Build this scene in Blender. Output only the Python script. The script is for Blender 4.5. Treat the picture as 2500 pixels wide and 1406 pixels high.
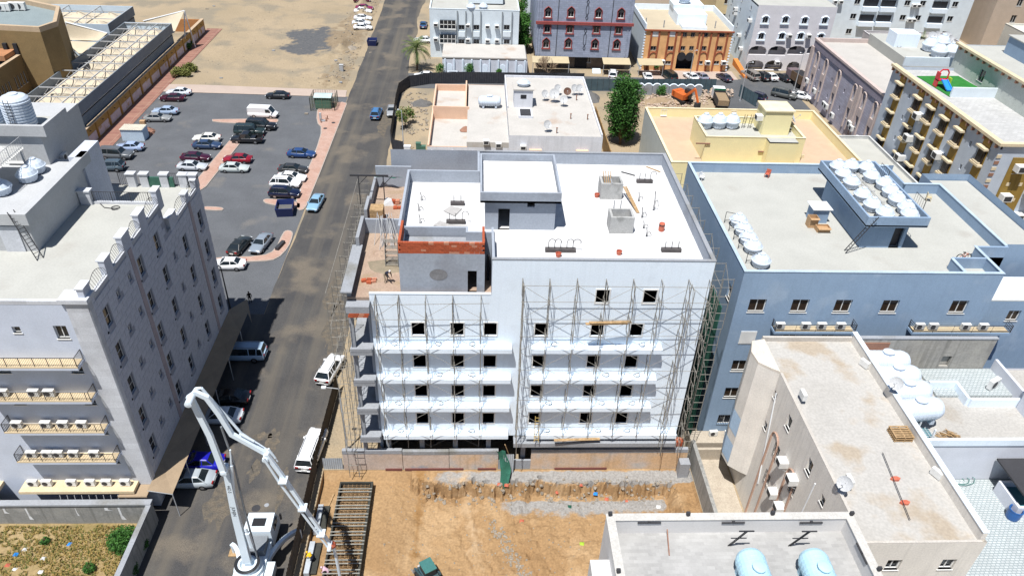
import bpy, math, random
from mathutils import Vector, Matrix
rnd = random.Random(7)
S = bpy.context.scene
for o in list(bpy.data.objects): bpy.data.objects.remove(o)
COL = S.collection
R_ = math.radians
# ------------------------------------------------------------------ camera
CAM_H, FPX, PW, PH = 57.0, 1809.5, 2500.0, 1406.0
pit, yaw, rol = R_(35.41), R_(3.52), R_(2.475)
_fw = Vector((math.sin(yaw)*math.cos(pit), math.cos(yaw)*math.cos(pit), -math.sin(pit)))
_rt = Vector((math.cos(yaw), -math.sin(yaw), 0)); _up = _rt.cross(_fw)
_r2 = _rt*math.cos(rol)+_up*math.sin(rol); _u2 = _up*math.cos(rol)-_rt*math.sin(rol)
ROT = Matrix((_r2, _u2, -_fw)).transposed()
cd = bpy.data.cameras.new('camera'); cam = bpy.data.objects.new('camera', cd); COL.objects.link(cam)
cam.matrix_world = Matrix.Translation((0, 0, CAM_H)) @ ROT.to_4x4()
cd.sensor_width = 36; cd.lens = 36*FPX/PW; cd.clip_end = 3000; cd.clip_start = .5
S.camera = cam
# ------------------------------------------------------------------ sky, sun, exposure
SUN = Vector((.20, .34, -1.0)).normalized()          # direction the light travels
el = math.asin(-SUN.z); az = math.atan2(-SUN.x, -SUN.y)  # clockwise from +Y
W = bpy.data.worlds.new('World'); S.world = W; W.use_nodes = True
nt = W.node_tree; bg = nt.nodes['Background']; sk = nt.nodes.new('ShaderNodeTexSky')
sk.sky_type = 'NISHITA'; sk.sun_disc = False; sk.sun_elevation = el; sk.sun_rotation = az
sk.air_density = 1.0; sk.dust_density = .6; sk.ozone_density = 4.0
nt.links.new(sk.outputs[0], bg.inputs[0]); bg.inputs[1].default_value = .062
sl = bpy.data.lights.new('sun', 'SUN'); sun = bpy.data.objects.new('sun', sl); COL.objects.link(sun)
sl.energy = 5.0; sl.angle = R_(.5); sl.color = (1, .975, .935)
sun.rotation_euler = SUN.to_track_quat('-Z', 'Y').to_euler(); sun.location = (-40, -60, 150)
S.view_settings.view_transform = 'Standard'; S.view_settings.look = 'None'
S.view_settings.exposure = 0.4; S.view_settings.gamma = 1.0
S.view_settings.use_curve_mapping = False
S.render.engine = 'CYCLES'
# ------------------------------------------------------------------ photo -> world (each point lies on a stated real plane)
def ray(px, py): return ROT @ Vector((px-PW/2, -(py-PH/2), -FPX))
def P(px, py, z=0.0):
    d = ray(px, py); t = (z-CAM_H)/d.z; return Vector((d.x*t, d.y*t, z))
def PY(px, py, Y):
    d = ray(px, py); t = Y/d.y; return Vector((d.x*t, Y, CAM_H+d.z*t))
def PX(px, py, X):
    d = ray(px, py); t = X/d.x; return Vector((X, d.y*t, CAM_H+d.z*t))
V = Vector
# ------------------------------------------------------------------ materials
MATS = {}
def mat(name, c, c2=None, sc=.6, rough=.85, fine=.12, fsc=9.0, bump=0.0, bsc=12.0, metal=0.0, spec=.3, streak=0.0, dirt=None, dsc=.25, dth=.56):
    """procedural paint / plaster / soil: two noise-mixed tones, fine grain, optional stains and relief"""
    m = bpy.data.materials.new(name); m.use_nodes = True; n = m.node_tree; L = n.links.new
    b = n.nodes['Principled BSDF']; b.inputs['Roughness'].default_value = rough; b.inputs['Metallic'].default_value = metal
    b.inputs['Specular IOR Level'].default_value = spec
    c = tuple(c)+(1,); c2 = tuple(c2)+(1,) if c2 else tuple(x*.82 for x in c[:3])+(1,)
    tc = n.nodes.new('ShaderNodeTexCoord')
    def noise(s, d=4, st=None):
        t = n.nodes.new('ShaderNodeTexNoise'); t.inputs['Scale'].default_value = s; t.inputs['Detail'].default_value = d
        if st:
            mp = n.nodes.new('ShaderNodeMapping'); mp.inputs['Scale'].default_value = st
            L(tc.outputs['Object'], mp.inputs[0]); L(mp.outputs[0], t.inputs['Vector'])
        else: L(tc.outputs['Object'], t.inputs['Vector'])
        return t.outputs[0]
    def ramp(src, lo, hi):
        r = n.nodes.new('ShaderNodeMapRange'); r.inputs[1].default_value = lo; r.inputs[2].default_value = hi; L(src, r.inputs[0]); return r.outputs[0]
    def mix(f, a, bb, mode='MIX', fac=None):
        x = n.nodes.new('ShaderNodeMix'); x.data_type = 'RGBA'; x.blend_type = mode
        if fac is not None: x.inputs[0].default_value = fac
        else: L(f, x.inputs[0])
        for k, s in ((6, a), (7, bb)):
            if isinstance(s, tuple): x.inputs[k].default_value = s
            else: L(s, x.inputs[k])
        return x.outputs[2]
    col = mix(ramp(noise(sc, 5), .35, .65), c, c2)
    if dirt: col = mix(ramp(noise(dsc, 6), dth, dth+.12), col, tuple(dirt)+(1,))
    if streak: col = mix(ramp(noise(1.0, 3, (3, 3, .12)), .5, .75), col, mix(None, col, (0, 0, 0, 1), fac=streak))
    if fine:
        g = n.nodes.new('ShaderNodeMapRange'); g.inputs[1].default_value = .3; g.inputs[2].default_value = .7
        g.inputs[3].default_value = 1-fine; g.inputs[4].default_value = 1+fine; L(noise(fsc, 3), g.inputs[0])
        hs = n.nodes.new('ShaderNodeHueSaturation'); L(g.outputs[0], hs.inputs['Value']); L(col, hs.inputs['Color']); col = hs.outputs[0]
    L(col, b.inputs['Base Color'])
    if bump:
        bp = n.nodes.new('ShaderNodeBump'); bp.inputs['Strength'].default_value = bump; bp.inputs['Distance'].default_value = .1
        L(noise(bsc, 5), bp.inputs['Height']); L(bp.outputs[0], b.inputs['Normal'])
    m['col'] = 1; MATS[name] = m
    return m
def coursed(name, c, joint, bw, bh, off=.5, jw=.012, c2=None, rough=.8, axis='x', fine=.1):
    """block or tile joints from the Brick node, laid out in metres"""
    m = mat(name, c, c2, .5, rough, fine); n = m.node_tree; L = n.links.new; b = n.nodes['Principled BSDF']
    src = b.inputs['Base Color'].links[0].from_socket
    tc = n.nodes.new('ShaderNodeTexCoord'); sp = n.nodes.new('ShaderNodeSeparateXYZ'); cb = n.nodes.new('ShaderNodeCombineXYZ')
    L(tc.outputs['Object'], sp.inputs[0])
    L(sp.outputs[{'x': 0, 'y': 1, 'f': 0}[axis]], cb.inputs[0]); L(sp.outputs[1 if axis == 'f' else 2], cb.inputs[1])
    br = n.nodes.new('ShaderNodeTexBrick'); br.offset = off; br.inputs['Scale'].default_value = 1
    br.inputs['Brick Width'].default_value = bw; br.inputs['Row Height'].default_value = bh; br.inputs['Mortar Size'].default_value = jw
    br.inputs['Color1'].default_value = (1, 1, 1, 1); br.inputs['Color2'].default_value = (.8, .8, .8, 1); br.inputs['Mortar'].default_value = (0, 0, 0, 1)
    L(cb.outputs[0], br.inputs['Vector'])
    x = n.nodes.new('ShaderNodeMix'); x.data_type = 'RGBA'; L(br.outputs['Fac'], x.inputs[0]); x.inputs[7].default_value = tuple(joint)+(1,)
    mu = n.nodes.new('ShaderNodeMix'); mu.data_type = 'RGBA'; mu.blend_type = 'MULTIPLY'; mu.inputs[0].default_value = .8
    L(src, mu.inputs[6]); L(br.outputs['Color'], mu.inputs[7])
    L(mu.outputs[2], x.inputs[6]); L(x.outputs[2], b.inputs['Base Color'])
    return m
def glossy(name, c, rough=.12, metal=0.0, spec=.6, coat=0.0):
    m = bpy.data.materials.new(name); m.use_nodes = True; b = m.node_tree.nodes['Principled BSDF']
    b.inputs['Base Color'].default_value = tuple(c)+(1,); b.inputs['Roughness'].default_value = rough
    b.inputs['Metallic'].default_value = metal; b.inputs['Specular IOR Level'].default_value = spec; b.inputs['Coat Weight'].default_value = coat
    MATS[name] = m; return m
# ------------------------------------------------------------------ mesh builder
class MB:
    def __init__(s): s.v = []; s.f = []; s.m = []
    def add(s, vs, fs, m=0):
        k = len(s.v); s.v += [tuple(v) for v in vs]; s.f += [tuple(i+k for i in f) for f in fs]; s.m += [m]*len(fs); return s
    def box(s, x0, x1, y0, y1, z0, z1, m=0):
        return s.add([(x0, y0, z0), (x1, y0, z0), (x1, y1, z0), (x0, y1, z0), (x0, y0, z1), (x1, y0, z1), (x1, y1, z1), (x0, y1, z1)],
                     [(3, 2, 1, 0), (4, 5, 6, 7), (0, 1, 5, 4), (1, 2, 6, 5), (2, 3, 7, 6), (3, 0, 4, 7)], m)
    def bar(s, p, q, w, h=None, m=0, up=(0, 0, 1)):
        p = V(p); q = V(q); h = h or w; d = (q-p).normalized(); u = V(up)
        if abs(d.dot(u)) > .99: u = V((0, 1, 0))
        a = d.cross(u).normalized()*w/2; b = a.cross(d).normalized()*h/2
        vs = [p-a-b, p+a-b, p+a+b, p-a+b, q-a-b, q+a-b, q+a+b, q-a+b]
        return s.add(vs, [(3, 2, 1, 0), (4, 5, 6, 7), (0, 1, 5, 4), (1, 2, 6, 5), (2, 3, 7, 6), (3, 0, 4, 7)], m)
    def tube(s, p, q, r, n=6, r2=None, m=0, cap=True):
        p = V(p); q = V(q); r2 = r if r2 is None else r2; d = (q-p).normalized(); u = V((0, 0, 1))
        if abs(d.dot(u)) > .99: u = V((0, 1, 0))
        a = d.cross(u).normalized(); b = a.cross(d)
        vs = [p+(a*math.cos(t)+b*math.sin(t))*r for t in [2*math.pi*i/n for i in range(n)]]
        vs += [q+(a*math.cos(t)+b*math.sin(t))*r2 for t in [2*math.pi*i/n for i in range(n)]]
        fs = [(i, (i+1) % n, n+(i+1) % n, n+i) for i in range(n)]
        if cap: fs += [tuple(range(n-1, -1, -1)), tuple(range(n, 2*n))]
        return s.add(vs, fs, m)
    def path(s, pts, r, n=5, m=0):
        for a, b in zip(pts[:-1], pts[1:]): s.tube(a, b, r, n, m=m)
        return s
    def prism(s, poly, z0, z1, m=0, mt=None):
        n = len(poly); ar = sum(poly[i][0]*poly[(i+1) % n][1]-poly[(i+1) % n][0]*poly[i][1] for i in range(n))
        if ar < 0: poly = poly[::-1]
        vs = [(p[0], p[1], z0) for p in poly]+[(p[0], p[1], z1) for p in poly]
        s.add(vs, [(i, (i+1) % n, n+(i+1) % n, n+i) for i in range(n)]+[tuple(range(n-1, -1, -1))], m)
        s.add(vs[n:], [tuple(range(n))], m if mt is None else mt); return s
    def quad(s, a, b, c, d, m=0): return s.add([a, b, c, d], [(0, 1, 2, 3)], m)
    def lathe(s, prof, c=(0, 0, 0), n=16, m=0, axis='z'):
        vs = []; k = len(prof)
        for i in range(n):
            t = 2*math.pi*i/n
            for r, z in prof:
                p = (r*math.cos(t), r*math.sin(t), z)
                if axis == 'x': p = (z, p[0], p[1])
                if axis == 'y': p = (p[0], z, p[1])
                vs.append((c[0]+p[0], c[1]+p[1], c[2]+p[2]))
        fs = [(i*k+j, ((i+1) % n)*k+j, ((i+1) % n)*k+j+1, i*k+j+1) for i in range(n) for j in range(k-1)]
        return s.add(vs, fs, m)
    def mesh(s, name, mats):
        me = bpy.data.meshes.new(name); me.from_pydata(s.v, [], s.f)
        for m in (mats if isinstance(mats, (list, tuple)) else [mats]): me.materials.append(m)
        me.polygons.foreach_set('material_index', s.m); me.update(); return me
    def build(s, name, mats, parent=None, local=False, smooth=False):
        me = s.mesh(name, mats)
        if smooth: me.polygons.foreach_set('use_smooth', [True]*len(me.polygons))
        return link(name, me, parent, local)
WM = {}
def link(name, me, parent=None, local=False, loc=None, rz=0.0):
    o = bpy.data.objects.new(name, me); COL.objects.link(o)
    if loc is not None: o.location = loc
    if rz: o.rotation_euler = (0, 0, rz)
    if parent is not None:
        o.parent = parent
        if not local and parent.name in WM: o.matrix_parent_inverse = WM[parent.name].inverted()
    return o
def tag(o, label, cat, group=None, kind=None):
    if label: o['label'] = label
    if cat: o['category'] = cat
    if group: o['group'] = group
    if kind: o['kind'] = kind
    return o
def thing(name, label, cat, loc=(0, 0, 0), rz=0.0, group=None):
    o = bpy.data.objects.new(name, None); COL.objects.link(o); o.empty_display_size = .3
    o.location = loc; o.rotation_euler = (0, 0, rz)
    WM[o.name] = Matrix.Translation(V(loc)) @ Matrix.Rotation(rz, 4, 'Z')
    return tag(o, label, cat, group)
def struct(name, mb, m, smooth=False): return tag(mb.build(name, m, smooth=smooth), None, None, kind='structure')
def dup(root, loc, rz=0.0, label=None, group=None, scale=None):
    r = root.copy(); COL.objects.link(r); r.location = loc; r.rotation_euler = (0, 0, rz)
    if scale: r.scale = scale
    if label: r['label'] = label
    if group: r['group'] = group
    for ch in root.children:
        c = ch.copy(); COL.objects.link(c); c.parent = r
        for g in ch.children:
            d = g.copy(); COL.objects.link(d); d.parent = c
    return r
# ------------------------------------------------------------------ common materials
dark = mat('interior_dark', (.03, .03, .035), rough=.95)  # near-black tone that stands in for shade inside rooms and openings
glass = glossy('window_glass', (.012, .016, .022), .08, spec=.5)
brownglass = glossy('brown_window_glass', (.035, .022, .014), .1, spec=.4)
white_metal = mat('white_painted_metal', (.74, .76, .78), rough=.5, fine=.04)
alu = mat('white_window_frame', (.78, .78, .76), rough=.5, fine=.03)
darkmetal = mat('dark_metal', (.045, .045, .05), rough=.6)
steel = mat('galvanised_steel', (.45, .46, .47), rough=.55, fine=.1)
bamboo = mat('scaffold_steel', (0.27, 0.255, 0.225), (0.189, 0.178, 0.158), 3, .7, .2)
concrete = mat('bare_concrete', (0.29, 0.305, 0.33), (0.267, 0.281, 0.304), .7, .9, .12, 7, dirt=(.2, .2, .19))
render_grey = mat('cement_render', (0.33, 0.365, 0.42), (0.304, 0.336, 0.386), .5, .9, .08, 6, dirt=(.27, .29, .33))
white_paint = mat('white_facade_paint', (0.75, 0.84, 0.93), (0.72, 0.806, 0.893), .35, .85, .05, 8, dirt=(.68, .76, .84), dsc=.5, dth=.58, streak=.05)
roofwhite = coursed('white_roof_block', (.66, .66, .66), (.50, .50, .49), 1.2, .6, .5, .007, (.62, .62, .62), axis='f', fine=.02)
roofpale = mat('pale_roof_screed', (0.415, 0.415, 0.385), (0.382, 0.382, 0.354), .35, .9, .06, 6, dirt=(.36, .35, .32), dth=.6)
rubber = mat('rubber', (.02, .02, .021), rough=.8)
brickm = mat('red_hollow_brick', (.43, .10, .045), (.34, .075, .03), 2.5, .9, .2, 8)
wood = mat('weathered_timber', (.42, .28, .15), (.3, .2, .1), 3, .85, .2)
acw = mat('air_conditioner_white', (.72, .72, .70), (.64, .64, .62), 2, .6, .04)
tankm = mat('white_tank_plastic', (0.55, 0.62, 0.71), (0.512, 0.577, 0.66), 1.2, .45, .04)
# ================================================================== ground, roads, lots
def hsh(i, j):
    x = math.sin(i*127.1+j*311.7)*43758.5453; return x-math.floor(x)
def vn(x, y):
    i, j = math.floor(x), math.floor(y); u, w = x-i, y-j; u = u*u*(3-2*u); w = w*w*(3-2*w)
    return (hsh(i, j)*(1-u)+hsh(i+1, j)*u)*(1-w)+(hsh(i, j+1)*(1-u)+hsh(i+1, j+1)*u)*w
def fbm(x, y, o=4):
    s, a, t = 0, .5, 0
    for k in range(o): s += a*vn(x, y); t += a; x = x*2.03+7.1; y = y*2.03+3.7; a *= .5
    return s/t
def soil(name, c, c2, dirt, dsc=.12, **k): return mat(name, c, c2, .07, .95, .16, 5, dirt=dirt, dsc=dsc, bump=.5, bsc=3, **k)
sand = soil('desert_sand', (.295, .235, .155), (.335, .265, .178), (.235, .2, .147), dth=.49)
def asphalt(name, c, c2, dust, dth, track=True):
    m = mat(name, c, c2, .25, .9, .3, 14, dirt=dust, dsc=.16, dth=dth); n = m.node_tree; L = n.links.new; b = n.nodes['Principled BSDF']
    if track:   # long tyre-dust bands that run with the road
        src = b.inputs['Base Color'].links[0].from_socket
        tc = n.nodes.new('ShaderNodeTexCoord'); mp = n.nodes.new('ShaderNodeMapping'); mp.inputs['Scale'].default_value = (.55, .02, 1)
        no = n.nodes.new('ShaderNodeTexNoise'); no.inputs['Scale'].default_value = 1; no.inputs['Detail'].default_value = 5
        r = n.nodes.new('ShaderNodeMapRange'); r.inputs[1].default_value = .45; r.inputs[2].default_value = .7; r.inputs[4].default_value = .75
        x = n.nodes.new('ShaderNodeMix'); x.data_type = 'RGBA'; x.inputs[7].default_value = (.128, .112, .09, 1)
        L(tc.outputs['Object'], mp.inputs[0]); L(mp.outputs[0], no.inputs['Vector']); L(no.outputs[0], r.inputs[0]); L(r.outputs[0], x.inputs[0])
        L(src, x.inputs[6]); L(x.outputs[2], b.inputs['Base Color'])
    return m
roadm = asphalt('dusty_asphalt', (.076, .073, .070), (.055, .054, .055), (.138, .118, .094), .53)
lotm = asphalt('parking_asphalt', (.112, .118, .128), (.094, .099, .108), (.145, .14, .135), .6, False)
streetm = asphalt('street_asphalt', (.10, .104, .11), (.082, .086, .092), (.135, .125, .11), .6, False)
kerbm = mat('kerb_stone', (0.38, 0.33, 0.29), (0.35, 0.304, 0.267), 1.5, .9, .1)
pinkp = coursed('pink_pavers', (.43, .265, .205), (.33, .21, .165), .4, .2, .5, .012, (.48, .33, .27), axis='f')
redp = coursed('red_pavers', (.25, .12, .095), (.36, .24, .18), 2.2, 1.4, 0, .035, (.30, .16, .12), axis='f')
palep = mat('pale_pavement', (0.42, 0.34, 0.29), (0.386, 0.313, 0.267), .4, .9, .12)
PX0, PX1, PY0, PY1 = -14.6, 21.6, 22.0, 49.2    # the excavation
g = MB()
for x0, x1, y0, y1 in ((-500, PX0, -80, 900), (PX1, 500, -80, 900), (PX0, PX1, -80, PY0), (PX0, PX1, PY1, 900)):
    g.quad((x0, y0, 0), (x1, y0, 0), (x1, y1, 0), (x0, y1, 0))
struct('ground', g, sand)
sandthin = mat('thin_sand_on_asphalt', (.135, .112, .084), (.085, .078, .068), 1.6, .95, .25)
def sheet(name, poly, z, m):
    return struct(name, MB().add([(p[0], p[1], z) for p in poly], [tuple(range(len(poly)))]), m)
def smooth_poly(pts, r=2):
    for _ in range(r):
        q = []
        for i in range(len(pts)):
            a, b = pts[i], pts[(i+1) % len(pts)]
            q += [(a[0]*.75+b[0]*.25, a[1]*.75+b[1]*.25), (a[0]*.25+b[0]*.75, a[1]*.25+b[1]*.75)]
        pts = q
    return pts
def wob(x0, x1, y0, y1, amp, step=3.0, seed=0):
    """road outline with ragged side edges"""
    n = int((y1-y0)/step); L_ = []; R2 = []
    for i in range(n+1):
        y = y0+(y1-y0)*i/n
        L_.append((x0+(fbm(y*.13+seed, 3.3)-.5)*amp, y)); R2.append((x1+(fbm(y*.13+seed, 9.1)-.5)*amp*2, y))
    return R2+L_[::-1]
sheet('road', wob(-26.1, -15.2, 74, 330, 1.0, 2.0), .022, roadm)
sheet('road', [(-33, -20), (-15.3, -20), (-15.3, 74), (-33, 74)], .022, roadm)
sheet('parking_lot', [(-64, 70), (-26.1, 74.0), (-26.1, 146.6), (-63.2, 147.6)], .018, lotm)
sheet('street', [(-15.5, 152.2), (100, 153.5), (100, 164.6), (60, 164.6), (60, 162), (-15.5, 161.2)], .018, streetm)
sheet('street', [(46, 122), (69.5, 122), (69.5, 153.3), (52, 153.3)], .014, streetm)
sheet('pavement', [(37.5, 160.5), (59, 161.5), (59, 167), (37.5, 167)], .06, palep)
sheet('pavement', [(-66.2, 104), (-62.9, 104), (-63.2, 152), (-63.2, 190), (-66.9, 190)], .08, redp)
sheet('pavement', [(-63.2, 147.2), (-26.5, 146.2), (-26.8, 150), (-57, 151.4), (-63.2, 151.4)], .1, palep)
for px, py, rx, ry in ((665, 1078, .75, 1.5), (820, 800, 1.3, 5), (815, 720, 1.0, 4), (540, 1230, 1.2, 2.6), (620, 1150, .5, 1.2), (690, 1190, .35, 2.2), (640, 1065, .9, .5), (940, 300, 1.2, 6)):
    c = P(px, py); sheet('sand_patch', smooth_poly([(c.x+rx*(.55+.9*hsh(i, px))*math.cos(i*.2856), c.y+ry*(.55+.9*hsh(i, py))*math.sin(i*.2856)) for i in range(22)], 1), .03, sandthin)
# raised islands in the car park: kerb ring and paver infill
def inset(poly, d):
    n = len(poly); ar = sum(poly[i][0]*poly[(i+1) % n][1]-poly[(i+1) % n][0]*poly[i][1] for i in range(n)); s = 1 if ar > 0 else -1; out = []
    for i in range(n):
        p, a, b = V(poly[i]), V(poly[i-1]), V(poly[(i+1) % n]); d1 = (p-a).normalized(); d2 = (b-p).normalized()
        nn = V((-d1.y-d2.y, d1.x+d2.x)); nn = nn.normalized()*s if nn.length > 1e-6 else V((-d1.y, d1.x))*s
        out.append(tuple(p+nn*d))
    return out
def island(px, rnd_=1, name='traffic_island'):
    pl = smooth_poly([tuple(P(*q).to_2d()) for q in px], rnd_)
    k = MB().prism(pl, -.1, .13); o = struct(name, k, kerbm)
    MB().prism(inset(pl, .16), .05, .145).build('paver_infill', pinkp, o)
    return o
island([(717, 507), (737, 518), (752, 500), (845, 262), (848, 251), (800, 250), (775, 262), (772, 300), (787, 315), (770, 372), (742, 435)], 1)
island([(640, 490), (655, 486), (735, 494), (735, 512), (716, 508), (650, 500)], 1)
island([(484, 470), (504, 457), (586, 352), (560, 345), (470, 452)], 0)
island([(517, 293), (526, 293), (676, 291), (682, 297), (670, 304), (600, 304), (520, 300)], 1)
island([(495, 505), (540, 507), (548, 512), (540, 516), (495, 514)], 1)
island([(520, 629), (640, 627), (672, 612), (690, 570), (700, 563), (714, 566), (716, 576), (705, 606), (678, 634), (640, 640), (520, 641)], 1)
# ------------------------------------------------------------------ sand lot with relief, spoil and rubble
def blend_soil(name, base, ov):
    """ground material whose spoil / gravel zones come from a point attribute, ragged by noise"""
    m = base.copy(); m.name = name; n = m.node_tree; L = n.links.new; b = n.nodes['Principled BSDF']; src = b.inputs['Base Color'].links[0].from_socket
    at = n.nodes.new('ShaderNodeAttribute'); at.attribute_name = 'zones'; sp_ = n.nodes.new('ShaderNodeSeparateColor'); L(at.outputs['Color'], sp_.inputs[0])
    tc = n.nodes.new('ShaderNodeTexCoord')
    for k, (c, c2, sc) in enumerate(ov):
        no = n.nodes.new('ShaderNodeTexNoise'); no.inputs['Scale'].default_value = sc; no.inputs['Detail'].default_value = 8; no.inputs['Roughness'].default_value = .65; L(tc.outputs['Object'], no.inputs['Vector'])
        ad = n.nodes.new('ShaderNodeMath'); ad.operation = 'ADD'; L(sp_.outputs[k], ad.inputs[0]); L(no.outputs[0], ad.inputs[1])
        r = n.nodes.new('ShaderNodeMapRange'); r.inputs[1].default_value = .93; r.inputs[2].default_value = 1.13; L(ad.outputs[0], r.inputs[0])
        n2 = n.nodes.new('ShaderNodeTexNoise'); n2.inputs['Scale'].default_value = sc*5; n2.inputs['Detail'].default_value = 6; L(tc.outputs['Object'], n2.inputs['Vector'])
        r2 = n.nodes.new('ShaderNodeMapRange'); r2.inputs[1].default_value = .35; r2.inputs[2].default_value = .65; L(n2.outputs[0], r2.inputs[0])
        mc = n.nodes.new('ShaderNodeMix'); mc.data_type = 'RGBA'; mc.inputs[6].default_value = tuple(c)+(1,); mc.inputs[7].default_value = tuple(c2)+(1,); L(r2.outputs[0], mc.inputs[0])
        x = n.nodes.new('ShaderNodeMix'); x.data_type = 'RGBA'; L(r.outputs[0], x.inputs[0]); L(src, x.inputs[6]); L(mc.outputs[2], x.inputs[7]); src = x.outputs[2]
    L(src, b.inputs['Base Color']); return m
def field(name, x0, x1, y0, y1, step, h, mats, pick=None, smooth=True):
    nx = int((x1-x0)/step); ny = int((y1-y0)/step); b = MB()
    xs = [x0+(x1-x0)*i/nx for i in range(nx+1)]; ys = [y0+(y1-y0)*j/ny for j in range(ny+1)]
    b.v = [(x, y, h(x, y)) for y in ys for x in xs]
    for j in range(ny):
        for i in range(nx):
            k = j*(nx+1)+i; b.f.append((k, k+1, k+nx+2, k+nx+1))
            b.m.append(0)
    o = struct(name, b, mats, smooth)
    if pick:
        a = o.data.attributes.new('zones', 'FLOAT_COLOR', 'POINT'); fl = []
        for y in ys:
            for x in xs: fl += [*pick(x, y), 1.0]
        a.data.foreach_set('color', fl)
    return o
def lot_h(x, y):
    e = min((x+62.8)/3, (y-151.2)/3, (-27.4-x)/3, 1); e = max(e, 0)
    ridge = math.exp(-((x+31+2*math.sin(y*.12))/2.6)**2)*max(0, fbm(x*.5, y*.35)-.36)*4.2*(1 if y > 153 else 0)
    return .03+e*((fbm(x*.12, y*.12)-.4)*.5+(fbm(x*.8, y*.8)-.5)*.12+ridge) if e > 0 else -.02
spoil = soil('dark_asphalt_spoil', (.10, .10, .102), (.15, .145, .135), (.2, .18, .15), .4)
brownsoil = soil('brown_spoil_soil', (.25, .18, .11), (.31, .23, .145), (.2, .15, .1), .3)
C1, C2 = P(770, 100), P(845, 85)
def clamp(v): return max(0.0, min(1.0, v))
def lot_pick(x, y):
    w = (fbm(x*.22+3, y*.16)-.5)*1.6
    a = clamp(.95-.55*(((x-C1.x)/8.2)**2+((y-C1.y)/12.5)**2)-w*.7)
    b = clamp(.9-.5*(((x-C2.x)/4.8)**2+((y-C2.y)/15)**2)-w*.4)
    if -33.5+2*math.sin(y*.12) < x < -27: b = max(b, .25+.5*fbm(x*.6, y*.4))
    return (a, b, 0.0)
lotsoil = blend_soil('sandy_lot_soil', sand, (((.075, .078, .085), (.115, .115, .115), .6), ((.20, .15, .095), (.25, .195, .13), .5)))
field('sand_lot', -63, -27.2, 151, 330, .6, lot_h, [lotsoil], lot_pick)
def rocks(name, spots, m, label, cat):
    b = MB()
    for x, y, z, s in spots:
        vs = []
        for dz, r in ((-.4, .8), (.25, .9), (.6, .45)):
            for k in range(5): t = k*1.2566+rnd.random(); q = r*(.7+.5*rnd.random()); vs.append((x+s*q*math.cos(t), y+s*q*math.sin(t), z+s*dz*(.7+.5*rnd.random())))
        fs = [(r*5+k, r*5+(k+1) % 5, r*5+5+(k+1) % 5, r*5+5+k) for r in (0, 1) for k in range(5)]+[(10, 11, 12, 13, 14)]
        b.add(vs, fs)
    o = b.build(name, m); return tag(o, label, cat, kind='stuff')
rubm = mat('pale_rubble', (0.3, 0.26, 0.21), (0.225, 0.195, 0.158), 2, .95, .2)
sp = []
for i in range(260):
    y = rnd.uniform(153, 235); x = -30.5+rnd.gauss(0, 1.7)+1.5*math.sin(y*.12)
    sp.append((x, y, lot_h(x, y)+.04, rnd.uniform(.08, .34)))
for i in range(160):
    x, y = rnd.uniform(-62, -34), rnd.uniform(152, 225); sp.append((x, y, lot_h(x, y)+.02, rnd.uniform(.05, .16)))
rocks('rubble', sp, rubm, 'pale stones and builders rubble strewn along the edge of the sandy lot', 'rubble')
# ------------------------------------------------------------------ excavation beside the road
osoil = soil('orange_soil', (.325, .21, .108), (.265, .16, .075), (.36, .24, .13), .3, dth=.52)
gravel = mat('grey_crushed_gravel', (.33, .31, .285), (.26, .245, .225), .8, .95, .3, 7, bump=.6, bsc=5)
paletrack = soil('pale_compacted_soil', (.56, .40, .22), (.62, .46, .27), (.50, .34, .17), .5)
def pit_h(x, y):
    n1 = fbm(x*.35, y*.35); n2 = fbm(x*1.3, y*1.3); n3 = fbm(x*3.1, y*3.1, 2)
    flo = -1.75+(n1-.5)*.8+(n2-.5)*.35+(n3-.5)*.14
    for off in (-.8, .8, 4.6, 6.0): flo -= .13*math.exp(-((x-(44-y)*.22-off-.5*math.sin(y*.4))/.22)**2)-.05*math.exp(-((x-(44-y)*.22-off-.45-.5*math.sin(y*.4))/.2)**2)
    left = -.7+(n2-.5)*.25
    if x < -3.4: t = max(0, min(1, (x+8.8)/5.0)); t = t*t*(3-2*t); flo = left*(1-t)+flo*t
    edge = 47.3+(n1-.5)*1.6+(n3-.5)*1.5+(fbm(x*6, 1)-.5)*.5
    top = -.35+(n2-.5)*.35+(n3-.5)*.2
    if x > -6:
        t = max(0, min(1, (y-edge)/.55)); flo = flo*(1-t)+top*t
    ex = 19.2+(fbm(y*.8, 2)-.5)*.9; t = max(0, min(1, (x-ex)/.8)); flo = flo*(1-t)+top*t
    e = min(1, max(0, (PY1-y)/.9), max(0, (PX1-x)/.3))
    return flo*e+(-.03)*(1-e)
def pit_pick(x, y):
    n = fbm(x*.5, y*.5); e = 47.3+(fbm(x*.35, y*.35)-.5)*1.6
    g = clamp((y-e-.1)*1.6)*clamp((x+5)*.4)*clamp((49.25-y)*3)*.75
    g = max(g, clamp((y-43.2-n*1.5)*.5)*clamp((47.0-y)*2)*clamp((x-1)*.35)*clamp((19.2-x)*1.5)*.85)
    q = clamp(.9-abs((x+.2-(44-y)*.22)/3.0)*.8)*.62+clamp(.5-((x-9)/6)**2*.4)*.5*clamp((41-y)*.3)
    return (g, q, clamp(.75-abs((x+5.2)/2.0))*.8)
pitsoil = blend_soil('excavated_soil', osoil, (((.30, .29, .275), (.215, .205, .195), 1.1), ((.44, .32, .20), (.38, .26, .15), .55), ((.235, .13, .05), (.28, .165, .07), .7)))
field('excavation', PX0, PX1, PY0, PY1, .2, pit_h, [pitsoil], pit_pick, smooth=False)
MB().box(PX0-.02, PX0+.02, PY0, PY1, -1.6, .0).build('soil_face', osoil, bpy.data.objects['excavation'])
sp = []
for i in range(420):
    x, y = rnd.uniform(-8, 20), rnd.uniform(33, 48.2); sp.append((x, y, pit_h(x, y), rnd.uniform(.03, .11)))
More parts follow.
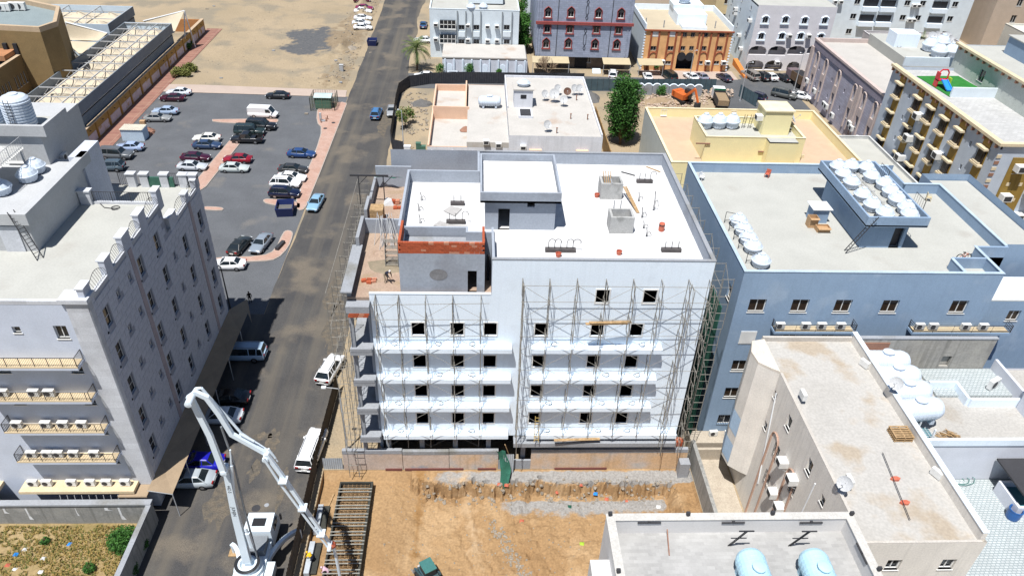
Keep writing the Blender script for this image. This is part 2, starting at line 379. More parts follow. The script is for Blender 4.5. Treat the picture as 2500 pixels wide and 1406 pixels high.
for i in range(170):
    t = rnd.random(); x = 3+t*3.2-1.2+rnd.gauss(0, .35); y = 44.5-7*t; sp.append((x, y, pit_h(x, y), rnd.uniform(.05, .2)))
for i in range(190):
    x = rnd.uniform(-5, 19.5); y = 47.3+rnd.gauss(0, .5); sp.append((x, y, pit_h(x, y), rnd.uniform(.07, .26)))
rocks('stones', sp, rubm, 'pale stones and broken rock scattered over the excavated orange soil', 'stones')
# ------------------------------------------------------------------ fenced weedy plot, lower left
weedsoil = soil('weedy_soil', (.26, .185, .085), (.33, .25, .135), (.21, .16, .065), .6, dth=.5)
field('weedy_plot', -62, -28.6, 20, 43.2, .5, lambda x, y: .03+.25*fbm(x*.5, y*.5), [weedsoil])
# ================================================================== building helpers
def wallface(b, o, u, L, Ht, ops, depth=.22, m=0):
    """rectangular wall with real openings and their reveals; outward normal is u x z"""
    o = V(o); u = V(u); z = V((0, 0, 1)); inn = -u.cross(z)*depth
    us = sorted({0.0, L, *[min(max(q, 0), L) for p in ops for q in p[:2]]}); vs = sorted({0.0, Ht, *[min(max(q, 0), Ht) for p in ops for q in p[2:4]]})
    pt = lambda a, c: o+u*a+z*c
    for i in range(len(us)-1):
        for j in range(len(vs)-1):
            a, c = (us[i]+us[i+1])/2, (vs[j]+vs[j+1])/2
            if any(p[0] < a < p[1] and p[2] < c < p[3] for p in ops): continue
            b.quad(pt(us[i], vs[j]), pt(us[i+1], vs[j]), pt(us[i+1], vs[j+1]), pt(us[i], vs[j+1]), m)
    for a0, a1, c0, c1 in [p[:4] for p in ops]:
        A, B, C, D = pt(a0, c0), pt(a1, c0), pt(a1, c1), pt(a0, c1)
        for p, q in ((A, B), (B, C), (C, D), (D, A)): b.quad(p, q, q+inn, p+inn, m)
    return b
WC = {}
def winmesh(w, h, style):
    k = (round(w, 2), round(h, 2), style)
    if k in WC: return WC[k]
    f, p = MB(), MB(); t = .06; extra = []
    if style == 'dark':
        for z in (0, h*.45, h-.04): f.box(-w/2, w/2, -.02, .04, z, z+.04)
        for x in (-w/2, w/2-.04): f.box(x, x+.04, -.02, .04, .04, h-.04)
        p.box(-w/2+.04, w/2-.04, .0, .02, .04, h-.04)
    if style in ('slide', 'plain', 'grille', 'brown', 'bars'):
        f.box(-w/2, -w/2+t, -.03, .05, 0, h).box(w/2-t, w/2, -.03, .05, 0, h).box(-w/2+t, w/2-t, -.03, .05, 0, t).box(-w/2+t, w/2-t, -.03, .05, h-t, h)
        if style in ('slide', 'brown', 'bars') and w > .8: f.box(-t/2, t/2, -.02, .04, t, h-t)
        if w > .5 and style != 'bars': f.box(-w/2-.06, w/2+.06, -.24, -.03, -.07, 0)
        p.box(-w/2+t, w/2-t, .03, .045, t, h-t)
    if style == 'trim':
        for a in ((-w/2-.1, -w/2), (w/2, w/2+.1)): f.box(a[0], a[1], -.26, -.2, -.1, h+.1)
        f.box(-w/2, w/2, -.26, -.2, -.1, 0).box(-w/2, w/2, -.26, -.2, h, h+.1)
    pm = {'brown': brownglass}.get(style, glass)
    fm = {'grille': darkmetal, 'bars': darkmetal}.get(style, alu)
    g = None
    if style in ('grille', 'bars'):
        g = MB(); n = max(3, int(w/.16))
        for i in range(n+1): x = -w/2+w*i/n; g.box(x-.012, x+.012, -.26, -.235, -.05, h+.05)
        for z in (0, h/2, h): g.box(-w/2, w/2, -.262, -.24, z-.015, z+.015)
    WC[k] = (f.mesh('window', fm if style not in ('grille', 'bars') else alu), p.mesh('pane', pm) if p.v else None, g.mesh('window_grille', darkmetal) if g else None)
    return WC[k]
def window(parent, c, rz, w, h, style, depth=.18):
    """c: bottom centre on the wall face; the frame sits in the reveal"""
    fm, pm, gm = winmesh(w, h, style)
    d = V((-math.sin(rz), math.cos(rz), 0))*depth
    o = link('window', fm, parent, loc=V(c)+d, rz=rz)
    if pm: link('pane', pm, o, True)
    if gm: link('window_grille', gm, o, True)
    return o
FACES = {'F': ((1, 0, 0), 0.0), 'R': ((0, 1, 0), math.pi/2), 'B': ((-1, 0, 0), math.pi), 'L': ((0, -1, 0), -math.pi/2)}
def block(T, x0, x1, y0, y1, z0, z1, wm, wins=(), faces='FRBL', openings=(), name='wall', depth=.22):
    """four walls (one part each) with windows; wins: (face, along, zc, w, h, style)"""
    for fc in faces:
        u, rz = FACES[fc]; L = x1-x0 if fc in 'FB' else y1-y0
        o = {'F': (x0, y0, z0), 'R': (x1, y0, z0), 'B': (x1, y1, z0), 'L': (x0, y1, z0)}[fc]
        al = {'F': lambda a: a-x0, 'R': lambda a: a-y0, 'B': lambda a: x1-a, 'L': lambda a: y1-a}[fc]
        ops = []; ws = []
        for q in wins:
            if q[0] != fc: continue
            a = al(q[1]); ops.append((a-q[3]/2, a+q[3]/2, q[2]-q[4]/2-z0, q[2]+q[4]/2-z0)); ws.append((a, q))
        for q in openings:
            if q[0] == fc: a = al(q[1]); ops.append((a-q[3]/2, a+q[3]/2, q[2]-q[4]/2-z0, q[2]+q[4]/2-z0))
        m = wm[fc] if isinstance(wm, dict) else wm
        wallface(MB(), o, u, L, z1-z0, ops, depth).build(name, m, T)
        for a, q in ws:
            c = V(o)+V(u)*a; c.z = q[2]-q[4]/2; window(T, c, rz, q[3], q[4], q[5])
def parapet(T, x0, x1, y0, y1, zr, zt, m, th=.2, cop=None, skip=''):
    """inner ring behind the walls plus a coping"""
    b = MB(); e = .012; c = MB(); ov = .05
    if 'F' not in skip: b.box(x0+e, x1-e, y0+e, y0+th, zr-.1, zt); c.box(x0-ov, x1+ov, y0-ov, y0+th+ov, zt, zt+.06)
    if 'B' not in skip: b.box(x0+e, x1-e, y1-th, y1-e, zr-.1, zt); c.box(x0-ov, x1+ov, y1-th-ov, y1+ov, zt, zt+.06)
    ya, yb = (y0+th, y1-th)
    if 'L' not in skip: b.box(x0+e, x0+th, ya, yb, zr-.1, zt); c.box(x0-ov, x0+th+ov, ya+ov, yb-ov, zt, zt+.058)
    if 'R' not in skip: b.box(x1-th, x1-e, ya, yb, zr-.1, zt); c.box(x1-th-ov, x1+ov, ya+ov, yb-ov, zt, zt+.058)
    o = b.build('parapet', m, T)
    c.build('coping', cop or m, o)
    return o
def slab(T, x0, x1, y0, y1, z, m, th=.3, name='roof'): return MB().box(x0, x1, y0, y1, z-th, z).build(name, m, T)
def simple(name, label, x0, x1, y0, y1, z1, wm, rm, wins=(), par=1.0, cat='building', z0=0, faces='FRBL', openings=(), cop=None):
    T = thing(name, label, cat, ((x0+x1)/2, (y0+y1)/2, z0))
    block(T, x0, x1, y0, y1, z0, z1, wm, wins, faces, openings)
    slab(T, x0+.015, x1-.015, y0+.015, y1-.015, z1-par, rm)
    m = wm['F'] if isinstance(wm, dict) else wm
    if par > .05: parapet(T, x0, x1, y0, y1, z1-par, z1, m, cop=cop)
    return T
# ------------------------------------------------------------------ repeated small things
def proto(fn):
    """build a thing once, copy it for every further place"""
    st = {}
    def place(loc, rz=0.0, label='', group=None, key='', scale=None):
        if key not in st:
            o = fn(key); st[key] = o; o.location = loc; o.rotation_euler = (0, 0, rz); o['label'] = label
            if scale: o.scale = scale
            if group: o['group'] = group
            return o
        o = dup(st[key], loc, rz, label, group)
        o.scale = scale or (1, 1, 1)
        if not group and 'group' in o: del o['group']
        return o
    return place
@proto
def split_ac(k):      # outdoor unit, fan to -y
    t = thing('air_conditioner', '', 'air conditioner')
    MB().box(-.42, .42, -.16, .16, .08, .68).build('casing', acw, t, True)
    MB().lathe([(0, -.012), (.24, -.012), (.24, 0), (.2, .004)], (-.1, -.165, .38), 14, axis='y').build('fan_grille', darkmetal, t, True)
    for x in (-.36, .28): MB().box(x, x+.08, -.15, .15, 0, .08).build('foot_rail', steel, t, True)
    return t
@proto
def box_ac(k):        # window unit jutting from a wall towards -y
    t = thing('window_air_conditioner', '', 'air conditioner')
    MB().box(-.36, .36, -.62, .05, 0, .5).build('casing', acw, t, True)
    MB().box(-.28, .28, -.628, -.618, .06, .44).build('louvre', darkmetal, t, True)
    for x in (-.3, .3): MB().bar((x, -.55, -.02), (x, 0, -.35), .03).build('bracket', steel, t, True)
    return t
@proto
def dish(k):          # faces -y and up
    t = thing('satellite_dish', '', 'satellite dish')
    r = .55; b = MB(); n = 16; vs = [(0, .14, 0)]
    for q, y in ((.35, .12), (.7, .07), (1.0, 0)): vs += [(r*q*math.cos(2*math.pi*i/n), y, r*q*math.sin(2*math.pi*i/n)) for i in range(n)]
    fs = [(0, 1+i, 1+(i+1) % n) for i in range(n)]+[(1+k2*n+i, 1+(k2+1)*n+i, 1+(k2+1)*n+(i+1) % n, 1+k2*n+(i+1) % n) for k2 in range(2) for i in range(n)]
    b.add(vs, fs); d = b.build('reflector', {'': mat('dish_grey', (.5, .51, .52), rough=.5), 'brown': mat('dish_brown', (.12, .06, .04), rough=.6)}.get(k), t, True)
    d.rotation_euler = (R_(-32), 0, 0); d.location = (0, 0, 1.0)
    MB().tube((0, .12, 0), (0, .14, 1.0), .035).box(-.25, .25, -.1, .35, -.0, .05).build('mast', steel, t, True)
    MB().bar((0, 0, .6), (0, -.5, 1.25), .03).box(-.05, .05, -.56, -.46, 1.2, 1.3).build('feed_arm', steel, t, True)
    return t
def ring(prof, n, rib, k=28):
    """lathe with flutes"""
    b = MB(); m = len(prof)
    for i in range(k):
        t = 2*math.pi*i/k
        for r, z, q in prof: rr = r*(1-rib*q*(i % 2)); b.v.append((rr*math.cos(t), rr*math.sin(t), z))
    for i in range(k):
        for j in range(m-1): b.f.append((i*m+j, ((i+1) % k)*m+j, ((i+1) % k)*m+j+1, i*m+j+1)); b.m.append(0)
    return b
@proto
def dome_tank(k):     # squat moulded water tank: fluted skirt, domed top, lid
    t = thing('water_tank', '', 'water tank')
    ring([(.72, .1, 1), (.8, .5, 1), (.84, .58, 0), (.9, .62, 0), (.9, .7, 0), (.84, .74, .3), (.66, 1.02, .5), (.42, 1.2, .5), (.26, 1.27, 0), (.24, 1.3, 0)], 10, .07).build('tank_body', tankm, t, True)
    MB().lathe([(.27, 1.27), (.27, 1.37), (.2, 1.41), (0, 1.42)], n=14).build('lid', tankm, t, True)
    for y in (-.5, .35): MB().box(-.6, .6, y, y+.15, 0, .12).build('base_beam', concrete, t, True)
    return t
@proto
def lying_tank(k):    # horizontal ribbed cylinder along x, with neck and lid
    m = tankm if k == '' else mat('pale_blue_tank_plastic', (.42, .62, .72), (.38, .575, .675), 1.2, .45, .03)
    t = thing('horizontal_water_tank', '', 'water tank')
    pr = [(0, -1.45), (.45, -1.42), (.68, -1.3), (.8, -1.1)]
    for i in range(8): x = -1.0+i*.26; pr += [(.86, x), (.86, x+.12), (.81, x+.15), (.81, x+.22)]
    pr += [(.8, 1.1), (.68, 1.3), (.45, 1.42), (0, 1.45)]
    MB().lathe(pr, (0, 0, .98), 24, axis='x').build('tank_body', m, t, True)
    MB().lathe([(.34, 1.7), (.34, 1.9), (.38, 1.9), (.38, 1.97), (.2, 2.02), (0, 2.03)], n=16).build('lid', m, t, True)
    for x in (-.8, .8): MB().box(x-.12, x+.12, -.7, .7, 0, .42).build('saddle', m, t, True)
    return t
@proto
def tall_tank(k):     # upright ribbed cylinder
    t = thing('upright_water_tank', '', 'water tank')
    pr = [(0, .1), (1.15, .1)]
    for i in range(9): z = .2+i*.26; pr += [(1.22, z), (1.22, z+.13), (1.15, z+.16), (1.15, z+.24)]
    pr += [(1.15, 2.6), (.95, 2.8), (.45, 2.95), (.42, 3.05), (0, 3.08)]
    MB().lathe(pr, n=26).build('tank_body', tankm, t, True)
    b = MB()
    for x in (-.2, .2): b.bar((x, -1.3, 0), (x, -1.3, 2.9), .04)
    for i in range(9): b.bar((-.2, -1.3, .3*i+.2), (.2, -1.3, .3*i+.2), .03)
    b.build('ladder', darkmetal, t, True)
    return t
def ladder(label, p, q, w=.45, m=None, n=14, side=None):
    t = thing('ladder', label, 'ladder', p); p, q = V(p), V(q); s = (side or V((1, 0, 0)))*w/2; m = m or darkmetal
    for k in (-1, 1): MB().bar(p+s*k, q+s*k, .06).build('rail', m, t)
    for i in range(1, n): c = p+(q-p)*i/n; MB().bar(c-s, c+s, .035).build('rung', m, t)
    return t
def railing(T, pts, h, m, gap=.14, name='railing', rails=(1.0, .1)):
    """posts, rails and pickets between points"""
    b = MB()
    for p, q in zip(pts[:-1], pts[1:]):
        p, q = V(p), V(q); L = (q-p).length; n = max(1, int(L/gap))
        for r in rails: b.bar(p+V((0, 0, h*r)), q+V((0, 0, h*r)), .04)
        for i in range(n+1): c = p+(q-p)*i/n; b.bar(c, c+V((0, 0, h)), .02 if i % 8 else .05)
    return b.build(name, m, T)
@proto
def roof_light(k):    # small spotlight on a parapet
    t = thing('parapet_spotlight', '', 'spotlight')
    MB().box(-.06, .06, -.06, .06, 0, .1).build('base', darkmetal, t, True)
    MB().box(-.1, .1, -.07, .07, .1, .28).build('lamp_head', darkmetal, t, True)
    return t
# ================================================================== white apartment block under construction
X0, XM, X1, YF, YB = -8.7, 1.4, 19.6, 49.75, 70.0
ZT, ZR, ZTER = 24.35, 23.1, 20.5
T = thing('unfinished_apartment_block', 'white five storey apartment block under construction with scaffolded front and white roof', 'building', (5, 60, 0))
WX = [(-4.81, 0), (-1.48, 0), (1.36, 0), (5.72, 0), (10.58, 0), (14.0, 0)]; WZ = [6.53, 10.04, 13.6, 17.2]
low = [(x-X0-.53, x-X0+.53, z-.68-4.2, z+.68-4.2) for x, _ in WX for z in WZ]
wallface(MB(), (X0, YF, 4.2), (1, 0, 0), X1-X0, 15.1, low, .12).build('wall', white_paint, T)
wallface(MB(), (X0, YF, 19.3), (1, 0, 0), XM-X0, 1.6, [], .25).build('wall', white_paint, T)
up = [(x-XM-.55, x-XM+.55, .8, 2.15) for x in (10.67, 14.68)]
wallface(MB(), (XM, YF, 19.3), (1, 0, 0), X1-XM, ZT-19.3, up, .12).build('wall', white_paint, T)
wallface(MB(), (X1, YF, 0), (0, 1, 0), YB-YF, ZT, [], .2).build('wall', white_paint, T)
wallface(MB(), (X1, YB, 0), (-1, 0, 0), X1-X0, ZT, [], .2).build('wall', render_grey, T)
wallface(MB(), (X0, YB, 0), (0, -1, 0), YB-YF, 20.4, [], .2).build('wall', render_grey, T)
for x, _ in WX:
    for z in WZ: window(T, (x, YF, z-.68), 0, 1.06, 1.36, 'trim', .215)
for x in (10.67, 14.68): window(T, (x, YF, 20.1), 0, 1.1, 1.35, 'trim', .215)
for z in (4.3, 7.9, 11.4, 14.9, 18.5): MB().box(X0+.3, X1-.05, YF+.4, YB-.05, z, z+.2).build('floor_slab', dark, T)  # near-black slabs and inner walls, coloured to keep the rooms dark
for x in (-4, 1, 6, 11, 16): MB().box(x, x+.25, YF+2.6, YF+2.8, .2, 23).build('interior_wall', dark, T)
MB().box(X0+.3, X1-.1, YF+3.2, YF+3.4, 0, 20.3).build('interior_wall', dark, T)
for x in (-8.4, -5.2, -2.0, 1.2, 4.6, 8.0, 11.4, 14.8, 19.0): MB().box(x, x+.45, YF+.05, YF+.6, -.1, 4.25).build('ground_floor_column', concrete, T)
for bot in (15.12, 11.6, 8.1, 4.5):       # projecting ledges, one per storey and bay
    for a, c in ((-8.45, 3.25), (4.95, 16.4)):
        if bot == 4.5 and a > 0: c = 19.4
        MB().box(a, c, YF-.78, YF-.004, bot, bot+.48).build('ledge', white_paint, T)
MB().box(3.8, X1-.1, YF-.95, YF+.3, 3.55, 4.05).build('canopy_slab', concrete, T)
# roofs
MB().box(XM+.02, X1-.05, YF+.05, YB-.05, ZR-.3, ZR).build('roof', roofwhite, T)
MB().box(-6.4, XM+.02, 54.85, 65.4, ZR-.3, ZR-.004).build('roof', roofwhite, T)
terr = mat('dusty_screed_floor', (.32, .23, .175), (.36, .27, .205), .8, .95, .15, 6, dirt=(.30, .22, .15), dsc=.6, dth=.55)
MB().box(-10.5, XM, YF+.02, YB-.1, ZTER-.3, ZTER).build('terrace_floor', terr, T)
pr = MB(); th = .22
pr.box(XM, X1-.01, YF+.015, YF+.2, 22.85, ZT+.01)                               # front
pr.box(X1-.25, X1-.01, YF+.2, YB-.2, 20, ZT+.01)                               # right
pr.box(.3, X1-.01, YB-.22, YB-.01, 20, ZT+.01)                                 # rear
o = pr.build('parapet', render_grey, T)
MB().box(XM-.05, X1+.05, YF-.04, YF+.26, ZT+.012, ZT+.07).box(X1-.3, X1+.05, YF+.26, YB-.26, ZT+.012, ZT+.07).box(.25, X1+.05, YB-.26, YB+.03, ZT+.012, ZT+.07).build('coping', concrete, o)
for q in ((-6.6, -6.38, 54.85, 65.5, 20.5, ZT), (-6.38, .4, 65.3, 65.5, 20.5, ZT), (.18, .4, 65.5, 70, 20.5, ZT), (-6.38, -.8, 54.65, 54.85, 20.5, ZT), (-.8, XM+.1, 53.9, 54.1, 20.5, ZT), (-.8, -.6, 54.1, 54.85, 20.5, ZT), (XM-.02, XM+.2, 49.98, 53.9, 20.5, ZT-.02), (XM, XM+.2, 54.1, 55.9, 20.5, 23.7)):
    MB().box(*q).build('parapet', render_grey, T)
MB().box(X0, XM-.05, YF-.03, YF+.2, 20.85, 20.95).build('coping', white_paint, T)
# stair head on the roof
MB().box(.85, 7.0, 56.5, 63.4, ZR-.1, 26.0)
b = MB(); wallface(b, (.85, 56.5, ZR), (1, 0, 0), 6.15, 2.95, [(1.15, 2.15, 0, 2.1), (3.65, 4.3, 2.3, 2.75)], .22)
wallface(b, (7.0, 56.5, ZR), (0, 1, 0), 6.9, 2.95, [], .2); wallface(b, (7.0, 63.4, ZR), (-1, 0, 0), 6.15, 2.95, [], .2); wallface(b, (.85, 63.4, ZR), (0, -1, 0), 6.9, 2.95, [], .2)
b.build('stair_head_wall', render_grey, T)
b = MB().box(.4, 7.38, 56.08, 63.75, 26.0, 26.2); b.build('stair_head_roof', roofwhite, T)
b = MB().box(.4, 7.38, 56.08, 56.26, 26.0, 27.0).box(.4, 7.38, 63.57, 63.75, 26.0, 27.0).box(.4, .58, 56.26, 63.57, 26.0, 27.0).box(7.2, 7.38, 56.26, 63.57, 26.0, 27.0)
b.build('stair_head_parapet', render_grey, T)
MB().box(.62, 7.16, 56.3, 63.53, 26.2, 26.35).build('stair_head_roof', roofwhite, T)
# unfinished room with courses of red block on the front terrace
shed = thing('unfinished_rooftop_room', 'roofless grey rendered rooftop room topped with courses of red hollow block', 'rooftop room', (-2.7, 52.5, ZTER))
b = MB(); wallface(b, (-6.2, 50.6, ZTER), (1, 0, 0), 7.0, 3.8, [(5.6, 6.35, 0, 2.15)], .2)
wallface(b, (.8, 50.6, ZTER), (0, 1, 0), 3.2, 3.8, [], .2); wallface(b, (-6.2, 54.6, ZTER), (0, -1, 0), 4.0, 3.8, [], .2)
b.box(-6.18, -5.98, 50.82, 54.6, ZTER, 24.3).box(.6, .79, 50.82, 53.8, ZTER, 24.3).box(-6.18, -.65, 50.75, 50.8, 22.7, 24.3)
b.build('rendered_wall', render_grey, shed); MB().box(-5.97, .59, 50.83, 54.5, 23.3, 23.5).build('shade_slab', concrete, shed)  # slab added to shade the roofless room so its doorway stays dark
bm_ = [brickm, mat('red_hollow_brick_dark', (.30, .07, .03), (.40, .09, .04), 2.5, .9, .2, 8), mat('red_block_with_mortar', (.50, .26, .18), (.42, .14, .07), 3, .9, .2, 8)]
bmesh_ = [MB().box(-.2, .2, 0, .2, 0, .2).mesh('brick', m) for m in bm_]; bmy = [MB().box(0, .2, -.2, .2, 0, .2).mesh('brick', m) for m in bm_]
for r in range(5):
    for k in range(17):
        x = -6.0+.41*k+(.2 if r % 2 else 0)
        if x < .75: link('brick', bmesh_[rnd.choice((0, 0, 0, 1, 1, 2))], shed, loc=(x, 50.6+rnd.uniform(-.008, .008), 24.3+.21*r))
    for k in range(8):
        if r < 5-abs(0): link('brick', bmy[rnd.choice((0, 0, 1))], shed, loc=(-6.2, 51.02+.41*k+(.2 if r % 2 else 0), 24.3+.21*r)); 
        if k < 1 or r < 2: link('brick', bmy[rnd.choice((0, 0, 1))], shed, loc=(.59, 51.02+.41*k+(.2 if r % 2 else 0), 24.3+.21*r))
MB().lathe([(0, .0), (.75, 0), (.7, .012), (0, .014)], (0, 0, 0), 18, axis='y').build('damp_patch', mat('damp_render_patch', (.17, .17, .175), (.22, .22, .23), 2), shed, True)
d = [c for c in shed.children if c.name.startswith('damp')][0]; d.location = (-.3, -1.917, 1.75); d.scale = (1.0, 1, .75)
# street wing: open slabs, columns, low walls
for z in (4.35, 8.0, 11.5, 15.05): MB().box(-10.6, X0-.02, 48.75, 69.5, z, z+.42).build('balcony_slab', concrete, T); MB().box(-10.55, X0-.05, 48.72, 48.95, z+.42, z+.75).build('balcony_upstand', concrete, T)
for z0, z1 in ((0, 4.35), (4.77, 8.0), (8.42, 11.5), (11.92, 15.05), (15.47, 19.6)):
    for y in (49.3, 53.5, 57.5, 61.5, 66): MB().box(-10.5, -10.15, y, y+.4, z0, z1).build('column', concrete, T)
    MB().box(X0-.3, X0-.02, 50.0, 69, z0, z1).build('wing_wall', render_grey, T)
rb = MB().box(-10.55, X0+.05, 48.75, 49.7, 19.6, 20.25); rb.build('corner_beam', concrete, T)
for k in range(4):
    for r in range(2): link('brick', bmesh_[k % 3], T, loc=(-10.2+.41*k+(.1 if r else 0), 48.72, 19.18+.21*r))
wallp = [(-10.55, -10.2, 49.9, 56.2, 21.3), (-10.55, -10.25, 56.2, 60.0, 22.3), (-10.25, -6.6, 59.9, 60.1, 22.0), (-10.5, -10.2, 61.5, 64.2, 22.1), (-10.45, -10.2, 64.2, 69.5, 21.6), (-10.25, -6.6, 69.2, 69.4, 22.8)]
for a, c, y0, y1, zt in wallp: MB().box(a, c, y0, y1, ZTER-.6, zt).build('terrace_wall', concrete if a < -10.3 else render_grey, T)
MB().box(-10.9, -10.0, 49.2, 56.4, 21.3, 21.42).build('coping', concrete, T)
# ------------------------------------------------------------------ things lying on the roof and terrace
chim = mat('chimney_render', (.42, .42, .41), (.36, .36, .35), 1.5, .9, .12, dirt=(.27, .27, .26), dsc=1.2)
for px, py, lab in ((1491, 487, 'grey rendered roof shaft holding loose timber offcuts'), (1516, 571, 'grey rendered roof shaft with empty open top')):
    c = P(px, py, ZR); t = thing('roof_shaft', lab, 'roof shaft', c)
    b = MB(); x0, x1, y0, y1 = c.x-1.05, c.x+1.05, c.y, c.y+1.7
    b.box(x0, x1, y0, y0+.2, ZR, 24.75).box(x0, x1, y1-.2, y1, ZR, 24.75).box(x0, x0+.2, y0+.2, y1-.2, ZR, 24.75).box(x1-.2, x1, y0+.2, y1-.2, ZR, 24.75)
    b.build('shaft_wall', chim, t); MB().box(x0+.2, x1-.2, y0+.2, y1-.2, ZR, 24.0).build('shaft_floor', concrete, t)
    if 'timber' in lab:
        for i in range(4): MB().bar((x0+.5+.12*i, y0+.1, 24.0), (x0+.3+.25*i, y1-.1, 25.3), .07, .04).build('timber_offcut', wood, t)
        MB().box(x0+.95, x0+1.05, y0-.02, y1+.02, 24.76, 24.8).build('cross_bar', concrete, t)
    else:
        for i in range(2): MB().tube((x0+.45+.6*i, y1-.1, ZR), (x0+.45+.6*i, y1-.1, 25.6), .05).build('pipe', steel, t)
curb = mat('dark_bitumen_curb', (.07, .065, .065), (.10, .09, .09), 2, .8)
def pipe_curb(px, py, w, pipes, lab, z=ZR):
    c = P(px, py, z); t = thing('pipe_curb', lab, 'roof pipes', c, group=None)
    MB().box(c.x-w/2, c.x+w/2, c.y-.2, c.y+.2, z, z+.32).build('curb', curb, t)
    for i, k in enumerate(pipes):
        x = c.x-w/2+w*(i+.5)/len(pipes)
        if k == 0: pts = [(x, c.y, z+.3), (x, c.y, z+1.0)]
        else:
            pts = [(x, c.y, z+.3), (x, c.y, z+.95)]+[(x+k*(.28-.28*math.cos(a)), c.y, z+.95+.28*math.sin(a)) for a in (.6, 1.2, 1.8, 2.4, 3.0, 3.6)]
        MB().path(pts, .028).build('pipe', darkmetal, t)
pipe_curb(1368, 614, 2.6, (1, 1, 0, 1, 1.2), 'dark roof curb with five stubs of bent black pipe')
pipe_curb(1638, 614, 1.7, (0, 0, 0), 'dark roof curb with three upright pipes in front parapet corner')
pipe_curb(1573, 446, 1.6, (0, 0, 1), 'dark roof curb with hooked pipe near the rear parapet')
pipe_curb(1117, 500, 1.3, (0, 0), 'dark roof curb with two thin pipes by the stair head')
pipe_curb(1113, 545, 1.7, (0, 0, 1), 'dark roof curb with looped pipe beside loose grey sheets')
for px, py, h, lab in ((1558, 492, 1.0, 'short tangled conduit upright behind leaning planks on white roof'), (1594, 514, 2.0, 'tall thin conduit upright on white roof'), (1566, 532, 1.1, 'conduit stub beside the plank ends'), (1570, 558, .8, 'bent conduit stub between shaft and red drum'), (1577, 578, .9, 'paired conduit stubs in front of roof shaft'), (1028, 490, .9, 'conduit stub by the left roof wall'), (1022, 515, .8, 'low conduit stub near left roof parapet'), (1025, 545, .9, 'curled conduit stub near the left parapet corner')):
    c = P(px, py, ZR); t = thing('conduit_stub', lab, 'conduit', c)
    MB().path([(c.x, c.y, ZR-.02), (c.x+.03, c.y, ZR+h*.6), (c.x-.05, c.y, ZR+h)], .035).build('pipe', darkmetal, t)
    MB().path([(c.x+.1, c.y, ZR-.02), (c.x+.12, c.y, ZR+h*.5), (c.x+.3, c.y, ZR+h*.55), (c.x+.45, c.y, ZR+h*.2)], .025).build('bent_pipe', darkmetal, t)
redm = mat('red_plastic', (.45, .10, .06), (.5, .16, .1), 3, .6)
def small(name, lab, cat, mb, m): return tag(mb.build(name, m), lab, cat)
c = P(1614, 563, ZR); t = thing('paint_drum', 'red drum with dark band standing on the white roof', 'drum', c)
MB().lathe([(0, 0), (.26, 0), (.27, .3), (.26, .75), (.24, .75), (.22, .7), (0, .7)], c, 14).build('drum_body', redm, t); MB().lathe([(.275, .55), (.28, .6), (.275, .65)], c, 14).build('band', darkmetal, t)
for px, py, lab in ((1511, 621, 'small dark red bucket near the front roof edge'), (1457, 481, 'red cement bag slumped beside roof shaft'), (1363, 626, 'orange brick block lying in front of the pipe curb')):
    c = P(px, py, ZR); tag(MB().lathe([(0, 0), (.2, 0), (.26, .35), (.22, .36), (.2, .1), (0, .1)], c, 10).build('bucket' if 'bucket' in lab else ('cement_bag' if 'bag' in lab else 'loose_brick'), redm), lab, 'bucket' if 'bucket' in lab else 'bag' if 'bag' in lab else 'brick')
a, c = P(1520, 476, ZR), P(1556, 521, ZR)
for i, w in enumerate((0, .22)):
    small('plank', 'long grey plank propped from roof shaft towards the conduits, '+('left' if i == 0 else 'right')+' one of the pair', 'plank', MB().bar((a.x+w, a.y, ZR+.9), (c.x+w*.6, c.y, ZR+.05), .16, .05), wood)
small('loose_pipe', 'dark pipe length lying near the rear parapet', 'pipe', MB().bar(P(1517, 420, ZR+.05), P(1550, 429, ZR+.05), .1), darkmetal)
small('loose_timber', 'thin timber lying in the rear corner of the roof', 'timber', MB().bar(P(1578, 407, ZR+.05), P(1612, 420, ZR+.05), .14, .06), wood)
gl = mat('grey_sheet', (.40, .39, .38), (.35, .34, .33), 2)
def sheet_on(pts, z, lab): small('plywood_sheet', lab, 'sheet', MB().prism([tuple(P(*q, z).to_2d()) for q in pts], z, z+.04), gl)
sheet_on([(1082, 515), (1100, 504), (1128, 510), (1110, 528)], ZR+.05, 'grey board sheet lying askew between the two left roof curbs')
sheet_on([(1058, 551), (1074, 539), (1095, 547), (1090, 557)], ZR+.03, 'grey board sheet near the left roof parapet')
sheet_on([(1094, 548), (1140, 552), (1138, 562), (1085, 560)], ZR+.1, 'pale long board in front of curb with looped pipe')
# terrace clutter
bc = MB()
for px, py, n, lab in ((1136, 0, 0, ''),): pass
stack = [(925, 540, 3, 'stack of red hollow blocks beside timber crate'), (942, 555, 3, 'small pile of red hollow blocks on the terrace floor'), (960, 500, 4, 'heap of red hollow blocks under the steel trestle'), (975, 512, 2, 'low pair of red hollow blocks by rear terrace wall'), (900, 690, 2, 'loose red blocks by the street parapet'), (912, 694, 1, 'single red block on the dusty terrace')]
for px, py, n, lab in stack:
    c = P(px, py, ZTER); t = thing('block_pile', lab, 'blocks', c)
    for i in range(n*3 if n > 1 else 1):
        o = link('brick', bmesh_[i % 3], t, loc=(c.x+(i % 3)*.42-.4, c.y+.25*((i//3) % 2)+rnd.uniform(-.08, .08), ZTER+.21*(i//6)), rz=rnd.uniform(-.3, .3))
c = P(920, 545, ZTER); t = thing('timber_crate', 'tall timber formwork crate standing beside red blocks', 'crate', c)
for i in range(5): MB().box(c.x-.6, c.x+.6, c.y-.05, c.y, ZTER+.28*i, ZTER+.28*i+.24).build('board', wood, t)
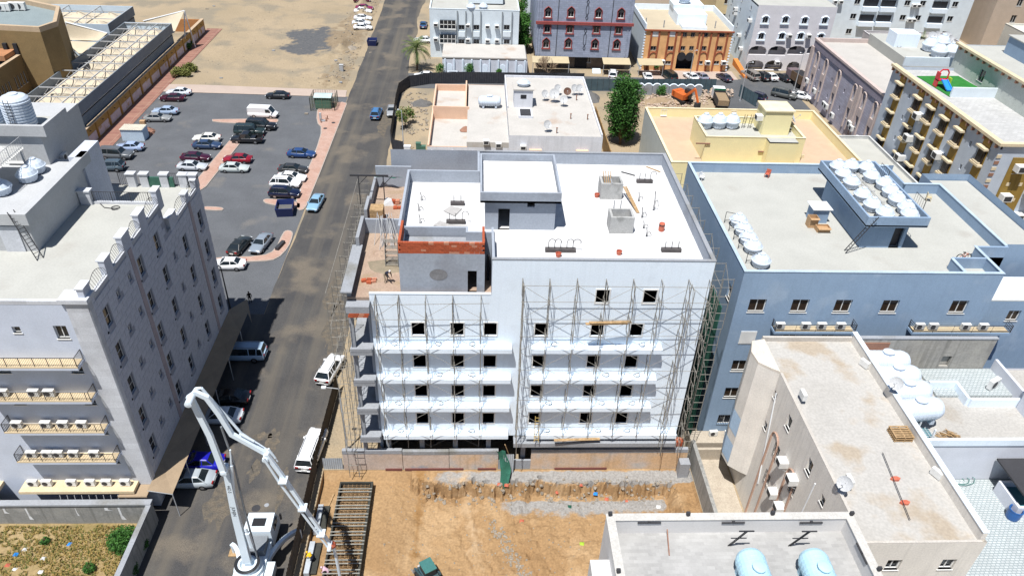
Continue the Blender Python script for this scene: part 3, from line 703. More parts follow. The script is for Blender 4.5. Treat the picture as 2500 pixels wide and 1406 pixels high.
for i in range(5): MB().box(c.x+.6, c.x+.65, c.y-.05, c.y+1.2, ZTER+.28*i, ZTER+.28*i+.24).build('board', wood, t)
MB().box(c.x-.6, c.x+.65, c.y, c.y+1.2, ZTER+1.38, ZTER+1.42).build('lid', wood, t)
c = P(957, 655, ZTER); t = thing('scaffold_frame_stack', 'stacked yellowish scaffold frames leaning upright behind the worker', 'scaffold frames', c)
for k in range(5):
    y = c.y+.12*k; b = MB()
    for x in (-.55, .55): b.tube((c.x+x, y, ZTER), (c.x+x, y+.5, ZTER+2.4), .03)
    for z in (.3, .8, 1.3, 1.8, 2.35): b.tube((c.x-.55, y+.2*z, ZTER+z), (c.x+.55, y+.2*z, ZTER+z), .025)
    b.build('scaffold_frame', bamboo, t)
t = thing('leaning_rods', 'bundle of grey steel rods leaning on the terrace cross wall', 'steel rods', (-8.5, 59.3, ZTER))
for i in range(14): x = -9.2+rnd.uniform(0, 1.8); MB().tube((x+rnd.uniform(-.5, .9), 57.5+rnd.uniform(-.6, .3), ZTER), (x, 59.85, ZTER+1.9+rnd.uniform(0, .4)), .022, 4).build('rod', steel, t)
c = P(945, 500, ZTER); t = thing('steel_trestle', 'red brown steel hoist frame standing over the rear terrace', 'hoist frame', c)
b = MB()
for x in (-2.6, -.2):
    b.bar((c.x+x, c.y, ZTER), (c.x+x, c.y, ZTER+3.2), .09); b.bar((c.x+x, c.y, ZTER+2.2), (c.x+x+.9, c.y, ZTER+3.2), .06)
b.build('post', darkmetal, t); MB().bar((c.x-3.4, c.y, ZTER+3.2), (c.x+.3, c.y, ZTER+3.2), .14).build('beam', darkmetal, t)
tag(MB().add([(c.x-.4, c.y-.3, ZTER), (c.x+.7, c.y-.2, ZTER), (c.x+.6, c.y+.6, ZTER), (c.x-.3, c.y+.5, ZTER), (c.x-.2, c.y-.1, ZTER+.55), (c.x+.5, c.y-.1, ZTER+.6), (c.x+.4, c.y+.4, ZTER+.5), (c.x-.1, c.y+.4, ZTER+.6)], [(0, 1, 5, 4), (1, 2, 6, 5), (2, 3, 7, 6), (3, 0, 4, 7), (4, 5, 6, 7)]).build('cement_sack', white_metal), 'white sack heaped below the hoist frame', 'sack')
heap = mat('wet_mortar', (.20, .17, .12), (.26, .21, .15), 1.5, .8)
def mound(name, lab, c, rx, ry, h, m, n=14, cat='pile'):
    b = MB(); vs = [(c[0], c[1], c[2]+h)]
    for q in (.35, .7, 1.0):
        for i in range(n): t = 2*math.pi*i/n; k = q*(.85+.3*hsh(i+int(c[0]*7), q*3)); vs.append((c[0]+rx*k*math.cos(t), c[1]+ry*k*math.sin(t), c[2]+h*(1-q**1.3)*(.8+.4*hsh(i, q*9)) if q < 1 else c[2]-.02))
    fs = [(0, 1+i, 1+(i+1) % n) for i in range(n)]+[(1+r*n+i, 1+(r+1)*n+i, 1+(r+1)*n+(i+1) % n, 1+r*n+(i+1) % n) for r in (0, 1) for i in range(n)]
    return tag(b.add(vs, fs).build(name, m), lab, cat)
mound('mortar_heap', 'flat heap of wet brown mortar beside the worker', P(948, 650, ZTER), 2.0, 1.3, .22, heap)
mound('sand_heap', 'small heap of sand under the steel rods', P(930, 620, ZTER), .9, .6, .3, terr)
# ================================================================== stone-clad block on the left
stoneb = mat('grey_stone_block', (0.5, 0.53, 0.6), (0.465, 0.493, 0.558), .9, .85, .12, 7)
stonej = mat('stone_joint_mortar', (.33, .35, .41), rough=.95)
stonep = mat('pink_stone_strip', (.40, .35, .37), (.35, .305, .325), .9, .85, .15)
lfront = mat('pale_lilac_render', (0.54, 0.59, 0.69), (0.497, 0.543, 0.635), .6, .9, .06, 9)
lstone = coursed('pale_pilaster_stone', (.60, .62, .66), (.50, .51, .55), 3, .7, 0, .02, axis='x')
LX, LY0, LY1, LYS = -28.7, 45.1, 70.0, 60.4
cream = mat('cream_tile_floor', (.62, .50, .33), (.56, .45, .29), 1.5, .9, .1)
T = thing('stone_clad_apartment_block', 'stone clad apartment block with crenellated parapet, roof terrace and air conditioner balconies', 'building', (-36, 57, 0))
big = [(y, z) for y in (47.15, 54.2, 58.05, 63.6, 68.4) for z in (6.05, 9.65, 13.25, 16.85, 20.4) if not (z > 20 and y > 60)]
sml = [(y, z) for y in (49.5, 51.9, 60.6) for z in (6.5, 10.15, 13.65, 17.3, 20.8) if not (z > 20 and y > 60)]
wr = [('R', y, z, .95, 1.75, 'dark') for y, z in big]+[('R', y, z, .5, .7, 'plain') for y, z in sml]
block(T, -60, LX, LY0, LYS, 0, 23.0, stonej, [w for w in wr if w[1] < LYS], 'R')
block(T, -60, LX, LYS, LY1, 0, 20.0, stonej, [w for w in wr if w[1] > LYS], 'RB')
block(T, -60, LX, LY0, LYS, 0, 23.0, lfront, [('F', x, z, .95, 1.25, 'slide') for x in (-36.92, -31.33) for z in (6.4, 10.0, 13.45, 16.9, 20.43)]+[('F', -34.57, z+.15, .6, .6, 'plain') for z in (6.4, 10.0, 13.4, 16.95, 20.5)], 'F')
# individual facing stones on the street side: near ones are parts, the rest one part
st = []
row = 0; z = .4; hb, lb = .6, 1.1
while z+hb < 24:
    y = LY0+1.2+(lb/2 if row % 2 else 0)-lb
    while y < LY1:
        y0, y1 = max(y, LY0+.02), min(y+lb, LY1)
        ok = y1-y0 > .3 and z+hb < (23.0 if y1 < LYS else 20.0)
        for wy, wz, hw, hh in [(a, c, .56, .95) for a, c in big]+[(a, c, .33, .43) for a, c in sml]:
            if y0 < wy+hw and y1 > wy-hw and z < wz+hh-.08 and z+hb > wz-hh+.08:
                if y0 < wy-hw: y1 = wy-hw
                elif y1 > wy+hw: y0 = wy+hw
                else: ok = False
        ok = ok and y1-y0 > .12
        if ok: st.append((y0, y1, z))
        y += lb
    z += hb; row += 1
st.sort(key=lambda q: (PW*0+(V((LX, (q[0]+q[1])/2, q[2]+.3))-V((0, 0, CAM_H))).length))
cache = {}; rest = MB()
for i, (y0, y1, z) in enumerate(st):
    pink = False
    if i < 290:
        k = (round(y1-y0, 2), pink)
        if k not in cache: cache[k] = MB().box(-.02, .03, .012, y1-y0-.012, .012, hb-.012).mesh('facing_stone', stonep if pink else stoneb)
        link('facing_stone', cache[k], T, loc=(LX+rnd.uniform(0, .012), y0, z))
    else:
        e = rnd.uniform(0, .012); rest.box(LX-.02, LX+.03+e, y0+.012, y1-.012, z+.012, z+hb-.012, 1 if pink else 0)
tag(rest.build('facing_stones', [stoneb, stonep], T), None, None, kind='stuff')
for y in (53.0, 66.4): MB().box(LX+.03, LX+.075, y-.32, y+.32, .4, 22.9 if y < LYS else 19.9).build('stone_strip', stonep, T)
for y, z in big: MB().lathe([(0, .05), (.11, .05), (.11, 0)], (LX+.02, y-.75, z-1.05), 8, axis='x').build('vent_pipe', dark, T)
MB().box(-30.25, LX+.06, LY0-.12, LY0-.004, .3, 23.4).build('corner_pilaster', lstone, T)
MB().box(LX-.01, LX+.12, LY0-.05, LY0+.5, .3, 23.4).build('corner_pilaster', lstone, T)
MB().box(-30.6, LX+.25, LY0-.3, LY0+1.1, 23.3, 23.65).build('cornice', lstone, T)
# roof, crenellated parapet with curved iron railings
slab(T, -60, LX-.02, LY0+.02, LYS, 23.0, roofpale)
slab(T, -60, LX-.02, LYS, LY1-.02, 19.9, roofpale)
MB().box(-60, -29.0, LY0+.02, LY0+.3, 22.9, 23.35).build('parapet', lstone, T)
def crenel(y0, y1, z0, z1): MB().box(LX-.45, LX+.02, y0, y1, z0-.6, z1).build('parapet_pier', stoneb, T); MB().box(LX-.55, LX+.1, y0-.06, y1+.06, z1, z1+.12).build('coping', lstone, T)
for a, c in ((45.15, 46.2), (48.9, 50.0), (52.3, 53.8), (55.9, 57.3), (60.2, 61.2)): crenel(a, c, 23.0, 24.35)
for a, c in ((61.3, 63.1), (66.0, 66.9), (69.0, 70.0)): crenel(a, c, 20.0, 20.9)
def arched_rail(y0, y1, zb, h):
    b = MB(); n = 9; c = (y0+y1)/2
    for i in range(n+1):
        y = y0+(y1-y0)*i/n; top = h*(.55+.45*math.sin(math.pi*i/n))
        b.path([(LX-.1, y, zb), (LX-.02+.12, y, zb+top*.35), (LX-.15, y, zb+top)], .018, 4)
    for k in range(n): 
        ya, yb = y0+(y1-y0)*k/n, y0+(y1-y0)*(k+1)/n
        b.bar((LX-.15, ya, zb+h*(.55+.45*math.sin(math.pi*k/n))), (LX-.15, yb, zb+h*(.55+.45*math.sin(math.pi*(k+1)/n))), .03)
    b.build('iron_railing', darkmetal, T)
for a, c, z in ((46.2, 48.9, 23.15), (50, 52.3, 23.15), (53.8, 55.9, 23.15), (57.3, 60.2, 23.15), (63.1, 66, 20.1), (66.9, 69, 20.1)):
    MB().box(LX-.3, LX+.03, a, c, z-.35, z).build('parapet_sill', lstone, T); arched_rail(a+.06, c-.06, z, 1.25)
def pil(x, y, z0, z1, s=.5): MB().box(x-s, x+s, y-.3, y+.3, z0, z1).build('parapet_pier', lstone, T); MB().box(x-s-.08, x+s+.08, y-.38, y+.38, z1, z1+.12).build('coping', lstone, T)
# rear parapet of the lower terrace
for x in (-35.2, -33.9, -31.9, -30.0, LX-.3): pil(x, LY1-.3, 19.9, 21.3, .4)
MB().box(-33.5, -31.0, LY1-.5, LY1-.3, 19.9, 21.0).build('parapet', mat('green_glazed_panel', (.03, .10, .075), (.05, .14, .10), 2, .4), T)
for a, c in ((-36.5, -35.6), (-31.5, -30.4), (-29.6, LX-.7)): railing(T, [(a, LY1-.3, 19.9), (c, LY1-.3, 19.9)], 1.5, darkmetal, .16, 'iron_railing')
pil(-35.0, LYS, 22.8, 24.3); railing(T, [(-34.4, LYS, 23.0), (-29.3, LYS, 23.0)], 1.2, darkmetal, .2, 'iron_railing')
MB().box(-34.5, -29.2, LYS-.1, LYS+.15, 22.7, 23.25).build('parapet', lstone, T)
# penthouse
pent = mat('penthouse_render', (0.44, 0.45, 0.46), (0.405, 0.414, 0.423), .6, .9, .08)
MB().box(-60, -35.6, 52.4, 63.6, 22.9, 25.6).build('penthouse_wall', pent, T)
MB().box(-60, -35.35, 52.1, 52.55, 25.6, 26.6).box(-36.0, -35.35, 52.55, 63.7, 25.6, 26.6).box(-60, -36, 52.55, 63.7, 25.6, 25.75).build('penthouse_parapet', pent, T)
MB().box(-36.6, -35.4, 62.4, 66.0, 19.9, 26.6).build('penthouse_wall', stoneb, T)
d = thing_door = MB().box(-37.9, -36.7, 52.36, 52.42, 23.0, 25.2).build('door', mat('brown_tinted_door', (.10, .08, .045), rough=.3), T); MB().box(-38.05, -36.55, 52.3, 52.36, 22.98, 25.35).build('door_frame', lstone, d)
ladder('black steel ladder leaning on the penthouse parapet of the stone clad block', (-34.9, 51.2, 23.0), (-36.5, 52.3, 26.8), .5, side=V((.55, .83, 0)))
# taller stair tower carrying the ribbed tanks
MB().box(-60, -38.4, 62.5, 70, 22, 28.6).build('stair_tower', pent, T); MB().box(-60.2, -37.7, 62.2, 62.5, 28.6, 29.6).box(-38.0, -37.7, 62.5, 66.5, 28.6, 29.6).build('stair_tower_parapet', pent, T)
window(T, (-41.2, 62.5, 26.0), 0, 1.5, 1.2, 'slide', -.02)
MB().box(-60, -38.0, 62.5, 66.5, 28.5, 28.7).build('tank_slab', roofpale, T)
for px, py, lab in ((150, 390, 'white ribbed upright water tank with black ladder on the stair tower'), (40, 390, 'second ribbed upright water tank partly out of view on the stair tower')):
    pass
tall_tank((-40.6, 64.2, 28.7), 0, 'white ribbed upright water tank with black ladder on the stair tower')
tall_tank((-43.3, 64.2, 28.7), 0, 'white ribbed upright water tank behind its twin at the frame edge of the stair tower')
shade = mat('corrugated_shade', (.62, .62, .60), (.55, .55, .54), 2)
t = thing('sheet_metal_canopy', 'slanted corrugated metal canopy with railing over roof tanks', 'canopy', (-41, 58.5, 26))
b = MB()
for i in range(16): y = 56.3+.3*i; b.add([(-45, y, 28.2), (-39.3, y, 28.0), (-39.3, y+.28, 28.05), (-45, y+.28, 28.25)], [(0, 1, 2, 3)]); b.box(-45, -39.3, y+.26, y+.3, 28.02, 28.2)
b.build('roof_sheet', shade, t)
for y in (56.5, 60.8): MB().bar((-39.5, y, 25.7), (-39.5, y, 28), .12).build('post', steel, t)
railing(t, [(-39.3, 56.3, 28.2), (-39.3, 61, 28.2)], .9, steel, .3)
for i, (x, y) in enumerate(((-38.6, 57.0), (-37.6, 59.4), (-37.7, 61.0))): dome_tank((x-1.2, y, 25.75), 0, 'shaded round water tank under the sheet metal canopy', 'tanks under the canopy')
split_ac((-38.2, 64.6, 25.2), math.pi/2, 'outdoor air conditioner bracketed to the stair tower wall')
split_ac((-34.6, 63.0, 21.0), math.pi/2, 'outdoor air conditioner on the pier by the lower terrace')
b = MB(); q = [P(243, 496, 23.05), P(255, 507, 23.05), P(275, 509, 23.05), P(290, 508, 23.05)]
tag(b.path(q, .04).path([q[-1]+V((.35*math.cos(a)-.3, .35*math.sin(a), .03)) for a in [i*.6 for i in range(11)]], .035).build('hose', darkmetal), 'coiled black hose on the pale roof terrace', 'hose')
# front balconies for air conditioners
bi = 0
for zf, x0 in ((17.75, -42), (14.2, -39.2), (10.65, -38.4), (7.1, -38.6)):
    x1 = -30.45; y0 = LY0-1.1
    s = MB().box(x0, x1, y0, LY0-.003, zf-.22, zf).build('balcony', lfront, T)
    MB().box(x0+.05, x1-.12, y0+.12, LY0-.003, zf, zf+.03).build('balcony_floor', cream, s)
    MB().box(x0, x1, y0, y0+.1, zf, zf+.14).build('balcony_upstand', cream, s)
    railing(s, [(x0+.03, LY0, zf), (x0+.03, y0+.05, zf), (x1-.05, y0+.05, zf), (x1-.05, LY0, zf)], 1.0, darkmetal, .13, 'balcony_railing')
    xs = {0: [], 1: [-37.5, -35.1, -33.9], 2: [-37.6, -35.3, -33.9, -32.4], 3: [-37.6, -36.3, -35.4, -34.1, -32.4]}[bi]
    nm = ['', 'top occupied', 'middle', 'lowest'][bi]
    for x in xs: split_ac((x, LY0-.45, zf+.03), 0, f'outdoor air conditioner in the {nm} balcony of the stone clad block', f'air conditioners in the {nm} balcony')
    bi += 1
MB().box(-39.6, -29.8, LY0-1.3, LY0-.003, 3.3, 3.6).build('air_conditioner_ledge', cream, T)
for x in (-38.6, -37.4, -35.3, -33.7, -32.3, -30.7): split_ac((x, LY0-.6, 3.6), 0, 'outdoor air conditioner in a row on the ledge above the pergola', 'air conditioners on the ground floor ledge')
MB().box(-60, -41.5, LY0-1.6, LY0-.003, 3.2, 3.55).build('air_conditioner_ledge', cream, T)
t = thing('wire_pergola', 'dark wire pergola with timber bars below the ledge of the stone clad block', 'pergola', (-33, 44, 0))
for x in [-36.2+.62*i for i in range(10)]: MB().bar((x, LY0-1.35, 3.2), (x, 43.55, 2.0), .04).build('wire', steel, t)
MB().box(-36.6, -30.1, 43.5, 43.6, 1.9, 2.05).build('edge_beam', darkmetal, t)
small('timber_stack', 'stack of timber beams under the wire pergola', 'timber', MB().box(-34.6, -31.8, 43.7, 44.1, .1, .5).box(-34.2, -32, 43.75, 44.05, .5, .7), wood)
MB().box(-60, -29.2, LY0-1.25, LY0-.1, .03, .06).build('yard_floor', dark, T)  # near-black floor colour carries the shade under the ledge
# parking canopy along the street side
tan = mat('tan_shade_fabric', (.34, .255, .17), (.30, .225, .15), .8, .9, .06)
t = thing('car_park_canopy', 'long tan fabric car shade fixed along the foot of the stone clad block', 'canopy', (-27.5, 57, 0))
cv = [(556, 752), (586, 785), (548, 868), (518, 892), (475, 985), (432, 1085), (428, 1170), (407, 1215)]
b = MB(); ys = [43.9, 47.6, 52.4, 57.2, 62.0, 66.8, 70.2]
for a, c in zip(ys[:-1], ys[1:]):
    zz = 3.6
    b2 = MB().add([(LX+.06, a, zz), (LX+2.1, a, zz-.5), (LX+2.1, c, zz-.5), (LX+.06, c, zz), (LX+1, (a+c)/2, zz-.42)], [(0, 1, 4), (1, 2, 4), (2, 3, 4), (3, 0, 4)]); b2.build('shade_panel', tan, t)
    MB().bar((LX+.05, a, zz-.05), (LX+2.1, a, zz-.55), .06).build('rafter', steel, t)
    MB().tube((LX+2.08, a+.02, .02), (LX+2.08, a+.02, zz-.5), .05).build('post', steel, t)
b = MB().add([(LX+.06, 70.2, 3.6), (LX+2.1, 70.2, 3.1), (LX+3.0, 68.4, 3.0), (LX+1.5, 72.6, 3.4)], [(0, 1, 3), (1, 2, 3)]); b.build('shade_panel', tan, t)
MB().box(-31.2, LX-.02, 43.6, 44.95, 3.0, 3.15).build('shade_panel', tan, t)
# boundary wall of the weedy plot
bw = mat('stained_cement_wall', (.30, .295, .275), (.24, .24, .23), .5, .9, .12, 7, streak=.35, dirt=(.38, .37, .35), dsc=.5, dth=.6)
t = thing('plot_boundary_wall', 'stained grey cement wall enclosing the weedy plot', 'wall', (-28.3, 40, 0))
MB().box(-62, -28.35, 43.1, 43.45, -.1, 2.6).build('wall', bw, t); MB().box(-62, -28.3, 43.0, 43.6, 2.6, 2.8).build('coping', concrete, t)
MB().box(-28.65, -28.3, 20, 43.1, -.1, 2.6).build('wall', bw, t); MB().box(-28.7, -28.25, 20, 43.0, 2.6, 2.72).build('coping', concrete, t)
wsp = mat('white_paint_drips', (.72, .74, .76), (.6, .6, .6), 3)
for px, w, h in ((75, .25, 1.6), (195, .12, 1.1), (300, .3, 1.7), (22, .3, .7), (270, .5, .4)):
    c = PY(px, 1265, 43.09); b = MB().add([(c.x-w*.3, 43.085, 2.3), (c.x+w*.3, 43.085, 2.3), (c.x+w*.25, 43.085, 2.3-h*.6), (c.x+w, 43.085, 2.3-h), (c.x-w*.4, 43.085, 2.3-h*.95)], [(4, 3, 2, 1, 0)]); b.build('paint_drip', wsp, t)
# ================================================================== blue grey block
bluew = mat('blue_grey_render', (0.25, 0.345, 0.47), (0.23, 0.317, 0.432), .35, .9, .07, 8, dirt=(.285, .37, .48), dsc=.4, streak=.06)
BX0, BX1, BY0, BY1, BZ = 23.6, 47.2, 52.9, 74.6, 21.25
T = thing('blue_grey_apartment_block', 'blue grey rendered apartment block with pale flat roof and tank house', 'building', (35, 63, 0))
bw_ = [('F', x, 17.55, 1.55, 1.45, 'brown') for x in (25.55, 29.5, 33.5, 37.9, 44.4)]+[('F', 25.45, z, 1.4, 1.35, 'brown') for z in (10.35, 6.8)]+[('F', 25.5, 3.1, 1.4, 1.3, 'bars'), ('F', 25.5, 13.9, 1.4, 1.4, 'slide')]
bw_ += [('F', x, z, 1.3, 1.3, 'brown') for x in (29.5, 33.2, 42.6, 45.2) for z in (13.9, 10.3)]+[('L', 55.1, 17.5, .9, 1.5, 'brown'), ('L', 58, 10, .9, 1.4, 'brown')]
block(T, BX0, BX1, BY0, BY1, 0, BZ, bluew, bw_, 'FLB')
MB().box(24.75, 26.25, BY0-.06, BY0+.1, 13.25, 14.6).build('roller_shutter', alu, T)
slab(T, BX0+.02, BX1-.02, BY0+.02, BY1-.02, 20.15, roofpale)
b = MB().box(BX0+.012, BX1-.01, BY0+.012, BY0+.22, 20, BZ).box(BX0+.012, BX0+.22, BY0+.22, BY1-.22, 20, BZ).box(BX0+.012, 46.4, BY1-.22, BY1-.012, 20, BZ).box(46.2, 46.4, 70.2, BY1-.22, 20, BZ)
b.box(46.4, 50.3, 70.0, 70.2, 19, BZ).box(50.1, 50.3, 57.6, 70.0, 19, BZ).box(47.2, 50.3, 57.4, 57.6, 19, BZ).box(47.0, 47.2, BY0+.22, 57.4, 18, BZ).box(43.6, 43.8, 53.1, 55.4, 20.1, BZ).box(43.8, 47.0, 55.4, 55.6, 20.1, BZ)
o = b.build('parapet', bluew, T)
cb = MB().box(BX0-.04, BX1+.04, BY0-.04, BY0+.26, BZ, BZ+.06).box(BX0-.04, BX0+.26, BY0+.26, BY1-.26, BZ, BZ+.06).box(BX0-.04, 46.5, BY1-.26, BY1+.04, BZ, BZ+.06).box(46.15, 50.35, 69.96, 70.24, BZ, BZ+.07).box(50.06, 50.34, 57.64, 69.96, BZ, BZ+.06).box(46.96, 47.24, 53.16, 57.6, BZ, BZ+.05).box(43.56, 43.84, 53.16, 55.4, BZ, BZ+.05)
cb.build('coping', mat('pale_blue_coping', (.42, .52, .62), rough=.9), o)
block(T, BX1, 50.3, 57.4, 70.2, 0, 20.1, bluew, [], 'FR'); MB().box(47.1, 50.2, 57.5, 70.1, 19.9, 20.14).build('roof', roofpale, T)
wallface(MB(), (BX1, BY0, 0), (0, 1, 0), BY1-BY0, 20.1, []).build('wall', bluew, T)
# lower wing with ribbed metal roof on the right
block(T, BX1+.02, 56, 53.4, 57.3, 0, 17.9, bluew, [('F', 50.5, 16.2, 1.2, 1.2, 'brown')], 'FRB')
wm_ = MB()
for i in range(14): wm_.box(47.3, 56, 53.5+.27*i, 53.5+.27*i+.22, 17.9, 18.0+.0)
wm_.build('ribbed_roof', white_metal, T); MB().box(47.25, 56, 53.42, 57.3, 17.85, 17.93).build('roof', roofpale, T)
block(T, 50.4, 56, 59, 74, 0, 20.6, bluew, [('L', 62, 18.6, 3.4, 1.2, 'plain')], 'FRBL'); MB().box(50.5, 55.9, 59.1, 73.9, 19.6, 19.8).build('roof', roofpale, T)
# tank house with cantilevered tray
block(T, 36.75, 40.9, 58.85, 68.5, 20.15, 23.0, bluew, [], 'FRBL', [('F', 40.1, 21.25, 1.0, 2.2)], 'tank_house_wall')
MB().box(39.65, 40.55, 59.3, 59.35, 20.15, 22.35).build('door', darkmetal, T)
MB().box(36.1, 42.0, 57.95, 69.8, 23.0, 23.15).build('tank_tray_floor', bluew, T)
o = MB().box(36.1, 42.0, 57.95, 58.13, 22.95, 24.0).box(36.1, 36.28, 58.13, 69.62, 22.95, 24.0).box(41.82, 42.0, 58.13, 69.62, 22.95, 24.0).box(36.1, 42.0, 69.62, 69.8, 22.95, 24.0).build('tank_tray_parapet', bluew, T)
MB().box(36.28, 41.82, 58.13, 69.62, 23.15, 23.2).build('tank_tray_floor', roofpale, T)
for i, (x, y) in enumerate(((37.6, 68.8), (39.1, 69.0), (40.6, 68.6), (37.5, 67.1), (37.6, 65.3), (40.3, 66.7), (40.9, 65.1), (40.8, 63.5), (37.6, 62.7), (40.7, 61.9), (40.8, 60.2), (37.7, 60.7), (38.2, 59.1), (40.5, 58.9))):
    dome_tank((x, y, 23.2), .4*i, 'white domed water tank in the tray above the blue grey roof', 'tanks in the blue grey tank tray', scale=(.95, .95, 1.0))
pf = MB()
for y in (60, 62.2, 64.4, 66.4, 68): pf.bar((38.4, y, 23.35), (39.8, y, 23.35), .05)
pf.bar((39.0, 58.6, 23.4), (39.0, 69, 23.4), .05); pf.bar((39.4, 58.6, 23.4), (39.4, 69, 23.4), .05)
tag(pf.build('tank_pipework', steel), 'grey pipe run between the rows of domed tanks', 'pipes')
for i, (y, lab) in enumerate(((62.7, 'white domed tank at the rear end of the roof edge row'), (61.0, 'second white domed tank of the roof edge row'), (59.4, 'white domed tank midway along the roof edge row'), (57.9, 'white domed tank nearest the gap in the roof edge row'), (55.5, 'white domed tank standing apart at the front roof corner'))): dome_tank((26.0, y, 20.15), .3*i, lab+' of the blue block')
for i, y in enumerate((63.2, 61.6, 60, 58.4, 55.9)):
    t = thing('pipe_frame', 'thin bent pipe frame beside the domed tanks at the blue grey roof edge', 'pipe frame', (24.8, y, 20.15), group='pipe frames beside roof edge tanks')
    MB().path([(24.8, y, 20.15), (24.8, y, 21.4), (25.6, y-.3, 21.4), (25.6, y-.3, 20.9)], .03).path([(24.8, y, 20.5), (25.3, y, 20.5)], .025).build('pipe', darkmetal, t)
ladder('black steel ladder leaning against the tank tray on the blue grey roof', (35.0, 58.0, 20.17), (36.9, 57.9, 24.2), .5, side=V((.2, 1, 0)))
for x, y in ((41.3, 66.8), (41.9, 60.6)):
    t = thing('steel_rail_panel', 'dark barred steel panel standing behind the tank tray', 'rail panel', (x+.4, y, 23), group='rail panels by the tank tray'); railing(t, [(x+.2, y-.9, 23.2), (x+.2, y+.9, 23.2)], 1.6, darkmetal, .3)
card = mat('cardboard', (.46, .30, .17), (.40, .25, .13), 2, .9, .1)
c = P(1998, 545, 20.15); t = thing('roof_hatch', 'blue grey roof vent hood with flat white lid', 'roof vent', c)
MB().box(c.x-.8, c.x+.8, c.y, c.y+1.4, 20.15, 21.7).build('hood', bluew, t); MB().box(c.x-1.0, c.x+1.0, c.y-.2, c.y+1.6, 21.7, 21.78).build('lid', white_metal, t)
for px, py, w, h, lab in ((1983, 557, .9, 1.1, 'open cardboard carton beside the roof vent hood'), (2010, 568, 1.3, .5, 'flattened cardboard stack on a pallet before the vent hood')):
    c = P(px, py, 20.15); t = thing('cardboard_box', lab, 'cardboard box', c)
    b = MB().box(c.x-w/2, c.x+w/2, c.y, c.y+.05, 20.15, 20.15+h).box(c.x-w/2, c.x+w/2, c.y+.75, c.y+.8, 20.15, 20.15+h).box(c.x-w/2, c.x-w/2+.05, c.y+.05, c.y+.75, 20.15, 20.15+h).box(c.x+w/2-.05, c.x+w/2, c.y+.05, c.y+.75, 20.15, 20.15+h).box(c.x-w/2+.05, c.x+w/2-.05, c.y+.05, c.y+.75, 20.15, 20.15+h*.6); b.build('carton', card, t)
    MB().add([(c.x-w/2, c.y, 20.15+h), (c.x+w/2, c.y, 20.15+h), (c.x+w/2, c.y-.25, 20.1+h), (c.x-w/2, c.y-.25, 20.1+h)], [(0, 1, 2, 3)]).build('flap', card, t)
def chair(px, py, z, m, lab, rz=0):
    c = P(px, py, z); t = thing('plastic_chair', lab, 'chair', c, rz)
    MB().box(-.25, .25, -.25, .25, .4, .45).build('seat', m, t, True); MB().box(-.25, .25, .22, .27, .45, .9).build('backrest', m, t, True)
    for x in (-.22, .22):
        for y in (-.22, .22): MB().bar((x, y, 0), (x, y, .4), .05).build('leg', m, t, True)
        MB().bar((x, -.22, .65), (x, .22, .65), .05).build('armrest', m, t, True)
chair(1712, 440, 20.15, white_metal, 'white plastic chair in the rear corner of the blue grey roof', .6)
chair(1872, 433, 20.15, redm, 'orange plastic chair by the rear parapet of the blue grey roof', -.7)
chair(2265, 490, 20.15, mat('cream_plastic', (.62, .52, .33), rough=.5), 'cream wheelbarrow shaped chair in the right roof recess', 1.2)
t = thing('parked_bicycle', 'small bicycle fallen against the front right roof recess', 'bicycle', P(2350, 634, 20.15))
c = P(2350, 634, 20.2)
for dx in (-.4, .4): MB().lathe([(.27, -.03), (.33, -.03), (.33, .03), (.27, .03), (.27, -.03)], (c.x+dx, c.y, 20.5), 14, axis='y').build('wheel', rubber, t)
MB().path([(c.x-.4, c.y, 20.5), (c.x-.1, c.y, 20.9), (c.x+.3, c.y, 20.9), (c.x+.4, c.y, 20.5)], .03).path([(c.x-.1, c.y, 20.9), (c.x, c.y, 20.5), (c.x+.3, c.y, 20.9)], .03).build('frame', redm, t); MB().box(c.x-.22, c.x, c.y-.06, c.y+.06, 20.98, 21.04).build('saddle', rubber, t); MB().bar((c.x+.3, c.y-.25, 21.0), (c.x+.3, c.y+.25, 21.0), .03).build('handlebar', steel, t)
# air conditioner ledges on its front
for x0, x1, xs, nm in ((27.4, 35.0, (28.0, 30.4, 31.9, 33.7), 'longer left'), (40.4, 49.8, (41.2, 42.5, 45.6, 47.3), 'right hand')):
    s = MB().box(x0, x1, BY0-.95, BY0-.003, 15.0, 15.25).build('balcony', bluew, T); MB().box(x0+.1, x1-.1, BY0-.85, BY0-.003, 15.25, 15.28).build('balcony_floor', cream, s)
    railing(s, [(x0+.05, BY0, 15.25), (x0+.05, BY0-.9, 15.25), (x1-.05, BY0-.9, 15.25), (x1-.05, BY0, 15.25)], .85, darkmetal, 1.6, 'balcony_railing', (1, .75, .5, .25))
    for x in xs: split_ac((x, BY0-.45, 15.28), 0, f'outdoor air conditioner on the {nm} balcony of the blue grey block', f'air conditioners on the {nm} blue grey balcony')
for i, x in enumerate((24.3, 25.9, 27.2)): split_ac((x+.1, BY0-.7, 1.5), .1, 'outdoor air conditioner at the foot of the blue grey wall', 'air conditioners at the blue grey wall foot')
# yard between the plots
yardm = mat('dirty_yard_concrete', (.42, .37, .30), (.36, .31, .25), .8, .95, .15)
t = thing('yard_wall', 'weathered grey yard wall between excavation and beige building', 'wall', (21.9, 44, 0))
MB().box(21.65, 22.0, 30, 50.6, -.6, 2.6).build('wall', bw, t); MB().box(22.0, 24.9, 50.3, 50.6, 0, 1.5).build('wall', yardm, t)
sheet('yard', [(22, 30), (25.4, 30), (25.4, 52.8), (22, 52.8)], .05, yardm)
MB().box(22.0, 27.6, 51.2, 52.85, 0, 1.5).build('low_ledge', yardm, T)
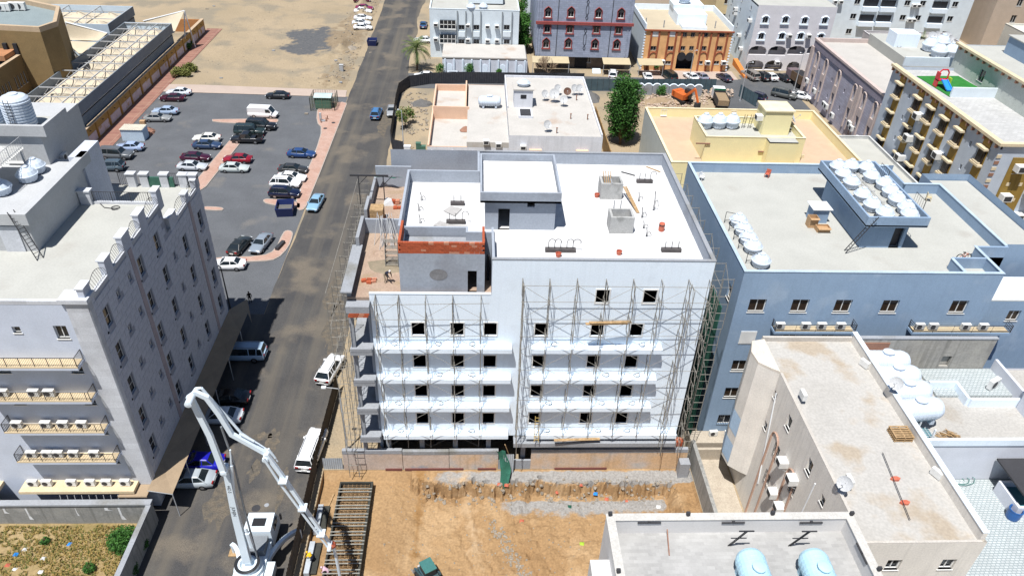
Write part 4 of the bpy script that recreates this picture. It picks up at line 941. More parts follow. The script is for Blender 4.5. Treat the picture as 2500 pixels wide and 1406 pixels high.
# ================================================================== beige block with stained roof
beige = mat('beige_render', (0.74, 0.7, 0.64), (0.681, 0.644, 0.589), .7, .9, .08, 8, streak=.12)
stain = mat('stained_roof_screed', (.385, .37, .345), (.43, .415, .39), .3, .95, .1, 5, dirt=(.36, .305, .24), dsc=.3, dth=.54)
GX0, GX1, GY0, GY1, GZ = 25.6, 34.0, 29.0, 50.4, 16.0
T = thing('beige_apartment_block', 'beige rendered block with long stained concrete roof', 'building', (30, 40, 0))
lw = [('L', 41.9, 13.9, .8, 1.35, 'slide'), ('L', 37.3, 13.9, .8, 1.35, 'slide'), ('L', 42.2, 10.2, .9, 1.35, 'bars'), ('L', 38.3, 10.2, .9, 1.35, 'bars'), ('L', 42.2, 6.8, .9, 1.35, 'bars'), ('L', 38.3, 6.8, .9, 1.35, 'bars'), ('L', 45.2, 13.8, .6, .8, 'plain'), ('L', 45.2, 10.2, .6, .8, 'plain'), ('L', 34.4, 13.6, .6, .8, 'plain'), ('F', 28.4, 13.6, 1.0, 1.1, 'slide'), ('F', 32.2, 13.6, 1.0, 1.1, 'slide')]
block(T, GX0, GX1, GY0, GY1, 0, GZ, beige, lw, 'FLRB')
slab(T, GX0+.02, GX1-.02, GY0+.02, GY1-.02, GZ-.35, stain)
b = MB().box(GX0+.012, GX0+.25, GY0+.01, 45.6, GZ-.5, GZ+.02).box(GX0+.012, GX1-.02, GY1-.25, GY1-.012, GZ-.5, GZ+.1).box(GX0+.25, GX1-.3, GY0+.012, GY0+.2, GZ-.5, GZ+.02)
b.build('parapet', mat('pale_beige_parapet', (.48, .45, .41), (.44, .41, .37), 1), T)
o = MB().box(GX1-.3, GX1+.02, GY0+.3, GY1-.25, 12, GZ+.55).build('parapet', beige, T); MB().box(GX1-.34, GX1+.08, GY0+.3, GY1, GZ+.55, GZ+.62).build('coping', white_paint, o)
# rounded stair bay at its rear corner
bay = [(25.6, 49.9), (24.4, 49.6), (23.9, 48.2), (24.1, 46.8), (25.0, 46.0), (25.6, 45.6)]
MB().prism(bay, 3.2, GZ-.1).build('stair_bay', beige, T)
o = MB().prism(bay, GZ-.1, GZ+.15).build('stair_bay_parapet', mat('pale_beige_coping', (.66, .60, .52)), T)
bb = mat('pale_blue_panel', (.42, .56, .72), (.38, .52, .68), 2)
for z0 in (3.6, 7.0):
    for (ax, ay), (cx_, cy_) in zip(bay[1:3], bay[2:4]):
        n = V((cy_-ay, ax-cx_, 0)).normalized()*.03; n = n if n.x < 0 else -n
        MB().add([(ax+n.x, ay+n.y, z0), (cx_+n.x, cy_+n.y, z0), (cx_+n.x, cy_+n.y, z0+2.3), (ax+n.x, ay+n.y, z0+2.3)], [(0, 1, 2, 3)]).build('blue_panel', bb, T)
brn = mat('brown_trim', (.30, .16, .11), rough=.8)
archm = mat('terracotta_trim', (.50, .33, .25), rough=.9)
for y in (42.9, 38.9):     # arched recess trims beside the grilles
    for q in (-.75, .75): MB().box(GX0-.14, GX0-.003, y+q-.07, y+q+.07, 0, 10.6).build('arch_trim', archm, T)
    b = MB(); pts = [(GX0-.07, y+.75*math.cos(a), 10.6+.9*math.sin(a)) for a in [math.pi*i/8 for i in range(9)]]
    b.path(pts, .08, 4).build('arch_trim', archm, T)
for i, (px, py) in enumerate(((1905, 1130), (1928, 1172), (1882, 1205), (1897, 1240))):
    c = PX(px, py, GX0-.5); box_ac((GX0, c.y, c.z-.2), -math.pi/2, 'boxy window air conditioner jutting from the side of the beige block', 'window units on the beige side wall', scale=(1.2, 1.2, 1.2))
for px0, py0, px1, py1 in ((1895, 960, 1850, 1180), (1990, 1180, 1955, 1255)):
    a, c = PX(px0, py0, GX0-.06), PX(px1, py1, GX0-.06); MB().tube(a, c, .06).build('drain_pipe', white_metal, T)
split_ac(P(1958, 972, GZ+.02), math.pi/2, 'outdoor air conditioner on the left roof edge of the beige block')
split_ac(P(2070, 1182, GZ+.02), math.pi/2, 'outdoor air conditioner behind the grey dish at the beige roof edge')
split_ac(P(2108, 895, GZ-.35), 2.0, 'outdoor air conditioner beside parapet and cylinder tanks')
split_ac(P(2283, 1163, GZ-.35), 2.0, 'outdoor air conditioner by the right parapet of the stained roof')
dish(P(2052, 1203, GZ+.02), -.9, 'grey satellite dish on the left edge of the stained roof')
dish(P(2178, 958, GZ+.6), -.9, 'grey satellite dish on the parapet beside the cylinder tanks')
t = thing('dipole_bar', 'thin dark pole lying on two red blocks across the stained roof', 'pole', P(2190, 1190, 15.65))
MB().tube(P(2155, 1104, 15.85), P(2222, 1268, 15.85), .03).build('pole', darkmetal, t)
for px, py in ((2185, 1170), (2208, 1228)): c = P(px, py, 15.65); MB().prism([(c.x+.38*math.cos(a), c.y+.2*math.sin(a)) for a in [i*math.pi/3 for i in range(6)]], 15.65, 15.82).build('red_block', redm, t)
t = thing('wooden_pallets', 'stack of brown slatted pallets against the parapet of the stained roof', 'pallets', P(2204, 1078, 15.65))
c = P(2204, 1078, 15.65)
for k in range(3):
    for i in range(6): MB().box(c.x-.75, c.x+.75, c.y-.05+.22*i, c.y+.08+.22*i, 15.65+.2*k+.1, 15.65+.2*k+.13).build('slat', wood, t)
    for x in (-.7, 0, .64): MB().box(c.x+x, c.x+x+.08, c.y-.05, c.y+1.18, 15.65+.2*k, 15.65+.2*k+.1).build('bearer', wood, t)
# ================================================================== terrace house with patterned tiles
tilem = coursed('patterned_floor_tile', (.44, .47, .47), (.24, .28, .29), .36, .22, .5, .035, (.48, .52, .53), axis='f', fine=.1)
lilac = mat('lilac_white_render', (0.62, 0.64, 0.7), (0.57, 0.589, 0.644), .8, .9, .05)
screed = mat('worn_roof_screed', (0.4, 0.385, 0.36), (0.368, 0.354, 0.331), .5, .95, .12, 5, dirt=(.33, .30, .26), dsc=.3)
weath = mat('weathered_grey_wall', (.36, .345, .31), (.30, .29, .27), .6, .95, .12, 6, streak=.35, dirt=(.50, .49, .46), dsc=.4, dth=.6)
T = thing('tiled_terrace_house', 'lilac white house with patterned tile terraces and cylinder tanks', 'building', (42, 43, 0))
block(T, GX1+.1, 60, 41.0, 50.3, 0, 12.4, lilac, [], 'FRB')
slab(T, GX1+.1, 60, 41.02, 50.28, 12.2, screed)
MB().box(GX1+.1, 60, 40.9, 41.15, 12.2, 12.9).build('parapet', white_paint, T)
block(T, GX1+.2, 47.3, 50.25, 50.55, 12.2, 15.9, weath, [], 'FBRL', [('F', 37.9, 13.1, .8, 1.3), ('F', 43.4, 13.3, .9, 1.2)], 'back_wall'); MB().box(GX1+.2, 47.4, 50.2, 50.6, 15.9, 16.0).build('coping', concrete, T)
MB().box(34.4, 37.4, 50.15, 50.24, 14.6, 15.5).build('brown_panel', brn, T)
MB().box(41.0, 48.0, 46.6, 50.2, 12.2, 12.45).build('tile_terrace', tilem, T)
for q in ((40.7, 43.3, 47.6, 47.85), (43.05, 43.3, 45.6, 47.6), (43.3, 48.2, 45.4, 45.65)): MB().box(*q, 12.2, 13.1).build('terrace_wall', white_paint, T)
MB().box(48.0, 48.25, 45.4, 50.2, 12.2, 13.6).build('terrace_wall', lilac, T)
MB().box(47.6, 60, 41.2, 45.3, 12.2, 15.5).build('rooftop_room', lilac, T)
MB().box(36.8, 38.2, 40.85, 40.895, 8.6, 9.0).build('wall_bracket', white_metal, T)
for i, (y, lab) in enumerate(((49.3, 'white cylinder tank next to the weathered back wall'), (47.3, 'white cylinder tank second from the back wall'), (45.3, 'white cylinder tank with the dish in front of it'), (43.2, 'white cylinder tank beside the steel mesh deck'))): lying_tank((37.0, y, 13.0), .04*i, lab, scale=(1.45, 1.15, 1.15))
split_ac((46.6, 47.6, 12.45), .5, 'outdoor air conditioner standing on the upper patterned tile terrace', scale=(1.5, 1.3, 1.5))
teal = mat('teal_mesh_deck', (.05, .16, .19), (.07, .2, .23), 2, .6)
t = thing('mesh_deck', 'teal skylight pit covered with welded mesh and pale posts', 'skylight deck', (37, 41.8, 12.2))
MB().box(35.2, 38.4, 41.2, 42.9, 12.2, 12.24).build('deck_floor', teal, t)
b = MB()
for i in range(13): x = 35.2+.26*i; b.bar((x, 41.2, 12.3), (x, 42.9, 12.3), .02)
for i in range(8): y = 41.2+.24*i; b.bar((35.2, y, 12.31), (38.4, y, 12.31), .02)
b.build('mesh', white_metal, t)
for x, y in ((35.6, 41.4), (36.2, 41.5), (36.4, 42.6), (37.2, 42.5), (37.8, 41.4), (35.3, 42.7)): MB().bar((x, y, 12.24), (x, y, 13.6), .12).build('post', white_metal, t)
t = thing('timber_pile', 'untidy pile of old timber and reed beside the mesh deck', 'timber pile', (39.6, 41.9, 12.2))
for i in range(40): x = 38.7+rnd.uniform(0, 1.6); a = rnd.uniform(.6, 1.4); l = rnd.uniform(.5, 1.2); c = V((x, 41.9+rnd.uniform(-.4, .4), 12.25+rnd.uniform(0, .35))); dd = V((math.cos(a)*l, -math.sin(a)*l*.6, 0)); MB().bar(c-dd*.5, c+dd*.5, .05, .04).build('timber', wood, t)
# lower terrace and skylight
MB().box(GX1+.1, 60, 22, 40.95, 7.7, 8.0).build('tile_terrace', tilem, T)
wallface(MB(), (GX1+.1, 22, 0), (1, 0, 0), 26, 7.7, []).build('wall', mat('ochre_wall', (.30, .24, .10), (.36, .30, .14), 1.5), T)
MB().box(43.9, 60, 37.0, 40.85, 10.6, 10.75).build('shade_roof', darkmetal, T); 
b = MB().box(44.0, 44.25, 36.9, 39.7, 8, 9.3).box(44.25, 47.5, 36.9, 37.1, 8, 9.3).box(44.25, 47.5, 39.5, 39.7, 8, 9.3); b.build('skylight_curb', lilac, T); MB().box(44.25, 47.5, 37.1, 39.5, 8.7, 8.75).build('skylight_pane', teal, T)
c = P(2470, 1262, 8.0); t = thing('blue_barrel', 'open bright blue plastic barrel on the lower patterned terrace', 'barrel', c)
MB().lathe([(0, 0), (.48, 0), (.52, .2), (.54, .6), (.52, 1.0), (.46, 1.0), (.46, .5), (0, .5)], c, 20).build('barrel_body', glossy('blue_barrel_plastic', (.01, .09, .30), .4), t); MB().lathe([(.54, .95), (.57, 1.0), (.54, 1.05), (.5, 1.0), (.54, .95)], c, 20).build('rim', MATS['blue_barrel_plastic'], t)
hg = mat('green_hose', (.05, .2, .17), rough=.6); c = P(2340, 1172, 8.05)
tag(MB().path([c+V(((.5+.05*i)*math.cos(i*.7), .35*math.sin(i*.7)*(1+.06*i), .01*i)) for i in range(24)], .025).build('garden_hose', hg), 'coiled green garden hose on the lower patterned terrace', 'hose')
# ================================================================== near block with pale roof and blue tanks
nearw = mat('warm_white_render', (0.62, 0.61, 0.6), (0.57, 0.561, 0.552), .8, .9, .05)
NX0, NX1, NY1, NZ = 8.5, 24.5, 29.9, 18.0
T = thing('near_white_roof_block', 'warm white block whose flat roof carries two pale blue tanks', 'building', (16.5, 23, 0))
block(T, NX0, NX1, 16, NY1, 0, NZ, nearw, [], 'FRBL')
slab(T, NX0+.02, NX1-.02, 16.02, NY1-.02, 16.7, coursed('pale_roof_tile', (.41, .405, .395), (.34, .335, .325), .5, .25, .5, .006, axis='f', fine=.04))
parapet(T, NX0, NX1, 16, NY1, 16.7, NZ, nearw, .45, mat('warm_white_coping', (0.5, 0.485, 0.455), (0.46, 0.446, 0.419), 1))
for px in (1585, 1790, 1980):
    c = PY(px, 1274, NY1-.48); t = thing('parapet_lamp', 'slim black linear lamp on the inside of the near parapet', 'lamp', c, group='linear lamps on the near parapet')
    MB().box(c.x-.75, c.x+.75, c.y-.08, c.y, c.z-.04, c.z+.04).build('lamp_bar', darkmetal, t); MB().box(c.x-.08, c.x+.08, c.y-.1, c.y+.02, c.z, c.z+.14).build('bracket', darkmetal, t)
c = PX(2105, 1350, NX1-.48); t = thing('parapet_lamp', 'slim black linear lamp on the right inner face of the near parapet', 'lamp', c); MB().box(c.x-.08, c.x, c.y-.75, c.y+.75, c.z-.04, c.z+.04).build('lamp_bar', darkmetal, t); MB().box(c.x-.1, c.x+.02, c.y-.08, c.y+.08, c.z, c.z+.14).build('bracket', darkmetal, t)
for px, py, lab in ((1489, 1258, 'spotlight on the left rear corner of the near parapet'), (1679, 1258, 'spotlight midway along the rear near parapet'), (1885, 1256, 'spotlight on the rear near parapet in front of arched grilles'), (2078, 1257, 'spotlight on the right rear corner of the near parapet'), (1509, 1397, 'spotlight on the left side of the near parapet'), (2145, 1392, 'spotlight on the right side of the near parapet')): roof_light(P(px, py, NZ+.06), 0, lab, scale=(1.2, 1.2, 1.2))
for i, (px, lab) in enumerate(((1835, 'pale blue ribbed cylinder tank on the near roof beside the drain pole'), (1990, 'pale blue ribbed cylinder tank on the near roof next to the right parapet'))):
    c = P(px, 1432, 16.7); lying_tank((c.x, c.y, 16.7), math.pi/2, lab, key='blue', scale=(1.15, 1.08, 1.08))
    t = thing('tank_pipe_mast', 'dark pipe mast with crossbars feeding the pale blue tank', 'pipe mast', (c.x-.4, c.y+2.2, 16.7), group='pipe masts behind the pale blue tanks')
    for dx in (-.06, .06): MB().tube((c.x-.6+dx, c.y+2.9, 16.7), (c.x-.1+dx, c.y+2.3, 19.0), .035).build('pipe', darkmetal, t)
    MB().bar((c.x-.6, c.y+2.3, 19.0), (c.x+.35, c.y+2.3, 19.0), .07).bar((c.x-.8, c.y+2.6, 17.9), (c.x+.2, c.y+2.6, 17.9), .05).build('crossbar', darkmetal, t)
a, c = P(1626, 1303, 16.75), P(1634, 1355, 16.75); small('drain_pole', 'short brown drain pole standing on the near roof', 'pole', MB().tube(a+V((0, 0, .5)), c, .04), brn)
for i in range(4): MB().box(7.0, NX0-.003, 23.2+.62*i, 23.5+.62*i, 15.2+.25*i, 15.35+.25*i).build('sun_louvre', nearw, T)
MB().box(7.3, NX0-.003, 25.9, 27.6, 13, 16.6).build('side_bay', nearw, T)
for i in range(4): MB().box(6.9, 8.3, 23.3+.62*i, 23.58+.62*i, 14.6+.3*i, 15.6+.3*i).build('sun_louvre', mat('blue_grey_louvre', (.24, .30, .36)) if i == 0 else MATS['blue_grey_louvre'], T)
# ================================================================== low white villa behind the site
villaw = mat('villa_white_render', (0.64, 0.66, 0.71), (0.589, 0.607, 0.653), .6, .9, .06, 7, streak=.12)
villar = mat('villa_roof_screed', (0.47, 0.45, 0.42), (0.432, 0.414, 0.386), .3, .95, .07, 5, dirt=(.40, .33, .275), dsc=.2, dth=.58)
peach = mat('peach_render', (.68, .46, .33), (.63, .42, .30), .8, .9, .08)
T = thing('white_villa', 'low white villa with patchy pale roof, peach terraces and satellite dishes', 'house', (6, 125, 0))
vw = [('F', x, 4.9, 1.5, 1.3, 'bars') for x in (9.6, 17.2)]+[('F', 13.5, 4.9, .7, 1.1, 'bars')]
block(T, 5.3, 20.4, 110.5, 137.5, 0, 8.2, villaw, vw, 'FRBL'); slab(T, 5.3, 20.4, 110.6, 137.4, 8.12, villar)
for q in ((5.32, 20.38, 137.2, 137.45), (5.32, 5.5, 122, 137.2), (20.15, 20.37, 110.7, 137.2)): MB().box(*q, 8.1, 8.5).build('parapet', villaw, T)
block(T, -7.8, 5.28, 110.5, 138, 0, 6.0, villaw, [('F', -3.2, 2.6, 1.1, 1.0, 'brown')], 'FBL')
slab(T, -7.8, 5.28, 110.6, 137.9, 5.1, villar)
b = MB().box(-7.78, -7.5, 110.52, 137.9, 5, 6.3).box(-7.5, 5.28, 137.6, 137.9, 5, 6.3).box(-7.5, -1.4, 110.52, 110.75, 5, 6.05).box(-7.5, -1.2, 124.0, 124.25, 5.1, 7.4).box(-2.0, -1.75, 124.25, 137.6, 5.1, 7.2); b.build('parapet', peach, T)
MB().box(-1.5, 5.3, 110.55, 124, 5, 6.9).build('raised_roof', villar, T); MB().box(-1.45, 5.3, 124.3, 137.5, 5, 6.4).build('raised_roof', villar, T)
for x in (-7.2, -3.9, -.6, 2.2): MB().box(x, x+.18, 110.42, 110.49, 0, 5.5).build('drain_pipe', villaw, T)
for x in (9.6, 17.2, -3.2): MB().box(x-1.0, x+1.0, 109.9, 110.49, 5.75 if x > 0 else 3.3, 5.95 if x > 0 else 3.5).build('window_hood', peach, T)
for px, py in ((1275, 0),): pass
c = P(1277, 262, 8.2); tw = MB().box(c.x-1.6, c.x+1.6, c.y, c.y+3.2, 8.1, 11.2).build('stair_tower', villaw, T); MB().box(c.x-1.8, c.x+1.8, c.y-.2, c.y+3.4, 11.2, 11.4).build('stair_tower_roof', villar, tw); MB().box(c.x-.5, c.x+.5, c.y-.03, c.y+.1, 9.7, 10.4).build('stair_tower_window', dark, tw)
dome_tank((c.x, c.y+1.5, 11.4), 0, 'white tank on the stair tower of the white villa', scale=(1.3, 1.1, .9))
c = P(1195, 262, 6.4); lying_tank((c.x, c.y, 6.5), 0, 'white cylinder tank fenced by thin pipes on the villa roof', scale=(1.4, 1.2, 1.05))
for px, py, k, lab in ((1330, 246, '', 'grey dish at the left end of the villa dish cluster'), (1352, 250, '', 'largest pale grey dish in front of the villa dish cluster'), (1361, 232, '', 'grey dish behind the large one on the villa roof'), (1384, 240, 'brown', 'dark brown satellite dish on the villa roof'), (1402, 232, '', 'grey dish next to the brown one on the villa roof'), (1414, 232, '', 'grey dish turned aside at the right end of the villa cluster'), (1375, 260, '', 'small grey dish standing alone before the villa cluster'), (1336, 322, '', 'small grey dish near the front edge of the villa roof')):
    dish(P(px, py, 8.2), rnd.uniform(-.5, .5), lab, key=k, scale=(1.6, 1.6, 1.6) if 'largest' in lab else (1.25, 1.25, 1.25))
for px, py in ((1407, 245), (1393, 290), (1359, 325), (1434, 292)):
    c = P(px, py, 8.2); t = thing('roof_vent_pipe', 'short rusty vent pipe on the villa roof', 'vent pipe', c, group='vent pipes on the villa roof'); MB().tube(c, c+V((0, 0, .9)), .09).build('pipe', brn, t); MB().lathe([(0, .95), (.16, .9), (.16, .85)], c, 8).build('cowl', brn, t)
for px, py, z, lab in ((1217, 352, 5.2, 'hooded air conditioner on the villa front beside the parapet'), (1187, 345, 5.2, 'small air conditioner on the villa front wall'), (1277, 358, 5.2, 'window air conditioner left of the barred villa window'), (1085, 405, 2.6, 'window air conditioner by the lower villa window')): c = PY(px, py, 110.5); box_ac((c.x, 110.5, c.z-.3), 0, lab, scale=(1.3, 1.2, 1.3))
for px, py in ((1283, 283),): c = P(px, py, 8.2); MB().box(c.x-1.2, c.x+1.2, c.y-1, c.y+2.4, 8.1, 8.5).build('skylight_curb', villaw, T); MB().box(c.x-.9, c.x+.9, c.y-.8, c.y+2.1, 8.5, 8.55).build('skylight_pane', darkmetal, T)
c = P(1137, 318, 5.2); mound('junk_heap', 'small heap of red and brown junk on the peach villa terrace', c, 1.2, .8, .7, brn)
# brown side fence of the villa
brf = mat('rusty_reed_fence', (.34, .22, .10), (.28, .17, .07), 1.5, .95, .25, 9)
t = thing('reed_side_fence', 'rusty brown reed fence sloping along the side of the white villa', 'fence', (23.4, 124, 0))
for i in range(9): MB().box(23.0, 23.12, 110.2+2.9*i, 113.05+2.9*i, 0, 3.2).build('fence_panel', brf, t); MB().bar((23.06, 110.1+2.9*i, 0), (23.06, 110.1+2.9*i, 3.4), .12).build('post', wood, t)
# ================================================================== yellow villa
yel = mat('yellow_render', (0.8, 0.72, 0.42), (0.768, 0.691, 0.403), .8, .9, .05)
yelr = mat('orange_roof_screed', (0.5, 0.37, 0.26), (0.46, 0.34, 0.239), .6, .9, .05)
T = thing('yellow_villa', 'pale yellow villa with orange roof and three white roof tanks', 'house', (44, 110, 0))
block(T, 29.1, 58.8, 99.8, 121.2, 0, 9.1, {'F': yel, 'R': yel, 'B': yel, 'L': mat('grey_green_render', (.50, .53, .50), (.46, .49, .46), .8)}, [('F', 34, 4, 1.3, 1.3, 'slide')])
slab(T, 29.12, 58.78, 99.82, 121.18, 7.6, yelr)
o = parapet(T, 29.1, 58.8, 99.8, 121.2, 7.6, 9.1, yel, .3, mat('cream_coping', (.75, .66, .45)))
for px in (1620, 1790): c = PY(px, 281, 120.85); window(T, (c.x, 120.88, 7.8), 0, 1.0, 1.1, 'slide', 0)
block(T, 34.9, 50.3, 103.6, 111.6, 7.6, 11.6, yel, [], 'FRBL', name='penthouse_wall'); slab(T, 34.92, 50.28, 103.62, 111.58, 10.6, roofpale); parapet(T, 34.9, 50.3, 103.6, 111.6, 10.6, 11.6, yel, .25, MATS['cream_coping'])
block(T, 44.2, 48.6, 102.0, 103.58, 7.6, 11.6, yel, [], 'FRL', name='penthouse_wall'); MB().box(44.2, 48.6, 102.0, 103.6, 11.4, 11.6).build('roof', roofpale, T)
block(T, 44.6, 48.9, 107.0, 110.8, 10.6, 14.4, yel, [], 'FRBL', name='stair_tower_wall'); MB().box(44.4, 49.1, 106.8, 111, 14.4, 14.6).build('stair_tower_roof', MATS['cream_coping'], T)
for px, py, w in ((1716, 350, 1.1), (1868, 370, 1.1)): c = PY(px, py, 103.6); MB().box(c.x-w, c.x+w, 103.4, 103.59, c.z-.08, c.z+.08).build('wall_ledge', brn, T)
for px, py in ((1800, 376), (1935, 378)):
    c = P(px, py, 7.7); o = MB().box(c.x-1.3, c.x+1.3, c.y-.9, c.y+.9, 7.6, 8.0).build('courtyard_grille', darkmetal, T); MB().box(c.x-1.45, c.x+1.45, c.y-1.05, c.y-.92, 7.6, 8.2).build('grille_kerb', MATS['cream_coping'], o)
for i, (px, lab) in enumerate(((1719, 'white domed tank at the left end on the yellow villa'), (1753, 'white domed tank in the middle on the yellow villa'), (1785, 'white domed tank nearest the ladder on the yellow villa'))): dome_tank(P(px, 312, 10.6), .3*i, lab, scale=(1.45, 1.35, 1.75))
dish(P(1930, 312, 11.0), 1.2, 'grey satellite dish beside the stair tower of the yellow villa', scale=(1.8, 1.8, 1.8))
box_ac((44.6, 108.2, 12.6), -math.pi/2, 'white air conditioner on the stair tower of the yellow villa', scale=(1.6, 1.6, 1.6))
for k in (0, 1.0): ladder('curved black ladder at the stair tower of the yellow villa, '+('left' if k == 0 else 'right')+' of the pair', (42.4+k, 109.5, 10.6), (42.6+k, 109.6, 12.8), .4, n=6)
# pink low house beyond it
pk = mat('salmon_render', (.62, .36, .26), (.58, .33, .24), .8)
T = thing('salmon_house', 'low salmon house with white roof peeping over the yellow villa', 'house', (42, 126, 0))
c = P(1670, 268, 5); 
block(T, 36.0, 58.0, 121.8, 128, 0, 5.2, pk, []); slab(T, 36, 58, 121.9, 127.9, 4.2, white_paint); parapet(T, 36, 58, 121.8, 128, 4.2, 5.2, pk, .3, MATS['cream_coping'])
split_ac((42.2, 125.5, 4.2), 0, 'outdoor air conditioner on the salmon house roof', scale=(2, 1.6, 1.6))
# ================================================================== white apartment house by the palm
wapt = mat('white_stone_facade', (0.64, 0.71, 0.76), (0.589, 0.653, 0.699), .8, .85, .05)
wrec = mat('grey_recess_panel', (.30, .33, .35), rough=.9)
T = thing('white_apartment_house', 'white apartment house with bay windows and grey recessed strips near the palm', 'building', (0, 184, 0))
Yw = 172.4
ww = []
def wf(px, py, Y, w, h, st): c = PY(px, py, Y); return ('F', c.x, c.z, w, h, st)
for py in (68, 103): ww += [wf(px, py, Yw, 1.3, 1.1, 'bars') for px in (1127, 1163, 1237)]
for py in (137,): ww += [wf(px, py, Yw, 1.3, .8, 'brown') for px in (1127, 1163, 1202, 1237)]
block(T, -10.7, 9.6, Yw, 196, 0, 10.9, wapt, ww); slab(T, -10.7, 9.6, Yw+.05, 196, 10.6, roofpale); parapet(T, -10.7, 9.6, Yw, 196, 10.6, 10.95, wapt)
for px, w in ((1127, 1.9), (1163, 1.9), (1237, 2.2)):
    c = PY(px, 80, Yw)
    for s in (-1, 1): MB().box(c.x+s*(w/2)-.12, c.x+s*(w/2)+.12, Yw-.35, Yw-.003, 1.2, 10.7).build('vertical_fin', wrec, T)
    for py in (80, 115): z = PY(px, py, Yw).z; MB().box(c.x-w/2+.2, c.x+w/2-.2, Yw-.3, Yw-.003, z-.9, z+.25).build('spandrel', wapt, T)
for py in (62, 97):
    c = PY(1093, py, Yw-.6); o = MB().box(c.x-1.9, c.x+1.9, Yw-.8, Yw-.003, c.z-1.0, c.z-.75).build('bay_window', alu, T); MB().box(c.x-1.75, c.x+1.75, Yw-.7, Yw-.01, c.z-.75, c.z+1.0).build('pane', glass, o)
    for k in range(5): MB().box(c.x-1.8+.9*k-.05, c.x-1.8+.9*k+.05, Yw-.78, Yw-.7, c.z-.75, c.z+1.0).build('mullion', alu, o)
    MB().box(c.x-1.85, c.x+1.85, Yw-.78, Yw-.71, c.z+.1, c.z+.2).build('transom', alu, o)
for px, py in ((1064, 60), (1064, 96), (1142, 63), (1142, 98), (1190, 65), (1213, 65), (1190, 100), (1213, 100)): c = PY(px, py, Yw); box_ac((c.x, Yw, c.z-.3), 0, 'window air conditioner on the front of the white apartment house', 'window units on the white apartment house', scale=(1.35, 1.35, 1.35))
MB().box(-2, 6, 178, 190, 10.9, 13.4).build('penthouse', wapt, T)
for px, py in ((1150, 25), (1180, 24)): 
    c = P(px, py, 10.7); dome_tank(c, 0, 'white roof tank on the white apartment house', 'roof tanks of the white apartment house', scale=(1.2, 1.2, 1.1))
# low garage range with arched panels in front of it
T = thing('garage_range', 'low white garage range with arched wall panels and flat roof', 'garage', (1, 166, 0))
block(T, -7.5, 11.2, 161.6, 172.2, 0, 3.2, lilac, []); slab(T, -7.6, 11.0, 162.5, 172.2, 3.4, villar); 
for k in range(10):
    x = -6.9+1.95*k; MB().box(x-.15, x+.15, 161.3, 161.59, 0, 3.3).build('pilaster', white_paint, T)
    if k % 2 == 0: MB().prism([(x+.35, 0), (x+1.55, 0), (x+1.55, 1.2)]+[(x+.95+.6*math.cos(a), 1.2+.6*math.sin(a)) for a in (.5, 1.05, 1.57, 2.1, 2.6)]+[(x+.35, 1.2)], -.04, .04).build('arch_panel', white_paint, T)
for o in T.children:
    if o.name.startswith('arch_panel'):
        me = o.data
        for v in me.vertices: x, y, z = v.co; v.co = (x, 161.56+z, y+.5)
# ================================================================== dark grey block with pointed arch windows
dgrey = coursed('dark_grey_stone', (.35, .39, .50), (.24, .26, .33), .9, .45, .5, .02, (.31, .35, .45), axis='x')
redt = mat('dark_red_trim', (.30, .075, .07), (.26, .06, .055), 2)
T = thing('dark_grey_apartment_block', 'dark grey stone block with arched windows and a red string course', 'building', (24, 178, 0))
Yd = 165.6
dw = []
for row in (((1338, 35), (1394, 35), (1461, 37), (1516, 38)), ((1336, 73), (1391, 74), (1456, 74), (1510, 76)), ((1333, 110), (1387, 110), (1452, 112), (1505, 113))):
    for q in row: dw.append(wf(*q, Yd, 1.25, 1.3, 'slide'))
block(T, 13.2, 34.2, Yd, 190, 3.2, 21, dgrey, dw); slab(T, 13.2, 34.2, Yd, 190, 20.9, roofpale)
block(T, 13.6, 34.0, Yd+1.8, 190, 0, 3.2, mat('brown_stone_base', (.20, .16, .135), (.16, .13, .11), 1), [('F', 25.5, 1.8, 1.2, 1.2, 'brown'), ('F', 31, 1.8, 1.2, 1.2, 'brown')])
MB().box(13.2, 34.2, Yd, Yd+1.8, 3.0, 3.2).build('overhang_soffit', dgrey, T)
for f, x, z, w, h, s in dw:
    b = MB(); pts = [(x-.85, Yd-.08, z+.55), (x-.75, Yd-.08, z+.95), (x-.4, Yd-.08, z+1.3), (x, Yd-.08, z+1.6), (x+.4, Yd-.08, z+1.3), (x+.75, Yd-.08, z+.95), (x+.85, Yd-.08, z+.55)]
    b.add([(p[0], Yd-.03, p[2]) for p in pts]+[(x+.62, Yd-.03, z+.55), (x-.62, Yd-.03, z+.55)], [(8, 7, 6, 5, 4, 3, 2, 1, 0)]); o = b.build('window_arch', darkmetal, T); MB().path(pts, .1, 4).build('arch_trim', redt, o)
    MB().box(x-.85, x-.63, Yd-.12, Yd-.004, z-.7, z+.6).build('jamb', redt, T); MB().box(x+.63, x+.85, Yd-.12, Yd-.004, z-.7, z+.6).build('jamb', redt, T); MB().box(x-1.0, x+1.0, Yd-.2, Yd-.004, z-.95, z-.7).build('sill', redt, T)
zb = PY(1420, 58, Yd).z; MB().box(12.9, 34.5, Yd-.4, Yd-.004, zb-.3, zb+.3).build('string_course', redt, T)
for px in (1360, 1490): x = PY(px, 80, Yd).x; MB().box(x-.06, x+.06, Yd-.08, Yd-.004, 3.2, 20).build('drain_pipe', darkmetal, T)
for z0, z1 in ((4.6, 9.4), (11.2, 15.5)):
    x = 24.0; b = MB()
    for s in (-1, 1): b.path([(x, Yd-.05, z0), (x+s*.28, Yd-.05, z0+.5), (x, Yd-.05, z0+1), (x+s*.28, Yd-.05, z0+1.5), (x+s*.28, Yd-.05, z1-1.5), (x, Yd-.05, z1-1), (x+s*.28, Yd-.05, z1-.5), (x, Yd-.05, z1)], .05, 4)
    b.build('stone_ornament', darkmetal, T)
